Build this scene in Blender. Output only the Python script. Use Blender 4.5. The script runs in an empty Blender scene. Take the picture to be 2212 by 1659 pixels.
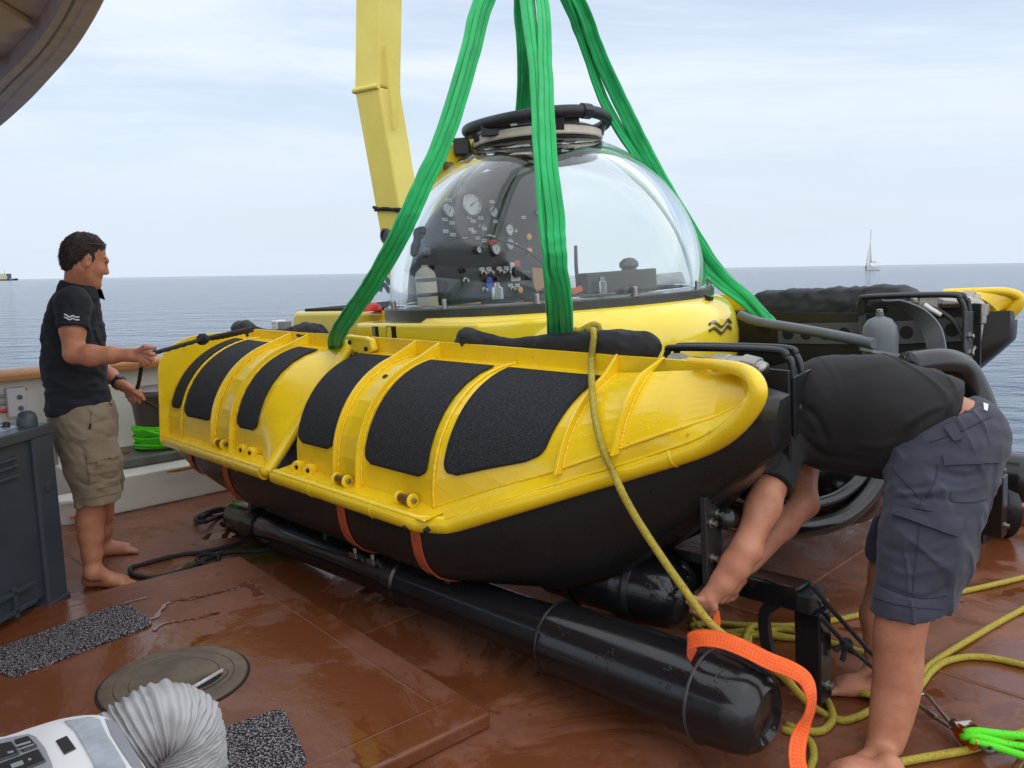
import bpy, bmesh, math, random
import numpy as np
from math import sin, cos, pi, radians, sqrt, atan
from mathutils import Vector, Matrix, noise
from mathutils.bvhtree import BVHTree

random.seed(7); RNG = np.random.default_rng(7)
SC = bpy.context.scene
COL = SC.collection

# ------------------------------------------------------------------ camera
FV = 1736.0; CXV, CYV = 1106.0, 829.5          # focal length and centre in photo units (2212 wide)
CAM = np.array([0.0, 0.0, 1.6])
_p = atan(244.5 / FV); _rho = radians(0.93)
_d = np.array([0, cos(_p), -sin(_p)]); _u0 = np.array([0, sin(_p), cos(_p)]); _r0 = np.array([1.0, 0, 0])
_r = _r0 * cos(_rho) - _u0 * sin(_rho); _u = _u0 * cos(_rho) + _r0 * sin(_rho)
cd = bpy.data.cameras.new('camera'); cam = bpy.data.objects.new('camera', cd); COL.objects.link(cam)
cd.sensor_width = 36; cd.lens = 36 * FV / 2212; cd.clip_start = 0.05; cd.clip_end = 30000
cam.matrix_world = Matrix(((_r[0], _u[0], -_d[0], CAM[0]), (_r[1], _u[1], -_d[1], CAM[1]), (_r[2], _u[2], -_d[2], CAM[2]), (0, 0, 0, 1)))
SC.camera = cam

# ------------------------------------------------------------------ world and sun
SUN_EL, SUN_AZ = radians(66), radians(-50)      # azimuth measured from +X towards +Y
w = bpy.data.worlds.new("World"); SC.world = w; w.use_nodes = True
nt = w.node_tree; N = nt.nodes; LK = nt.links
bg = N['Background']
sky = N.new('ShaderNodeTexSky'); sky.sky_type = 'NISHITA'; sky.sun_disc = False
sky.sun_elevation = SUN_EL; sky.sun_rotation = pi / 2 - SUN_AZ; sky.air_density = 1.0; sky.dust_density = 1.5; sky.ozone_density = 1.5
tc = N.new('ShaderNodeTexCoord'); sep = N.new('ShaderNodeSeparateXYZ'); LK.new(tc.outputs['Generated'], sep.inputs[0])
def wmath(op, a, b=None, clamp=False):
    n = N.new('ShaderNodeMath'); n.operation = op; n.use_clamp = clamp
    for i, v in enumerate((a, b)):
        if v is None: continue
        if isinstance(v, (int, float)): n.inputs[i].default_value = v
        else: LK.new(v, n.inputs[i])
    return n.outputs[0]
zz = wmath('ADD', wmath('MAXIMUM', sep.outputs['Z'], 0.0), 0.16)
cx = wmath('DIVIDE', sep.outputs['X'], zz); cy = wmath('DIVIDE', sep.outputs['Y'], zz)
cmb = N.new('ShaderNodeCombineXYZ'); LK.new(cx, cmb.inputs[0]); LK.new(cy, cmb.inputs[1])
mp = N.new('ShaderNodeMapping'); mp.inputs['Scale'].default_value = (0.62, 1.0, 1.0); mp.inputs['Location'].default_value = (3.3, 0.4, 0); LK.new(cmb.outputs[0], mp.inputs[0])
n1 = N.new('ShaderNodeTexNoise'); n1.inputs['Scale'].default_value = 0.75; n1.inputs['Detail'].default_value = 9; n1.inputs['Roughness'].default_value = 0.62; n1.inputs['Distortion'].default_value = 0.5
LK.new(mp.outputs[0], n1.inputs['Vector'])
rmp = N.new('ShaderNodeValToRGB'); rmp.color_ramp.elements[0].position = 0.38; rmp.color_ramp.elements[1].position = 0.62; rmp.color_ramp.interpolation = 'EASE'
LK.new(n1.outputs[0], rmp.inputs[0])
n2 = N.new('ShaderNodeTexNoise'); n2.inputs['Scale'].default_value = 2.2; n2.inputs['Detail'].default_value = 7; n2.inputs['Roughness'].default_value = 0.6
LK.new(mp.outputs[0], n2.inputs['Vector'])
# thin cloud cover: white veil over the clear sky, thicker where the noise is high
veil = wmath('ADD', wmath('MULTIPLY', rmp.outputs[0], 0.42), 0.48)
ccol = N.new('ShaderNodeMix'); ccol.data_type = 'RGBA'; LK.new(n2.outputs[0], ccol.inputs[0])
ccol.inputs[6].default_value = (4.5, 5.15, 6.0, 1); ccol.inputs[7].default_value = (5.9, 6.15, 6.5, 1)
mx = N.new('ShaderNodeMix'); mx.data_type = 'RGBA'; LK.new(veil, mx.inputs[0]); LK.new(sky.outputs[0], mx.inputs[6]); LK.new(ccol.outputs[2], mx.inputs[7])
# the air near the horizon: pale blue haze
hz = N.new('ShaderNodeMapRange'); hz.inputs[1].default_value = 0.0; hz.inputs[2].default_value = 0.30; hz.inputs[3].default_value = 0.95; hz.inputs[4].default_value = 0.0; hz.interpolation_type = 'SMOOTHSTEP'
LK.new(sep.outputs['Z'], hz.inputs[0])
mx2 = N.new('ShaderNodeMix'); mx2.data_type = 'RGBA'; LK.new(hz.outputs[0], mx2.inputs[0]); LK.new(mx.outputs[2], mx2.inputs[6]); mx2.inputs[7].default_value = (4.15, 4.7, 5.35, 1)
LK.new(mx2.outputs[2], bg.inputs['Color']); bg.inputs['Strength'].default_value = 0.125

sl = bpy.data.lights.new('sun', 'SUN'); sl.energy = 1.5; sl.angle = radians(140); sl.color = (1.0, 0.965, 0.91)
so = bpy.data.objects.new('sun', sl); COL.objects.link(so)
_sd = Vector((cos(SUN_EL) * cos(SUN_AZ), cos(SUN_EL) * sin(SUN_AZ), sin(SUN_EL)))
so.rotation_euler = _sd.to_track_quat('Z', 'Y').to_euler(); so.location = (0, 0, 30)

vs = SC.view_settings; vs.view_transform = 'Standard'; vs.look = 'None'; vs.exposure = 0.50; vs.gamma = 1.0; vs.use_curve_mapping = False
SC.render.engine = 'CYCLES'
cy_ = SC.cycles
cy_.use_denoising = True
try: cy_.denoiser = 'OPENIMAGEDENOISE'
except Exception: pass
cy_.max_bounces = 12; cy_.transmission_bounces = 10; cy_.transparent_max_bounces = 12; cy_.glossy_bounces = 4; cy_.diffuse_bounces = 3
cy_.caustics_refractive = True; cy_.caustics_reflective = False; cy_.blur_glossy = 0.5; cy_.sample_clamp_indirect = 4.0

# ------------------------------------------------------------------ photo pixel -> point helpers
def ray(x, y): return _d + _r * ((x - CXV) / FV) - _u * ((y - CYV) / FV)
def P(x, y, Y):
    v = ray(x, y); return CAM + v * (Y / v[1])
def Pz(x, y, z=0.0):
    v = ray(x, y); return CAM + v * ((z - 1.6) / v[2])
# the submersible's own axes: f forward, l to its far side, u up; slightly tilted
YAW, TILT = radians(-46), radians(3.0)
def _ry(v): return np.array([v[0] * cos(TILT) - v[2] * sin(TILT), v[1], v[0] * sin(TILT) + v[2] * cos(TILT)])
AF = _ry((cos(YAW), sin(YAW), 0)); AL = _ry((-sin(YAW), cos(YAW), 0)); AU = _ry((0, 0, 1)); SO = np.array([.78, 4.07, 0.])
def W(f, l, u): return SO + f * AF + l * AL + u * AU
def S(x, y, f=None, l=None, u=None):
    v = ray(x, y)
    for val, ax in ((f, AF), (l, AL), (u, AU)):
        if val is not None:
            t = (val - (CAM - SO) @ ax) / (v @ ax); q = CAM + v * t - SO
            return np.array([q @ AF, q @ AL, q @ AU])
def SW(x, y, **k): return W(*S(x, y, **k))
def pxy(X):                            # where points of an (n,3) array stand in the photo
    q = X - CAM; z = q @ _d; return np.stack([CXV + FV * (q @ _r) / z, CYV - FV * (q @ _u) / z], 1)
def creases(X, lines):                 # raised or sunk folds of cloth along drawn lines: (points, half width, height)
    p = pxy(X); out = np.zeros(len(X))
    for pts, wd, amp in lines:
        c = cr([(a, b) for a, b in pts], 6); best = np.full(len(X), 1e9); tt = np.zeros(len(X)); m = len(c) - 1
        for i in range(m):
            a, b = c[i], c[i + 1]; ab = b - a; t = np.clip(((p - a) @ ab) / max(ab @ ab, 1e-9), 0, 1); d = np.linalg.norm(p - a - t[:, None] * ab, axis=1)
            k = d < best; best[k] = d[k]; tt[k] = (i + t[k]) / m
        out += amp * np.exp(-(best / wd) ** 2) * np.sin(np.pi * np.clip(tt * .9 + .05, 0, 1)) ** .6
    return out
def A(*v): return np.array(v, float)
def nrm(v): v = np.asarray(v, float); return v / max(np.linalg.norm(v), 1e-9)
def lerp(a, b, t): return np.asarray(a, float) * (1 - t) + np.asarray(b, float) * t

# ------------------------------------------------------------------ materials
def mat(name, col, rough=.5, metal=0., var=0., vs=6., vcol=None, bump=0., bs=150., coat=0., rvar=0., rs=4., spec=.5,
        speck=None, spk_s=300., spk_t=.62, drops=0., stretch=None, bdist=.002, sheen=0.):
    m = bpy.data.materials.new(name); m.use_nodes = True
    t = m.node_tree; n = t.nodes; L = t.links; b = n['Principled BSDF']
    b.inputs['Base Color'].default_value = (*col, 1); b.inputs['Roughness'].default_value = rough; b.inputs['Metallic'].default_value = metal
    b.inputs['Specular IOR Level'].default_value = spec
    if coat: b.inputs['Coat Weight'].default_value = coat; b.inputs['Coat Roughness'].default_value = .08
    if sheen: b.inputs['Sheen Weight'].default_value = sheen
    tcn = n.new('ShaderNodeTexCoord'); vec = tcn.outputs['Object']
    if stretch:
        mpn = n.new('ShaderNodeMapping'); mpn.inputs['Scale'].default_value = stretch; L.new(vec, mpn.inputs[0]); vec = mpn.outputs[0]
    def nz(scale, det=5, ro=.6):
        q = n.new('ShaderNodeTexNoise'); q.inputs['Scale'].default_value = scale; q.inputs['Detail'].default_value = det; q.inputs['Roughness'].default_value = ro
        L.new(vec, q.inputs['Vector']); return q.outputs[0]
    colout = None
    if var or vcol:
        r = n.new('ShaderNodeMapRange'); r.inputs[1].default_value = .3; r.inputs[2].default_value = .7; L.new(nz(vs), r.inputs[0])
        mxn = n.new('ShaderNodeMix'); mxn.data_type = 'RGBA'; L.new(r.outputs[0], mxn.inputs[0])
        v2 = vcol or tuple(c * (1 - var) for c in col)
        mxn.inputs[6].default_value = (*v2, 1); mxn.inputs[7].default_value = (*(tuple(min(1, c * (1 + var * .6)) for c in col)), 1)
        colout = mxn.outputs[2]
    if speck:
        r = n.new('ShaderNodeMapRange'); r.inputs[1].default_value = spk_t; r.inputs[2].default_value = spk_t + .04; L.new(nz(spk_s, 2, .5), r.inputs[0])
        mxn = n.new('ShaderNodeMix'); mxn.data_type = 'RGBA'; L.new(r.outputs[0], mxn.inputs[0])
        if colout: L.new(colout, mxn.inputs[6])
        else: mxn.inputs[6].default_value = (*col, 1)
        mxn.inputs[7].default_value = (*speck, 1); colout = mxn.outputs[2]
    if colout: L.new(colout, b.inputs['Base Color'])
    if rvar:
        r = n.new('ShaderNodeMapRange'); r.inputs[1].default_value = .3; r.inputs[2].default_value = .7
        r.inputs[3].default_value = max(.02, rough - rvar); r.inputs[4].default_value = min(1, rough + rvar); L.new(nz(rs), r.inputs[0]); L.new(r.outputs[0], b.inputs['Roughness'])
    nrmo = None
    if bump:
        bn = n.new('ShaderNodeBump'); bn.inputs['Strength'].default_value = bump; bn.inputs['Distance'].default_value = bdist; L.new(nz(bs, 4), bn.inputs['Height']); nrmo = bn.outputs[0]
    if drops:
        vo = n.new('ShaderNodeTexVoronoi'); vo.inputs['Scale'].default_value = 75; L.new(vec, vo.inputs['Vector'])
        r = n.new('ShaderNodeMapRange'); r.inputs[1].default_value = .10; r.inputs[2].default_value = .30; r.inputs[3].default_value = 1; r.inputs[4].default_value = 0; L.new(vo.outputs['Distance'], r.inputs[0])
        g = n.new('ShaderNodeMapRange'); g.inputs[1].default_value = .52; g.inputs[2].default_value = .62; L.new(nz(9, 3), g.inputs[0])
        mu = n.new('ShaderNodeMath'); mu.operation = 'MULTIPLY'; L.new(r.outputs[0], mu.inputs[0]); L.new(g.outputs[0], mu.inputs[1])
        bn = n.new('ShaderNodeBump'); bn.inputs['Strength'].default_value = drops; bn.inputs['Distance'].default_value = .002; L.new(mu.outputs[0], bn.inputs['Height'])
        if nrmo: L.new(nrmo, bn.inputs['Normal'])
        nrmo = bn.outputs[0]
    if nrmo: L.new(nrmo, b.inputs['Normal'])
    return m

YEL = mat('yellow_paint', (.88, .62, .012), .24, var=.08, vs=3, vcol=(.82, .54, .010), bump=.16, bs=45, drops=.5, coat=.3, rvar=.08, rs=7, speck=(.55, .36, .03), spk_s=34, spk_t=.735)
YELF = mat('yellow_gelcoat', (.88, .66, .03), .15, var=.06, vs=2, coat=.6, drops=.25, bump=.03, bs=8)
YELC = mat('crane_yellow', (.80, .67, .14), .45, var=.08, vs=3, vcol=(.75, .61, .11), bump=.08, bs=40, rvar=.1)
BLK = mat('black_hull', (.010, .010, .010), .30, var=.5, vs=3, vcol=(.014, .013, .011), bump=.06, bs=25, rvar=.10, drops=.2, spec=.4)
BLKG = mat('wet_black_metal', (.010, .010, .011), .17, bump=.05, bs=30, drops=.5, rvar=.07)
BLKM = mat('black_metal', (.016, .017, .018), .36, bump=.05, bs=80, rvar=.1)
DGREY = mat('dark_grey_metal', (.050, .053, .052), .42, var=.25, vs=15, bump=.1, bs=90)
RINGM = mat('ring_anodised', (.045, .047, .042), .38, var=.25, vs=9, bump=.05, bs=90, drops=.4, speck=(.015, .015, .014), spk_s=160, spk_t=.68)
RUB = mat('black_rubber', (.018, .019, .021), .5, bump=.08, bs=60, rvar=.1)
PADM = mat('grip_tape', (.018, .020, .024), .85, var=.25, vs=60, bump=1.0, bs=260, speck=(.055, .058, .064), spk_s=230, spk_t=.55, bdist=.005, spec=.3)
CANV = mat('black_canvas', (.017, .018, .020), .75, var=.3, vs=9, bump=.5, bs=330, sheen=.05, bdist=.002)
GRN = mat('green_sling', (.008, .45, .115), .75, var=.22, vs=9, bump=.5, bs=260, sheen=.2, stretch=(1, 1, .25))
GRND = mat('green_stitching', (.004, .17, .05), .8)
STEEL = mat('stainless_steel', (.34, .325, .295), .34, 1.0, var=.12, vs=30, rvar=.08)
BRONZE = mat('bronze_roller', (.19, .085, .035), .42, .55, var=.3, vs=50)
WHITE = mat('white_paint', (.70, .68, .63), .38, var=.06, vs=3, bump=.10, bs=9, rvar=.1)
RUST = mat('rust_stain', (.22, .09, .03), .8, var=.4, vs=30)
CREAM = mat('cream_seal', (.70, .62, .50), .45, var=.1, vs=14)
ORG = mat('orange_webbing', (.95, .13, .008), .62, var=.14, vs=30, bump=.6, bs=240, sheen=.2)
ORGD = mat('weathered_orange_strap', (.45, .085, .028), .65, var=.3, vs=25)
ROPEY = mat('yellow_rope_fibre', (.42, .33, .035), .8, var=.25, vs=90, speck=(.03, .03, .02), spk_s=260, spk_t=.62, bump=.8, bs=350)
ROPEB = mat('black_rope_fibre', (.012, .012, .014), .72, bump=.8, bs=300, speck=(.10, .10, .10), spk_s=300, spk_t=.70)
ROPEG = mat('lime_rope_fibre', (.10, .75, .01), .65, speck=(.01, .05, .01), spk_s=170, spk_t=.66, bump=.7, bs=300)
MATM = mat('speckled_mat', (.020, .018, .024), .95, speck=(.36, .33, .34), spk_s=150, spk_t=.53, bump=1.0, bs=150, bdist=.008, spec=.2)
SKIN = mat('tanned_skin', (.46, .205, .118), .46, var=.24, vs=14, vcol=(.38, .148, .082), bump=.12, bs=160, spec=.35)
SKIN2 = mat('pale_skin', (.48, .222, .135), .48, var=.22, vs=11, vcol=(.41, .160, .092), bump=.12, bs=150, spec=.35, speck=(.30, .12, .075), spk_s=120, spk_t=.68)
HAIR = mat('dark_hair', (.034, .023, .017), .6, var=.5, vs=120, bump=1.0, bs=220, bdist=.006)
NAVY = mat('navy_cotton', (.0065, .0085, .0155), .85, var=.2, vs=5, bump=.4, bs=380, sheen=.04)
BLKT = mat('faded_black_cotton', (.0115, .0103, .0103), .9, var=.25, vs=4, bump=.4, bs=380, sheen=.03)
KHAKI = mat('khaki_cotton', (.22, .165, .108), .85, var=.14, vs=7, bump=.5, bs=260, sheen=.1)
SLATE = mat('slate_blue_cotton', (.036, .039, .060), .85, var=.2, vs=5, bump=.5, bs=260, sheen=.12)
SLATED = mat('slate_seam', (.030, .033, .052), .9)
KHAKID = mat('khaki_seam', (.13, .095, .06), .9)
BINM = mat('bin_plastic', (.040, .052, .066), .45, var=.12, vs=6, bump=.06, bs=60, rvar=.08)
BINLID = mat('lid_plastic', (.26, .28, .36), .35, var=.2, vs=5, bump=.05, bs=30)
WOOD = mat('varnished_wood', (.40, .165, .042), .36, var=.3, vs=6, stretch=(6, 6, 40), bump=.1, bs=12, coat=.2)
IRON = mat('bollard_paint', (.055, .052, .046), .4, var=.3, vs=6, vcol=(.10, .055, .035), bump=.15, bs=40, rvar=.12)
IRONG = mat('bollard_base_paint', (.10, .115, .098), .5, var=.35, vs=8, vcol=(.075, .070, .05), bump=.15, bs=50, rvar=.15)
ACW = mat('white_plastic', (.74, .74, .74), .32, var=.05, vs=5)
ACG = mat('grey_plastic', (.24, .25, .27), .42, var=.06, vs=9)
ACT = mat('silver_tape', (.42, .46, .50), .34, var=.2, vs=25, bump=.5, bs=40, metal=.25)
ACD = mat('dark_display', (.025, .026, .028), .18)
HOSE = mat('grey_hose_vinyl', (.36, .36, .365), .46, var=.10, vs=9, bump=.35, bs=30)
COVER = mat('hatch_steel', (.150, .115, .078), .5, .2, var=.35, vs=7, vcol=(.085, .064, .044), bump=.5, bs=24, rvar=.15)
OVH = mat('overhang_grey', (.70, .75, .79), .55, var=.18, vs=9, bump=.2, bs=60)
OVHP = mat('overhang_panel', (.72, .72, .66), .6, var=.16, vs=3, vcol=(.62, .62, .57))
GAUGE = mat('gauge_face', (.70, .71, .72), .4)
LAB = mat('label_white', (.68, .68, .69), .5)
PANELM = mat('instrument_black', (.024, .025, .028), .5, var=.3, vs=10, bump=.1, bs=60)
REDM = mat('red_plastic', (.65, .025, .025), .35)
BLUEM = mat('blue_tag', (.02, .09, .55), .4)
AMB = mat('amber_button', (.75, .42, .04), .3)
CARD = mat('cardboard', (.46, .24, .10), .8)
BOTW = mat('cream_cylinder', (.66, .63, .52), .4)
GREY = mat('grey_composite', (.12, .135, .145), .42, var=.12, vs=9)
HOLEP = mat('perforated_grey_plate', (.085, .090, .098), .42, var=.2, vs=8, speck=(.20, .2, .2), spk_s=130, spk_t=.69)
SAIL = mat('sailcloth', (.78, .77, .75), .7)
HULLW = mat('boat_white', (.75, .74, .72), .4)
SHIPH = mat('ship_hull_dark', (.09, .10, .13), .6)
SHIPS = mat('ship_superstructure', (.60, .53, .38), .6)
LOGOM = mat('logo_metal', (.25, .25, .24), .25, .8)
LOGOG = mat('logo_grey', (.12, .15, .19), .5)
RIM = mat('dark_hole', (.006, .006, .006), .8)
ORGB = mat('anodised_orange', (.65, .14, .02), .25, .8)

# acrylic of the viewing dome
GLASS = bpy.data.materials.new('acrylic'); GLASS.use_nodes = True
_n = GLASS.node_tree.nodes; _n.clear()
_g = _n.new('ShaderNodeBsdfGlass'); _g.inputs['IOR'].default_value = 1.46; _g.inputs['Roughness'].default_value = 0.0; _g.inputs['Color'].default_value = (.975, .99, .985, 1)
_o = _n.new('ShaderNodeOutputMaterial'); GLASS.node_tree.links.new(_g.outputs[0], _o.inputs[0])
# the air in the dome carries no colour; small glass bottles share a thinner glass
CLEAR = mat('clear_plastic', (.80, .86, .88), .1); CLEAR.node_tree.nodes['Principled BSDF'].inputs['Transmission Weight'].default_value = .85

# ------------------------------------------------------------------ mesh helpers
class G:
    def __init__(s): s.v = []; s.f = []; s.n = 0
    def add(s, v, f):
        v = np.asarray(v, float).reshape(-1, 3); s.v.append(v); o = s.n
        s.f.extend(tuple(int(i) + o for i in q) for q in f); s.n += len(v); return s
    def box(s, c, a, b, d):            # centre and three half-axes
        c, a, b, d = (np.asarray(q, float) for q in (c, a, b, d))
        v = [c + i * a + j * b + k * d for i in (-1, 1) for j in (-1, 1) for k in (-1, 1)]
        return s.add(v, [(0, 1, 3, 2), (4, 6, 7, 5), (0, 4, 5, 1), (2, 3, 7, 6), (0, 2, 6, 4), (1, 5, 7, 3)])
    def plate(s, poly, th):            # polygon pushed along a vector
        p = np.asarray(poly, float); n = len(p); th = np.asarray(th, float)
        f = [tuple(range(n))[::-1], tuple(range(n, 2 * n))] + [(i, (i + 1) % n, n + (i + 1) % n, n + i) for i in range(n)]
        return s.add(np.vstack([p, p + th]), f)
    def grid(s, M, cu=False, cv=False):
        M = np.asarray(M, float); a, b = M.shape[:2]; f = []
        for i in range(a if cu else a - 1):
            for j in range(b if cv else b - 1):
                i2, j2 = (i + 1) % a, (j + 1) % b
                f.append((i * b + j, i2 * b + j, i2 * b + j2, i * b + j2))
        return s.add(M.reshape(-1, 3), f)
    def tube(s, pts, r, n=10, closed=False, caps=True, lobes=0, lob=.12, pitch=1.0):
        pts = np.asarray(pts, float); m = len(pts)
        rr = np.full(m, r) if np.isscalar(r) else np.asarray(r, float)
        T = np.roll(pts, -1, 0) - np.roll(pts, 1, 0) if closed else np.gradient(pts, axis=0)
        T /= np.maximum(np.linalg.norm(T, axis=1, keepdims=True), 1e-9)
        up = A(0, 0, 1) if abs(T[0][2]) < .9 else A(1, 0, 0)
        nv = nrm(np.cross(T[0], up)); ss = 0; rings = []
        for i in range(m):
            nv = nrm(nv - T[i] * (nv @ T[i])); bv = np.cross(T[i], nv)
            if i: ss += np.linalg.norm(pts[i] - pts[i - 1])
            ph = np.arange(n) * 2 * pi / n
            rad = rr[i] * (1 + lob * np.cos(lobes * ph - ss * pitch)) if lobes else np.full(n, rr[i])
            rings.append(pts[i] + (np.cos(ph) * rad)[:, None] * nv + (np.sin(ph) * rad)[:, None] * bv)
        b0 = s.n; s.grid(np.array(rings), closed, True)
        if caps and not closed:
            s.f.append(tuple(b0 + j for j in range(n))[::-1]); s.f.append(tuple(b0 + (m - 1) * n + j for j in range(n)))
        return s
    def cyl(s, a, b, r0, r1=None, n=20): return s.tube([a, b], [r0, r0 if r1 is None else r1], n)
    def lathe(s, c, ax, prof, n=32, e1=None, caps=True):   # prof: list of (radius, height)
        ax = nrm(ax); c = np.asarray(c, float)
        e1 = nrm(np.cross(ax, A(0, 1, 0) if abs(ax[1]) < .9 else A(1, 0, 0))) if e1 is None else nrm(e1); e2 = np.cross(ax, e1)
        ph = np.arange(n) * 2 * pi / n
        M = [[c + ax * h + e1 * r * cos(p) + e2 * r * sin(p) for p in ph] for r, h in prof]
        b0 = s.n; s.grid(np.array(M), False, True); m = len(prof)
        if caps:
            s.f.append(tuple(b0 + j for j in range(n))[::-1]); s.f.append(tuple(b0 + (m - 1) * n + j for j in range(n)))
        return s
    def sweep(s, pts, prof, wdir, caps=True, closed=False):  # prof(i,t)-> list of (a,b); a along width, b along normal
        pts = np.asarray(pts, float); m = len(pts); T = np.gradient(pts, axis=0); rings = []
        for i in range(m):
            t = nrm(T[i]); wd = np.asarray(wdir(i / (m - 1)) if callable(wdir) else wdir, float)
            wv = nrm(wd - t * (wd @ t)); nv = np.cross(t, wv); pr = prof(i / (m - 1)) if callable(prof) else prof
            rings.append([pts[i] + wv * a + nv * b for a, b in pr])
        k = len(rings[0]); b0 = s.n; s.grid(np.array(rings), False, True)
        if caps: s.f.append(tuple(b0 + j for j in range(k))[::-1]); s.f.append(tuple(b0 + (m - 1) * k + j for j in range(k)))
        return s

def cr(pts, n=8, closed=False):        # Catmull-Rom curve through points
    p = np.asarray(pts, float); m = len(p); out = []
    g = (lambda i: p[i % m]) if closed else (lambda i: p[min(max(i, 0), m - 1)])
    for i in range(m if closed else m - 1):
        a, b, c, d = g(i - 1), g(i), g(i + 1), g(i + 2)
        for k in range(n):
            t = k / n; out.append(.5 * (2 * b + (c - a) * t + (2 * a - 5 * b + 4 * c - d) * t * t + (3 * b - a - 3 * c + d) * t ** 3))
    if not closed: out.append(p[-1])
    return np.array(out)

def build(name, g, m, parent=None, smooth=None, bevel=0, label=None, cat=None, group=None, kind=None, loc=None, bseg=2):
    if isinstance(g, tuple): v, f = g
    else: v = np.vstack(g.v); f = g.f
    v = np.asarray(v, float)
    o_ = np.zeros(3)
    if parent is None:
        o_ = np.asarray(loc, float) if loc is not None else np.array([(v[:, 0].min() + v[:, 0].max()) / 2, (v[:, 1].min() + v[:, 1].max()) / 2, v[:, 2].min()])
        if kind == 'structure': o_ = np.zeros(3)
    me = bpy.data.meshes.new(name); me.from_pydata((v - o_).tolist(), [], f); me.update()
    if len(f) < 60000:
        bm = bmesh.new(); bm.from_mesh(me); bmesh.ops.recalc_face_normals(bm, faces=bm.faces); bm.to_mesh(me); bm.free()
    if smooth:
        me.polygons.foreach_set('use_smooth', [True] * len(me.polygons))
        if smooth < 179: me.set_sharp_from_angle(angle=radians(smooth))
    ob = bpy.data.objects.new(name, me); COL.objects.link(ob); ob.location = o_
    for q in (m if isinstance(m, (list, tuple)) else [m]): me.materials.append(q)
    if parent is not None:
        ob.parent = parent
        q = parent
        tot = Vector((0, 0, 0))
        while q is not None: tot += q.location; q = q.parent
        ob.location = -tot
    if bevel:
        b = ob.modifiers.new('bevel', 'BEVEL'); b.width = bevel; b.segments = bseg; b.limit_method = 'ANGLE'; b.angle_limit = radians(40)
    for k_, v_ in (('label', label), ('category', cat), ('group', group), ('kind', kind)):
        if v_: ob[k_] = v_
    return ob
def thing(name, label, cat, loc, group=None):
    o = bpy.data.objects.new(name, None); COL.objects.link(o); o.location = loc; o.empty_display_size = .1
    o['label'] = label; o['category'] = cat
    if group: o['group'] = group
    return o

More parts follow.
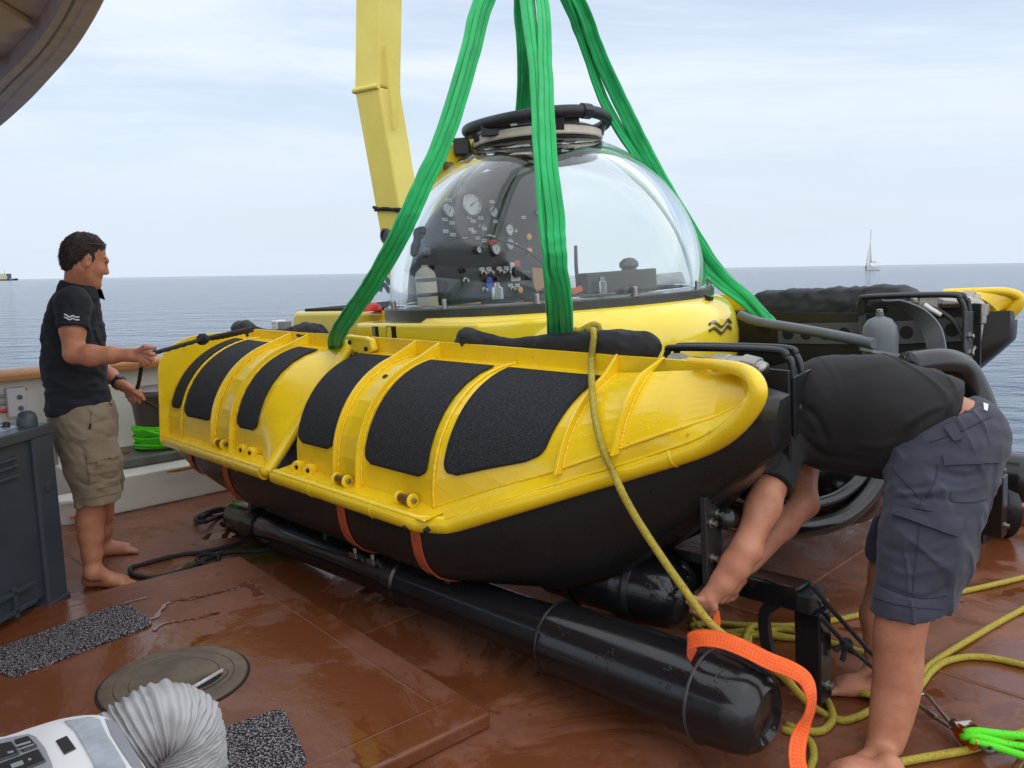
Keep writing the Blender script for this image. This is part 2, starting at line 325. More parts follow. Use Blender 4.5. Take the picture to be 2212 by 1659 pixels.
# ------------------------------------------------------------------ signed-distance bodies
def vnoise(p, s, seed=0):
    """smooth value noise on an (n,3) array"""
    q = p * s + seed * 17.31; i = np.floor(q).astype(np.int64); f = q - i; f = f * f * (3 - 2 * f); out = 0
    for a in (0, 1):
        for b in (0, 1):
            for c in (0, 1):
                h = (i[..., 0] + a) * 374761393 + (i[..., 1] + b) * 668265263 + (i[..., 2] + c) * 2147483647 + seed * 974711
                h = (h ^ (h >> 13)) * 1274126177; h = ((h ^ (h >> 16)) & 0xffff) / 65535.0
                out = out + h * (f[..., 0] if a else 1 - f[..., 0]) * (f[..., 1] if b else 1 - f[..., 1]) * (f[..., 2] if c else 1 - f[..., 2])
    return out * 2 - 1
class SDF:
    def __init__(s, lo, hi, h):
        s.lo = np.asarray(lo, float); s.h = h; s.sh = tuple(int(math.ceil(q)) + 1 for q in (np.asarray(hi) - s.lo) / h)
        s.d = np.full(s.sh, .5, np.float32)
    def _sub(s, blo, bhi):
        a = np.clip(np.floor((np.asarray(blo) - s.lo) / s.h).astype(int), 0, np.array(s.sh)); b = np.clip(np.ceil((np.asarray(bhi) - s.lo) / s.h).astype(int) + 1, 0, np.array(s.sh))
        if np.any(b <= a): return None, None
        ax = [s.lo[i] + np.arange(a[i], b[i]) * s.h for i in range(3)]
        return tuple(slice(a[i], b[i]) for i in range(3)), np.stack(np.meshgrid(*ax, indexing='ij'), -1)
    def _mix(s, sl, d, k, sub=False):
        o = s.d[sl]
        if sub: d = -d; h = np.clip(.5 + .5 * (d - o) / k, 0, 1) if k else (d > o) * 1.0; s.d[sl] = o * (1 - h) + d * h + (k * h * (1 - h) if k else 0)
        else:
            h = np.clip(.5 + .5 * (o - d) / k, 0, 1) if k else (d < o) * 1.0; s.d[sl] = o * (1 - h) + d * h - (k * h * (1 - h) if k else 0)
    def cap(s, a, b, ra, rb=None, k=.02, flat=None, sub=False):
        rb = ra if rb is None else rb; a = np.asarray(a, float); b = np.asarray(b, float); R = max(ra, rb); sc = 1.0
        if flat: sc = max(1, flat[1])
        mg = R * sc + k + 4 * s.h
        sl, X = s._sub(np.minimum(a, b) - mg, np.maximum(a, b) + mg)
        if sl is None: return s
        pa = X - a; ba = b - a
        if flat:
            dr = nrm(flat[0]); e = 1 / flat[1] - 1; pa = pa + dr * (pa @ dr)[..., None] * e; ba = ba + dr * (ba @ dr) * e
        t = np.clip((pa @ ba) / max(ba @ ba, 1e-9), 0, 1)
        s._mix(sl, (np.linalg.norm(pa - t[..., None] * ba, axis=-1) - (ra + (rb - ra) * t)).astype(np.float32), k, sub); return s
    def chain(s, pts, rs, k=.02, flat=None):
        for i in range(len(pts) - 1): s.cap(pts[i], pts[i + 1], rs[i], rs[i + 1], k, flat)
        return s
    def ell(s, c, r, ax=None, k=.02, sub=False):
        c = np.asarray(c, float); r = np.asarray(r, float); ax = np.eye(3) if ax is None else np.array([nrm(q) for q in ax]); mg = r.max() + k + 4 * s.h
        sl, X = s._sub(c - mg, c + mg)
        if sl is None: return s
        p = (X - c) @ ax.T; k0 = np.linalg.norm(p / r, axis=-1); k1 = np.linalg.norm(p / (r * r), axis=-1)
        s._mix(sl, (k0 * (k0 - 1) / np.maximum(k1, 1e-6)).astype(np.float32), k, sub); return s
    def cut(s, c, n, k=.0, region=None):      # keep the side the normal points away from
        n = nrm(n); ax = [s.lo[i] + np.arange(s.sh[i]) * s.h for i in range(3)]
        pl = ((ax[0] - c[0]) * n[0])[:, None, None] + ((ax[1] - c[1]) * n[1])[None, :, None] + ((ax[2] - c[2]) * n[2])[None, None, :]
        if region is not None:
            sl, X = s._sub(*region); o = s.d[sl]; s.d[sl] = np.maximum(o, pl[sl])
        else: s.d = np.maximum(s.d, pl).astype(np.float32)
        return s
    def disp(s, fn, band=.05):
        m = np.abs(s.d) < band; idx = np.argwhere(m); X = s.lo + idx * s.h; s.d[m] += fn(X).astype(np.float32); return s
    def mesh(s):
        d = s.d; ins = d < 0; c = np.array(s.sh) - 1
        cnt = np.zeros(c, np.int8); 
        for i in (0, 1):
            for j in (0, 1):
                for k in (0, 1): cnt += ins[i:i + c[0], j:j + c[1], k:k + c[2]]
        act = (cnt > 0) & (cnt < 8); idx = np.argwhere(act); vid = np.full(c, -1, np.int64); vid[act] = np.arange(len(idx))
        acc = np.zeros((len(idx), 3)); num = np.zeros(len(idx))
        cor = [(i, j, k) for i in (0, 1) for j in (0, 1) for k in (0, 1)]
        for e in range(3):
            for p in cor:
                if p[e]: continue
                q = list(p); q[e] = 1
                a = d[idx[:, 0] + p[0], idx[:, 1] + p[1], idx[:, 2] + p[2]]; b = d[idx[:, 0] + q[0], idx[:, 1] + q[1], idx[:, 2] + q[2]]
                cr_ = (a < 0) != (b < 0); t = np.where(cr_, a / np.where(cr_, a - b, 1), 0)
                pt = np.array(p, float)[None].repeat(len(idx), 0); pt[:, e] = t
                acc[cr_] += pt[cr_]; num[cr_] += 1
        V = s.lo + (idx + acc / num[:, None]) * s.h; Fc = []
        for e in range(3):
            u, v = (e + 1) % 3, (e + 2) % 3
            sl0 = [slice(None)] * 3; sl1 = [slice(None)] * 3; sl0[e] = slice(0, -1); sl1[e] = slice(1, None)
            cross = np.argwhere(ins[tuple(sl0)] != ins[tuple(sl1)])
            ok = (cross[:, u] > 0) & (cross[:, v] > 0) & (cross[:, u] < c[u]) & (cross[:, v] < c[v]); cross = cross[ok]
            g = []
            for du, dv in ((-1, -1), (0, -1), (0, 0), (-1, 0)):
                q = cross.copy(); q[:, u] += du; q[:, v] += dv; g.append(vid[q[:, 0], q[:, 1], q[:, 2]])
            fl = ins[cross[:, 0], cross[:, 1], cross[:, 2]]; g = np.stack(g, 1); g[~fl] = g[~fl][:, ::-1]; Fc.append(g)
        Fc = np.vstack(Fc); Fc = Fc[(Fc >= 0).all(1)]
        return V, [tuple(q) for q in Fc.tolist()]
# ================================================================== SETTING
SEA_Z = -1.25
# --- sea
def sea_material():
    m = bpy.data.materials.new('sea_water'); m.use_nodes = True; t = m.node_tree; n = t.nodes; L = t.links; b = n['Principled BSDF']
    b.inputs['Base Color'].default_value = (.045, .085, .140, 1); b.inputs['Roughness'].default_value = .10; b.inputs['IOR'].default_value = 1.333
    tcn = n.new('ShaderNodeTexCoord'); prev = None
    for sc, det, dist, st, rot in ((.16, 4, 1.2, .70, .3), (.75, 5, .42, .95, .15), (3.2, 4, .07, .8, 0.), (11., 3, .012, .5, 0.)):
        mpn = n.new('ShaderNodeMapping'); mpn.inputs['Scale'].default_value = (sc, sc * 1.9, sc); mpn.inputs['Rotation'].default_value = (0, 0, rot); L.new(tcn.outputs['Object'], mpn.inputs[0])
        q = n.new('ShaderNodeTexNoise'); q.inputs['Scale'].default_value = 1; q.inputs['Detail'].default_value = det; q.inputs['Roughness'].default_value = .55; q.inputs['Distortion'].default_value = .3
        L.new(mpn.outputs[0], q.inputs['Vector'])
        bn = n.new('ShaderNodeBump'); bn.inputs['Strength'].default_value = st; bn.inputs['Distance'].default_value = dist; L.new(q.outputs[0], bn.inputs['Height'])
        if prev: L.new(prev, bn.inputs['Normal'])
        prev = bn.outputs[0]
    L.new(prev, b.inputs['Normal']); return m
g = G(); R = [0, 4, 8, 14, 22, 35, 60, 110, 220, 500, 1200, 3000, 9000]; n_ = 64
for r0, r1 in zip(R[:-1], R[1:]):
    ring = [[A(r * cos(2 * pi * j / n_), r * sin(2 * pi * j / n_), SEA_Z) for j in range(n_)] for r in (r0, r1)]
    if r0 == 0: g.add([A(0, 0, SEA_Z)] + ring[1], [(0, 1 + j, 1 + (j + 1) % n_) for j in range(n_)])
    else: g.grid(np.array(ring), False, True)
build('sea', g, sea_material(), kind='structure', label='calm blue grey sea with small ripples reaching the horizon')

# --- steel deck: bulwark line runs along e_b, open side along e_s
NB = A(-.7071, .7071, 0); EB = A(.7071, .7071, 0)        # towards the bulwark / along it
def BW(t, n, z=0): return EB * t + NB * n + A(0, 0, z)
N_WALL, N_LEDGE, T_EDGE = 6.60, 5.65, 5.62
def deck_material(name, base=(.245, .088, .042), alt=(.165, .060, .031), seed=0.0):
    m = bpy.data.materials.new(name); m.use_nodes = True; t = m.node_tree; n = t.nodes; L = t.links; b = n['Principled BSDF']
    tcn = n.new('ShaderNodeTexCoord')
    mpn = n.new('ShaderNodeMapping'); mpn.inputs['Rotation'].default_value = (0, 0, radians(45)); mpn.inputs['Location'].default_value = (seed, seed * .7, 0); L.new(tcn.outputs['Object'], mpn.inputs[0])
    def nz(scale, det=6, ro=.6, dis=0., src=None):
        q = n.new('ShaderNodeTexNoise'); q.inputs['Scale'].default_value = scale; q.inputs['Detail'].default_value = det; q.inputs['Roughness'].default_value = ro; q.inputs['Distortion'].default_value = dis
        L.new(src or mpn.outputs[0], q.inputs['Vector']); return q.outputs[0]
    def mr(v, a, b_, c, d_, smooth=True):
        r = n.new('ShaderNodeMapRange'); r.inputs[1].default_value = a; r.inputs[2].default_value = b_; r.inputs[3].default_value = c; r.inputs[4].default_value = d_
        if smooth: r.interpolation_type = 'SMOOTHSTEP'
        L.new(v, r.inputs[0]); return r.outputs[0]
    def mix(f, a, b_):
        q = n.new('ShaderNodeMix'); q.data_type = 'RGBA'; L.new(f, q.inputs[0])
        for i, v in ((6, a), (7, b_)):
            if isinstance(v, tuple): q.inputs[i].default_value = (*v, 1)
            else: L.new(v, q.inputs[i])
        return q.outputs[2]
    wet = mr(nz(1.15, 9, .70, .9), .43, .55, 0, 1)              # wet film
    pool = mr(nz(1.9, 5, .55, .8), .60, .63, 0, 1)             # standing water, sharp rims
    # square patches of fresh paint (Voronoi-free checker by object axes)
    dry = mix(mr(nz(2.6, 8, .7), .35, .65, 0, 1), base, alt)
    dry = mix(mr(nz(30, 7, .8), .55, .68, 0, .8), dry, (.27, .115, .065))   # scuffs
    dry = mix(mr(nz(14, 6, .7, 1.2), .60, .67, 0, .75), dry, (.060, .030, .017))  # grime
    wetc = mix(wet, dry, (.160, .050, .018))
    colr = mix(pool, wetc, (.140, .042, .015))
    L.new(colr, b.inputs['Base Color'])
    r1 = mr(wet, 0, 1, .55, .17)
    q = n.new('ShaderNodeMix'); L.new(pool, q.inputs[0]); L.new(r1, q.inputs[2]); q.inputs[3].default_value = .04; L.new(q.outputs[0], b.inputs['Roughness'])
    b.inputs['Specular IOR Level'].default_value = .5
    inv = mr(pool, 0, 1, .32, .02)
    bn = n.new('ShaderNodeBump'); bn.inputs['Distance'].default_value = .004; L.new(inv, bn.inputs['Strength']); L.new(nz(26, 7, .7), bn.inputs['Height'])
    b2 = n.new('ShaderNodeBump'); b2.inputs['Strength'].default_value = .22; b2.inputs['Distance'].default_value = .02; L.new(nz(3.5, 3), b2.inputs['Height']); L.new(bn.outputs[0], b2.inputs['Normal'])
    L.new(b2.outputs[0], b.inputs['Normal']); return m
DECK = deck_material('deck_paint'); DECKP = deck_material('deck_plate_paint', (.205, .074, .038), (.145, .053, .029), 5.3)
dk = G(); dk.plate([BW(-9, -12), BW(T_EDGE, -12), BW(T_EDGE, N_WALL + .1), BW(-9, N_WALL + .1)], A(0, 0, -.25))
deck = build('deck', dk, DECK, kind='structure', label='wet reddish brown painted steel ship deck')
# weld seams between the deck plates
for k, (t0, n0, t1, n1) in enumerate(((1.35, -3, 1.35, 5.6), (3.3, -4, 3.3, 5.6), (1.36, .55, 5.5, .55), (1.36, 2.9, 5.5, 2.9), (3.31, 1.7, 5.5, 1.7))):
    a, b = BW(t0, n0, .001), BW(t1, n1, .001); q = G(); m_ = 90
    pts = [lerp(a, b, i / m_) for i in range(m_ + 1)]
    q.sweep(pts, lambda t: [(-.012, -.002), (-.006, .004 + .0012 * sin(t * 900)), (.006, .004 + .0012 * sin(t * 900 + 1)), (.012, -.002)], nrm(np.cross(A(0, 0, 1), b - a)))
    build('weld_seam', q, DECK, parent=deck, smooth=60)
# green algae in the puddle by the loose rope
ALG = mat('algae_film', (.060, .062, .012), .12, var=.6, vs=30, vcol=(.09, .045, .015))
for k, (x, y, rx, ry) in enumerate(((540, 1188, .16, .05), (445, 1218, .14, .045), (600, 1200, .20, .06), (500, 1210, .10, .03))):
    c = Pz(x, y, .0012 + .0005 * k); q = G(); q.plate([c + A(rx * cos(a) * (1 + .45 * noise.noise(Vector((cos(a) * 2, sin(a) * 2, k * 3.7)))), ry * 2.2 * sin(a) * (1 + .45 * noise.noise(Vector((cos(a) * 2.3, sin(a) * 2.3, k * 5.1)))), 0) for a in np.linspace(0, 2 * pi, 40, endpoint=False)], A(0, 0, .0006)); build('algae_patch', q, ALG, parent=deck)
# slightly raised doubler plates on the right of the deck
for k, (ta, na, wt, wn) in enumerate(((1.62, -.55, .52, .50), (2.20, -.80, .62, .72), (1.66, .10, .85, .34), (2.62, .05, .55, .38), (2.06, -1.60, .70, .60))):
    q = G(); q.plate([BW(ta, na, .0), BW(ta + wt, na, .0), BW(ta + wt, na + wn, .0), BW(ta, na + wn, .0)], A(0, 0, .005))
    build('doubler_plate', q, DECKP if k % 2 else DECK, parent=deck, bevel=.003)
# open side of the deck: low coaming with a small deck fitting
q = G(); q.plate([BW(T_EDGE - .06, -10, -.002), BW(T_EDGE + .05, -10, -.002), BW(T_EDGE + .05, N_WALL + .1, -.002), BW(T_EDGE - .06, N_WALL + .1, -.002)], A(0, 0, .125))
build('deck_coaming', q, DECK, kind='structure', bevel=.012, label='low red brown coaming along the open edge of the deck')
# hull side under the open edge
q = G(); q.plate([BW(T_EDGE + .01, -12, -.26), BW(T_EDGE + .04, -12, -.26), BW(T_EDGE + .04, N_WALL + .1, -.26), BW(T_EDGE + .01, N_WALL + .1, -.26)], A(0, 0, -1.6))
q.plate([BW(-9, N_WALL + .07, -.26), BW(-9, N_WALL + .10, -.26), BW(T_EDGE + .03, N_WALL + .10, -.26), BW(T_EDGE + .03, N_WALL + .07, -.26)], A(0, 0, -1.6))
build('hull_side', q, WHITE, kind='structure', label='white hull plating below the deck edge')
fp = Pz(2212, 1118, 0.0); q = G(); q.lathe(fp, A(0, 0, 1), [(.06, 0), (.06, .02), (.045, .05), (.02, .06), (.001, .062)], 16)
build('deck_fitting', q, STEEL, smooth=40, label='small round steel deck fitting by the low coaming at the right edge', cat='fitting')

# --- raised hatch platform (lower left)
PC = Pz(1062, 1572, 0); PF = Pz(520, 1222, 0); e1 = nrm((PF - PC) * A(1, 1, 0)); e2 = A(e1[1], -e1[0], 0)
e2 = -A(-e1[1], e1[0], 0) if (A(-e1[1], e1[0], 0) @ A(-1, -1, 0)) < 0 else A(-e1[1], e1[0], 0)
Lp = np.linalg.norm(PF - PC); PH = .06
q = G(); q.plate([PC, PC + e1 * Lp, PC + e1 * Lp + e2 * 3.4, PC + e2 * 3.4], A(0, 0, PH))
plat = build('raised_platform', q, DECKP, kind='structure', bevel=.012, bseg=3, label='raised red brown hatch platform on the deck at lower left')
def PP(a, b, z=0): return PC + e1 * a + e2 * b + A(0, 0, PH + z)
for (a0, b0, a1, b1) in ((.16, .02, .16, 3.3), (Lp - .12, .10, Lp - .12, 3.3), (.2, .12, Lp - .15, .12)):
    pts = [lerp(PP(a0, b0, -.0005), PP(a1, b1, -.0005), i / 60) for i in range(61)]; q = G()
    q.sweep(pts, lambda t: [(-.008, -.002), (-.004, .0015), (.004, .0015), (.008, -.002)], nrm(np.cross(A(0, 0, 1), pts[-1] - pts[0])))
    build('platform_seam', q, DECKP, parent=plat, smooth=60)
# glossy films in deck colour, shaped as the bright wet reflections on the platform
STREAK = mat('wet_streak', (.150, .052, .028), .05, var=.3, vs=30)
for k, (pts, wd) in enumerate((([(285, 1352), (330, 1335), (365, 1300), (420, 1292), (470, 1280), (510, 1270)], .010), ([(330, 1362), (360, 1345), (420, 1335), (475, 1322)], .008), ([(230, 1315), (270, 1302), (320, 1290)], .005), ([(520, 1262), (545, 1268), (560, 1285)], .013))):
    c = cr([Pz(x, y, PH + .0035) for x, y in pts], 10); q = G()
    q.sweep(c, lambda t, k=k, wd=wd: [(s_ * wd * (.3 + abs(noise.noise(Vector((t * 11, k * 3.1, s_)))) * 4.0), h) for s_, h in ((-1, 0), (-.8, .0012), (.8, .0012), (1, 0))], A(-.6, .75, 0))
    build('gloss_streak', q, STREAK, parent=plat)

# --- bulwark: white wall, stanchions, wooden rail
bul = thing('bulwark', 'white painted steel bulwark with varnished wooden rail behind the standing man', 'bulwark', BW(2, N_WALL, 0))
RZ = .965
q = G(); q.box(BW((-3.2 + T_EDGE) / 2, N_WALL + .02, RZ / 2 - .03), EB * (3.2 + T_EDGE) / 2, NB * .02, A(0, 0, RZ / 2 - .03)); build('wall_plate', q, WHITE, bul, bevel=.004)
q = G(); q.box(BW(-.6, N_WALL - .03, .065), EB * 2.0, NB * .05, A(0, 0, .065)); build('waterway_curb', q, DECK, bul, bevel=.02)
pr = []
for i in range(17):
    a = i / 16 * pi; pr.append((.115 * cos(a), .045 * sin(a) ** .7))
q = G(); q.sweep([BW(t, N_WALL, RZ - .045) for t in np.linspace(-3.2, T_EDGE, 40)], [(a, b) for a, b in pr] + [(-.115, -.03), (.115, -.03)], NB); build('rail_cap', q, WOOD, bul, smooth=50)
for t in (-.02, 2.05, 3.6):
    q = G(); tri = [BW(t, N_WALL - .001, .02), BW(t, N_WALL - .30, .02), BW(t, N_WALL - .14, .45), BW(t, N_WALL - .07, RZ - .08), BW(t, N_WALL - .001, RZ - .08)]
    if t < 0: tri = [BW(t, N_WALL - .001, .14), BW(t, N_WALL - .12, .14), BW(t, N_WALL - .07, .5), BW(t, N_WALL - .05, RZ - .08), BW(t, N_WALL - .001, RZ - .08)]
    q.plate(tri, EB * .012); build('stanchion_plate', q, WHITE, bul, bevel=.003)
# arched stiffener and cable
c0 = [SW_ for SW_ in [P(172, 1040, 6.0), P(172, 880, 6.02), P(178, 855, 6.02), P(200, 838, 6.05), P(240, 832, 6.15)]]
q = G(); q.sweep(cr(c0, 8), [(-.02, -.012), (-.02, .012), (.02, .012), (.02, -.012)], NB * .0 + EB); build('arched_stiffener', q, WHITE, bul)
q = G(); q.tube(cr([P(183, 895, 6.0), P(190, 880, 6.0), P(205, 868, 6.02), P(228, 862, 6.1)], 8), .006, 8); build('cable', q, WHITE, bul, smooth=180)
# conduit pipe left of the man and its junction box
q = G(); q.cyl(P(116, 1010, 5.75), P(110, 830, 5.75), .034, n=18); build('conduit_pipe', q, STEEL, bul, smooth=40)
q = G(); q.box(P(40, 905, 5.86), EB * .12, NB * .004, A(0, 0, .30)); build('backing_board', q, ACG, bul)
q = G()
# --- junction box (hung on the bulwark)
jb = thing('junction_box', 'light grey electrical junction box with round knockouts beside the conduit pipe', 'junction box', P(34, 900, 5.72))
c = P(34, 868, 5.72); 
q = G(); q.box(c, EB * .060, NB * .04, A(0, 0, .105)); build('enclosure', q, mat('junction_grey', (.50, .51, .53), .5), jb, bevel=.008)
for dz in (.035, -.045):
    q = G(); q.lathe(c + EB * .018 - NB * .04 + A(0, 0, dz), -NB, [(.020, 0), (.020, .003), (.016, .003), (.016, 0)], 16); build('knockout', q, ACG, jb, smooth=30)
for k, dz in enumerate((.05, .0, -.055)):
    q = G(); q.cyl(c - EB * .061 + A(0, 0, dz), c - EB * .105 + A(0, 0, dz), .016, .012, 12); build('cable_gland', q, REDM if k == 2 else ACG, jb, smooth=40)
for sx, sz in ((1, 1), (1, -1)):
    q = G(); q.cyl(c + EB * .06 + A(0, 0, sz * .085), c + EB * .078 + A(0, 0, sz * .085), .008, n=10); build('lug', q, ACG, jb)

# --- ledge with the mooring bollard
lt0 = (Pz(205, 1125, 0) @ EB)
q = G(); q.box(BW((lt0 + 3.6) / 2, (N_LEDGE + N_WALL) / 2 + .02, .125), EB * (3.6 - lt0) / 2, NB * (N_WALL - N_LEDGE) / 2, A(0, 0, .125))
led = build('bollard_ledge', q, WHITE, bevel=.012, label='low white steel ledge against the bulwark carrying the bollard', cat='ledge')
for t in (1.55, 2.15, 2.75):
    q = G(); q.lathe(BW(lt0 + t - .55, N_LEDGE + .019, .145), -NB, [(.055, 0), (.055, .012), (.04, .02), (.001, .022)], 16); build('drain_cover', q, WHITE, led, smooth=40)
for k, (x, y) in enumerate(((395, 1013), (310, 1030))):
    c = P(x, y, 5.62); q = G(); q.sweep([c - EB * .12 - NB * .012, c - EB * .05 - NB * .012, c + EB * .05 - NB * .012, c + EB * .13 - NB * .012], lambda t: [(-.004, -.004 - .008 * sin(pi * t)), (.004, -.004), (.004, .006)], NB)
    build('rust_streak', q, RUST, led)
bc = Pz(352, 985, .25); bol = thing('mooring_bollard', 'dark weathered mooring bollard on a green grey base with lime rope round it', 'bollard', bc)
q = G()
pl = []
for i in range(32):
    a = 2 * pi * i / 32; ca, sa = cos(a), sin(a)
    pl.append(bc + EB * .46 * np.sign(ca) * abs(ca) ** .35 + NB * .24 * np.sign(sa) * abs(sa) ** .35)
q.plate(pl, A(0, 0, .075)); build('base_plate', q, IRONG, bol, bevel=.022, bseg=3)
q = G(); q.lathe(bc + A(0, 0, .07), A(0, 0, 1), [(.155, 0), (.150, .04), (.160, .10), (.185, .33), (.205, .385), (.222, .40), (.226, .43), (.215, .452), (.15, .462), (.001, .465)], 40); build('drum', q, IRON, bol, smooth=50)
q = G(); q.lathe(bc - EB * .3 + A(0, 0, .076), A(0, 0, 1), [(.06, 0), (.06, .006), (.001, .008)], 16); build('cap_disc', q, RUST, bol)
q = G(); pts = []
for i in range(9 * 40):
    a = i / 40 * 2 * pi; k = i // 40; z = .085 + .0185 * (i / 40) + .004 * sin(a * 3 + k); r = .176 + .012 * sin(k * 2.1) + .004 * sin(2 * a)
    pts.append(bc + A(cos(a) * r, sin(a) * r, z))
q.tube(pts, .0115, 8, lobes=3, lob=.10, pitch=90)
q.tube(cr([bc + A(-.185, -.06, .235), bc + A(-.02, -.205, .24), bc + A(.1, -.19, .20), bc + A(.19, -.05, .16)], 10), .0115, 8)
build('bollard_rope', q, ROPEG, smooth=180, label='lime green rope coiled many turns round the mooring bollard', cat='rope')

# --- bucket
bk = Pz(152, 1125, .0); bu = thing('bucket', 'small white plastic bucket with lid behind the standing man\'s legs', 'bucket', bk)
q = G(); q.lathe(bk, A(0, 0, 1), [(.085, 0), (.098, .15)], 24); build('pail', q, mat('bucket_plastic', (.60, .57, .53), .5), bu, smooth=40)
q = G(); q.lathe(bk + A(0, 0, .15), A(0, 0, 1), [(.105, -.012), (.108, .0), (.104, .012), (.09, .014), (.001, .012)], 24); build('lid', q, mat('bucket_lid', (.66, .65, .62), .4), bu, smooth=40)
q = G(); q.tube(cr([bk + A(.10, 0, .13), bk + A(.13, -.02, .10), bk + A(.12, -.05, .06), bk + A(.06, -.10, .055)], 8), .010, 8); build('handle', q, mat('orange_handle', (.8, .10, .02), .4), bu, smooth=180)

# --- curved overhang of the deck above (top left)
OZ = 2.62
arc = [Pz(x, y, OZ) for x, y in ((300, -150), (262, -60), (236, 0), (205, 58), (165, 118), (120, 170), (60, 232), (0, 281), (-90, 345), (-200, 420))]
arc = cr(arc, 6); cen = arc.mean(0) + A(-1.3, -.6, 0)
inn = lambda k: np.array([p + nrm((cen - p) * A(1, 1, 0)) * k for p in arc])
ov = thing('deck_overhang', 'weathered grey curved overhang of the upper deck at top left', 'overhang', cen)
g = G(); g.grid(np.array([arc + A(0, 0, .16), arc + A(0, 0, .03), inn(.03), inn(.11) + A(0, 0, .004), inn(.12) + A(0, 0, .012), inn(.235) + A(0, 0, .012), inn(.24) + A(0, 0, .06), inn(.25) + A(0, 0, .16)]))
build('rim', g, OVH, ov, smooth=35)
g = G(); g.tube(inn(.175) + A(0, 0, .012), .006, 6); build('weld_bead', g, mat('sealant', (.30, .29, .27), .6), ov, smooth=180)
ip = inn(.245)
back = [A(-6, -1.0, OZ), A(-6, 2.0, OZ), A(-4.5, 3.4, OZ)]
g = G(); poly = list(ip + A(0, 0, .09)) + [ip[-1] + A(-2, -.5, .09), A(-5, -1.5, OZ + .09), A(-1.2, -1.5, OZ + .09), ip[0] + A(-.05, -1.0, .09)]
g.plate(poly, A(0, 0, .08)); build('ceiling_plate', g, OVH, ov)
# ceiling panels with recessed joints between them
ctr = ip[len(ip) // 2]
ang = nrm(A(-.93, .25, 0)); per = A(-ang[1], ang[0], 0)
base = Pz(80, 165, OZ)
for i in range(-1, 5):
    for j in range(-4, 4):
        lo = i * .62; pj = j * .40 + .02
        cs = [(lo + .008, pj + .008), (lo + .612, pj + .008), (lo + .612, pj + .392), (lo + .008, pj + .392)]
        pts_ = [base + ang * a + per * b for a, b in cs]
        ok = []
        for p in pts_:
            dd = [np.linalg.norm((p - q_)[:2]) for q_ in ip]; k = int(np.argmin(dd)); ok.append((p - ip[k]) @ nrm((cen - arc[k]) * A(1, 1, 0)) > .015)
        # pull corners that cross the rim back onto it
        pp = []
        for p, o_ in zip(pts_, ok):
            if not o_:
                dd = [np.linalg.norm((p - q_)[:2]) for q_ in ip]; k = int(np.argmin(dd)); p = ip[k] + nrm((cen - arc[k]) * A(1, 1, 0)) * .02
            pp.append(A(p[0], p[1], OZ + .055))
        ar = sum(pp[a][0] * pp[(a + 1) % 4][1] - pp[(a + 1) % 4][0] * pp[a][1] for a in range(4)) / 2
        if abs(ar) < .03 or ok.count(True) < 2: continue
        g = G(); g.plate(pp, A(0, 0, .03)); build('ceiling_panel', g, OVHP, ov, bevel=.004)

# --- far vessels
def at_sea(x, d): 
    v = ray(x, 590); k = d / v[1]; return A(v[0] * k, d, SEA_Z)
sb = at_sea(1884, 430); sail = thing('sailing_boat', 'white sailing yacht under sail near the horizon at right', 'sailboat', sb)
pxm = 430 / FV
g = G(); st = []
for i in range(13):
    t = i / 12; x = (-14 + 30 * t) * pxm; bw = 1.9 * (sin(pi * min(1, t * .85 + .13)) ** .6); hgt = (11 - 3 * t) * pxm * .9
    st.append([sb + A(x, -bw, hgt), sb + A(x, -bw * .7, .15), sb + A(x, 0, -.3), sb + A(x, bw * .7, .15), sb + A(x, bw, hgt)])
g.grid(np.array(st)); g.grid(np.array([[r_[0] + A(0, .02, -.1), r_[4] + A(0, -.02, -.1)] for r_ in st])); build('hull', g, HULLW, sail, smooth=40)
g = G(); g.box(sb + A(2 * pxm, 0, 10 * pxm), A(6 * pxm, 0, 0), A(0, 1.0, 0), A(0, 0, 2.4 * pxm)); build('cabin', g, HULLW, sail, bevel=.3)
g = G(); g.box(sb + A(10 * pxm, 0, 16.5 * pxm), A(5 * pxm, 0, .2), A(0, 1.2, 0), A(0, 0, .18)); build('sprayhood', g, SAIL, sail)
g = G(); g.tube([sb + A(-6.0 * pxm, 0, 8 * pxm), sb + A(-6.8 * pxm, 0, 87 * pxm)], [.16, .10], 8); build('mast', g, GREY, sail)
g = G(); g.tube([sb + A(-6.0 * pxm, 0, 17 * pxm), sb + A(7 * pxm, 0, 18 * pxm)], .14, 8); build('boom', g, DGREY, sail)
g = G(); M_ = []
for i in range(9):
    t = i / 8; z = 7 * pxm + t * 60 * pxm; xl = (-14 - 2.5 * sin(pi * min(t * 1.3, 1))) * pxm * (1 - t) + (-7.0) * pxm * t
    M_.append([sb + A(lerp(xl, -6.4 * pxm, s_), -.9 * sin(pi * s_) * (1 - t), z) for s_ in np.linspace(0, 1, 7)])
g.grid(np.array(M_)); o = build('headsail', g, SAIL, sail, smooth=180); o.modifiers.new('solid', 'SOLIDIFY').thickness = .04
g = G(); M_ = []
for i in range(9):
    t = i / 8; M_.append([sb + A((-5.9 + s_ * 4.2 * (1 - t)) * pxm, .5 * sin(pi * s_) * (1 - t), (18 + t * 38) * pxm) for s_ in np.linspace(0, 1, 5)])
g.grid(np.array(M_)); o = build('mainsail', g, SAIL, sail, smooth=180); o.modifiers.new('solid', 'SOLIDIFY').thickness = .04
sp = at_sea(6, 1500); px = 1500 / FV; ship = thing('distant_ship', 'small dark hulled work ship with cream superstructure on the horizon at left', 'ship', sp)
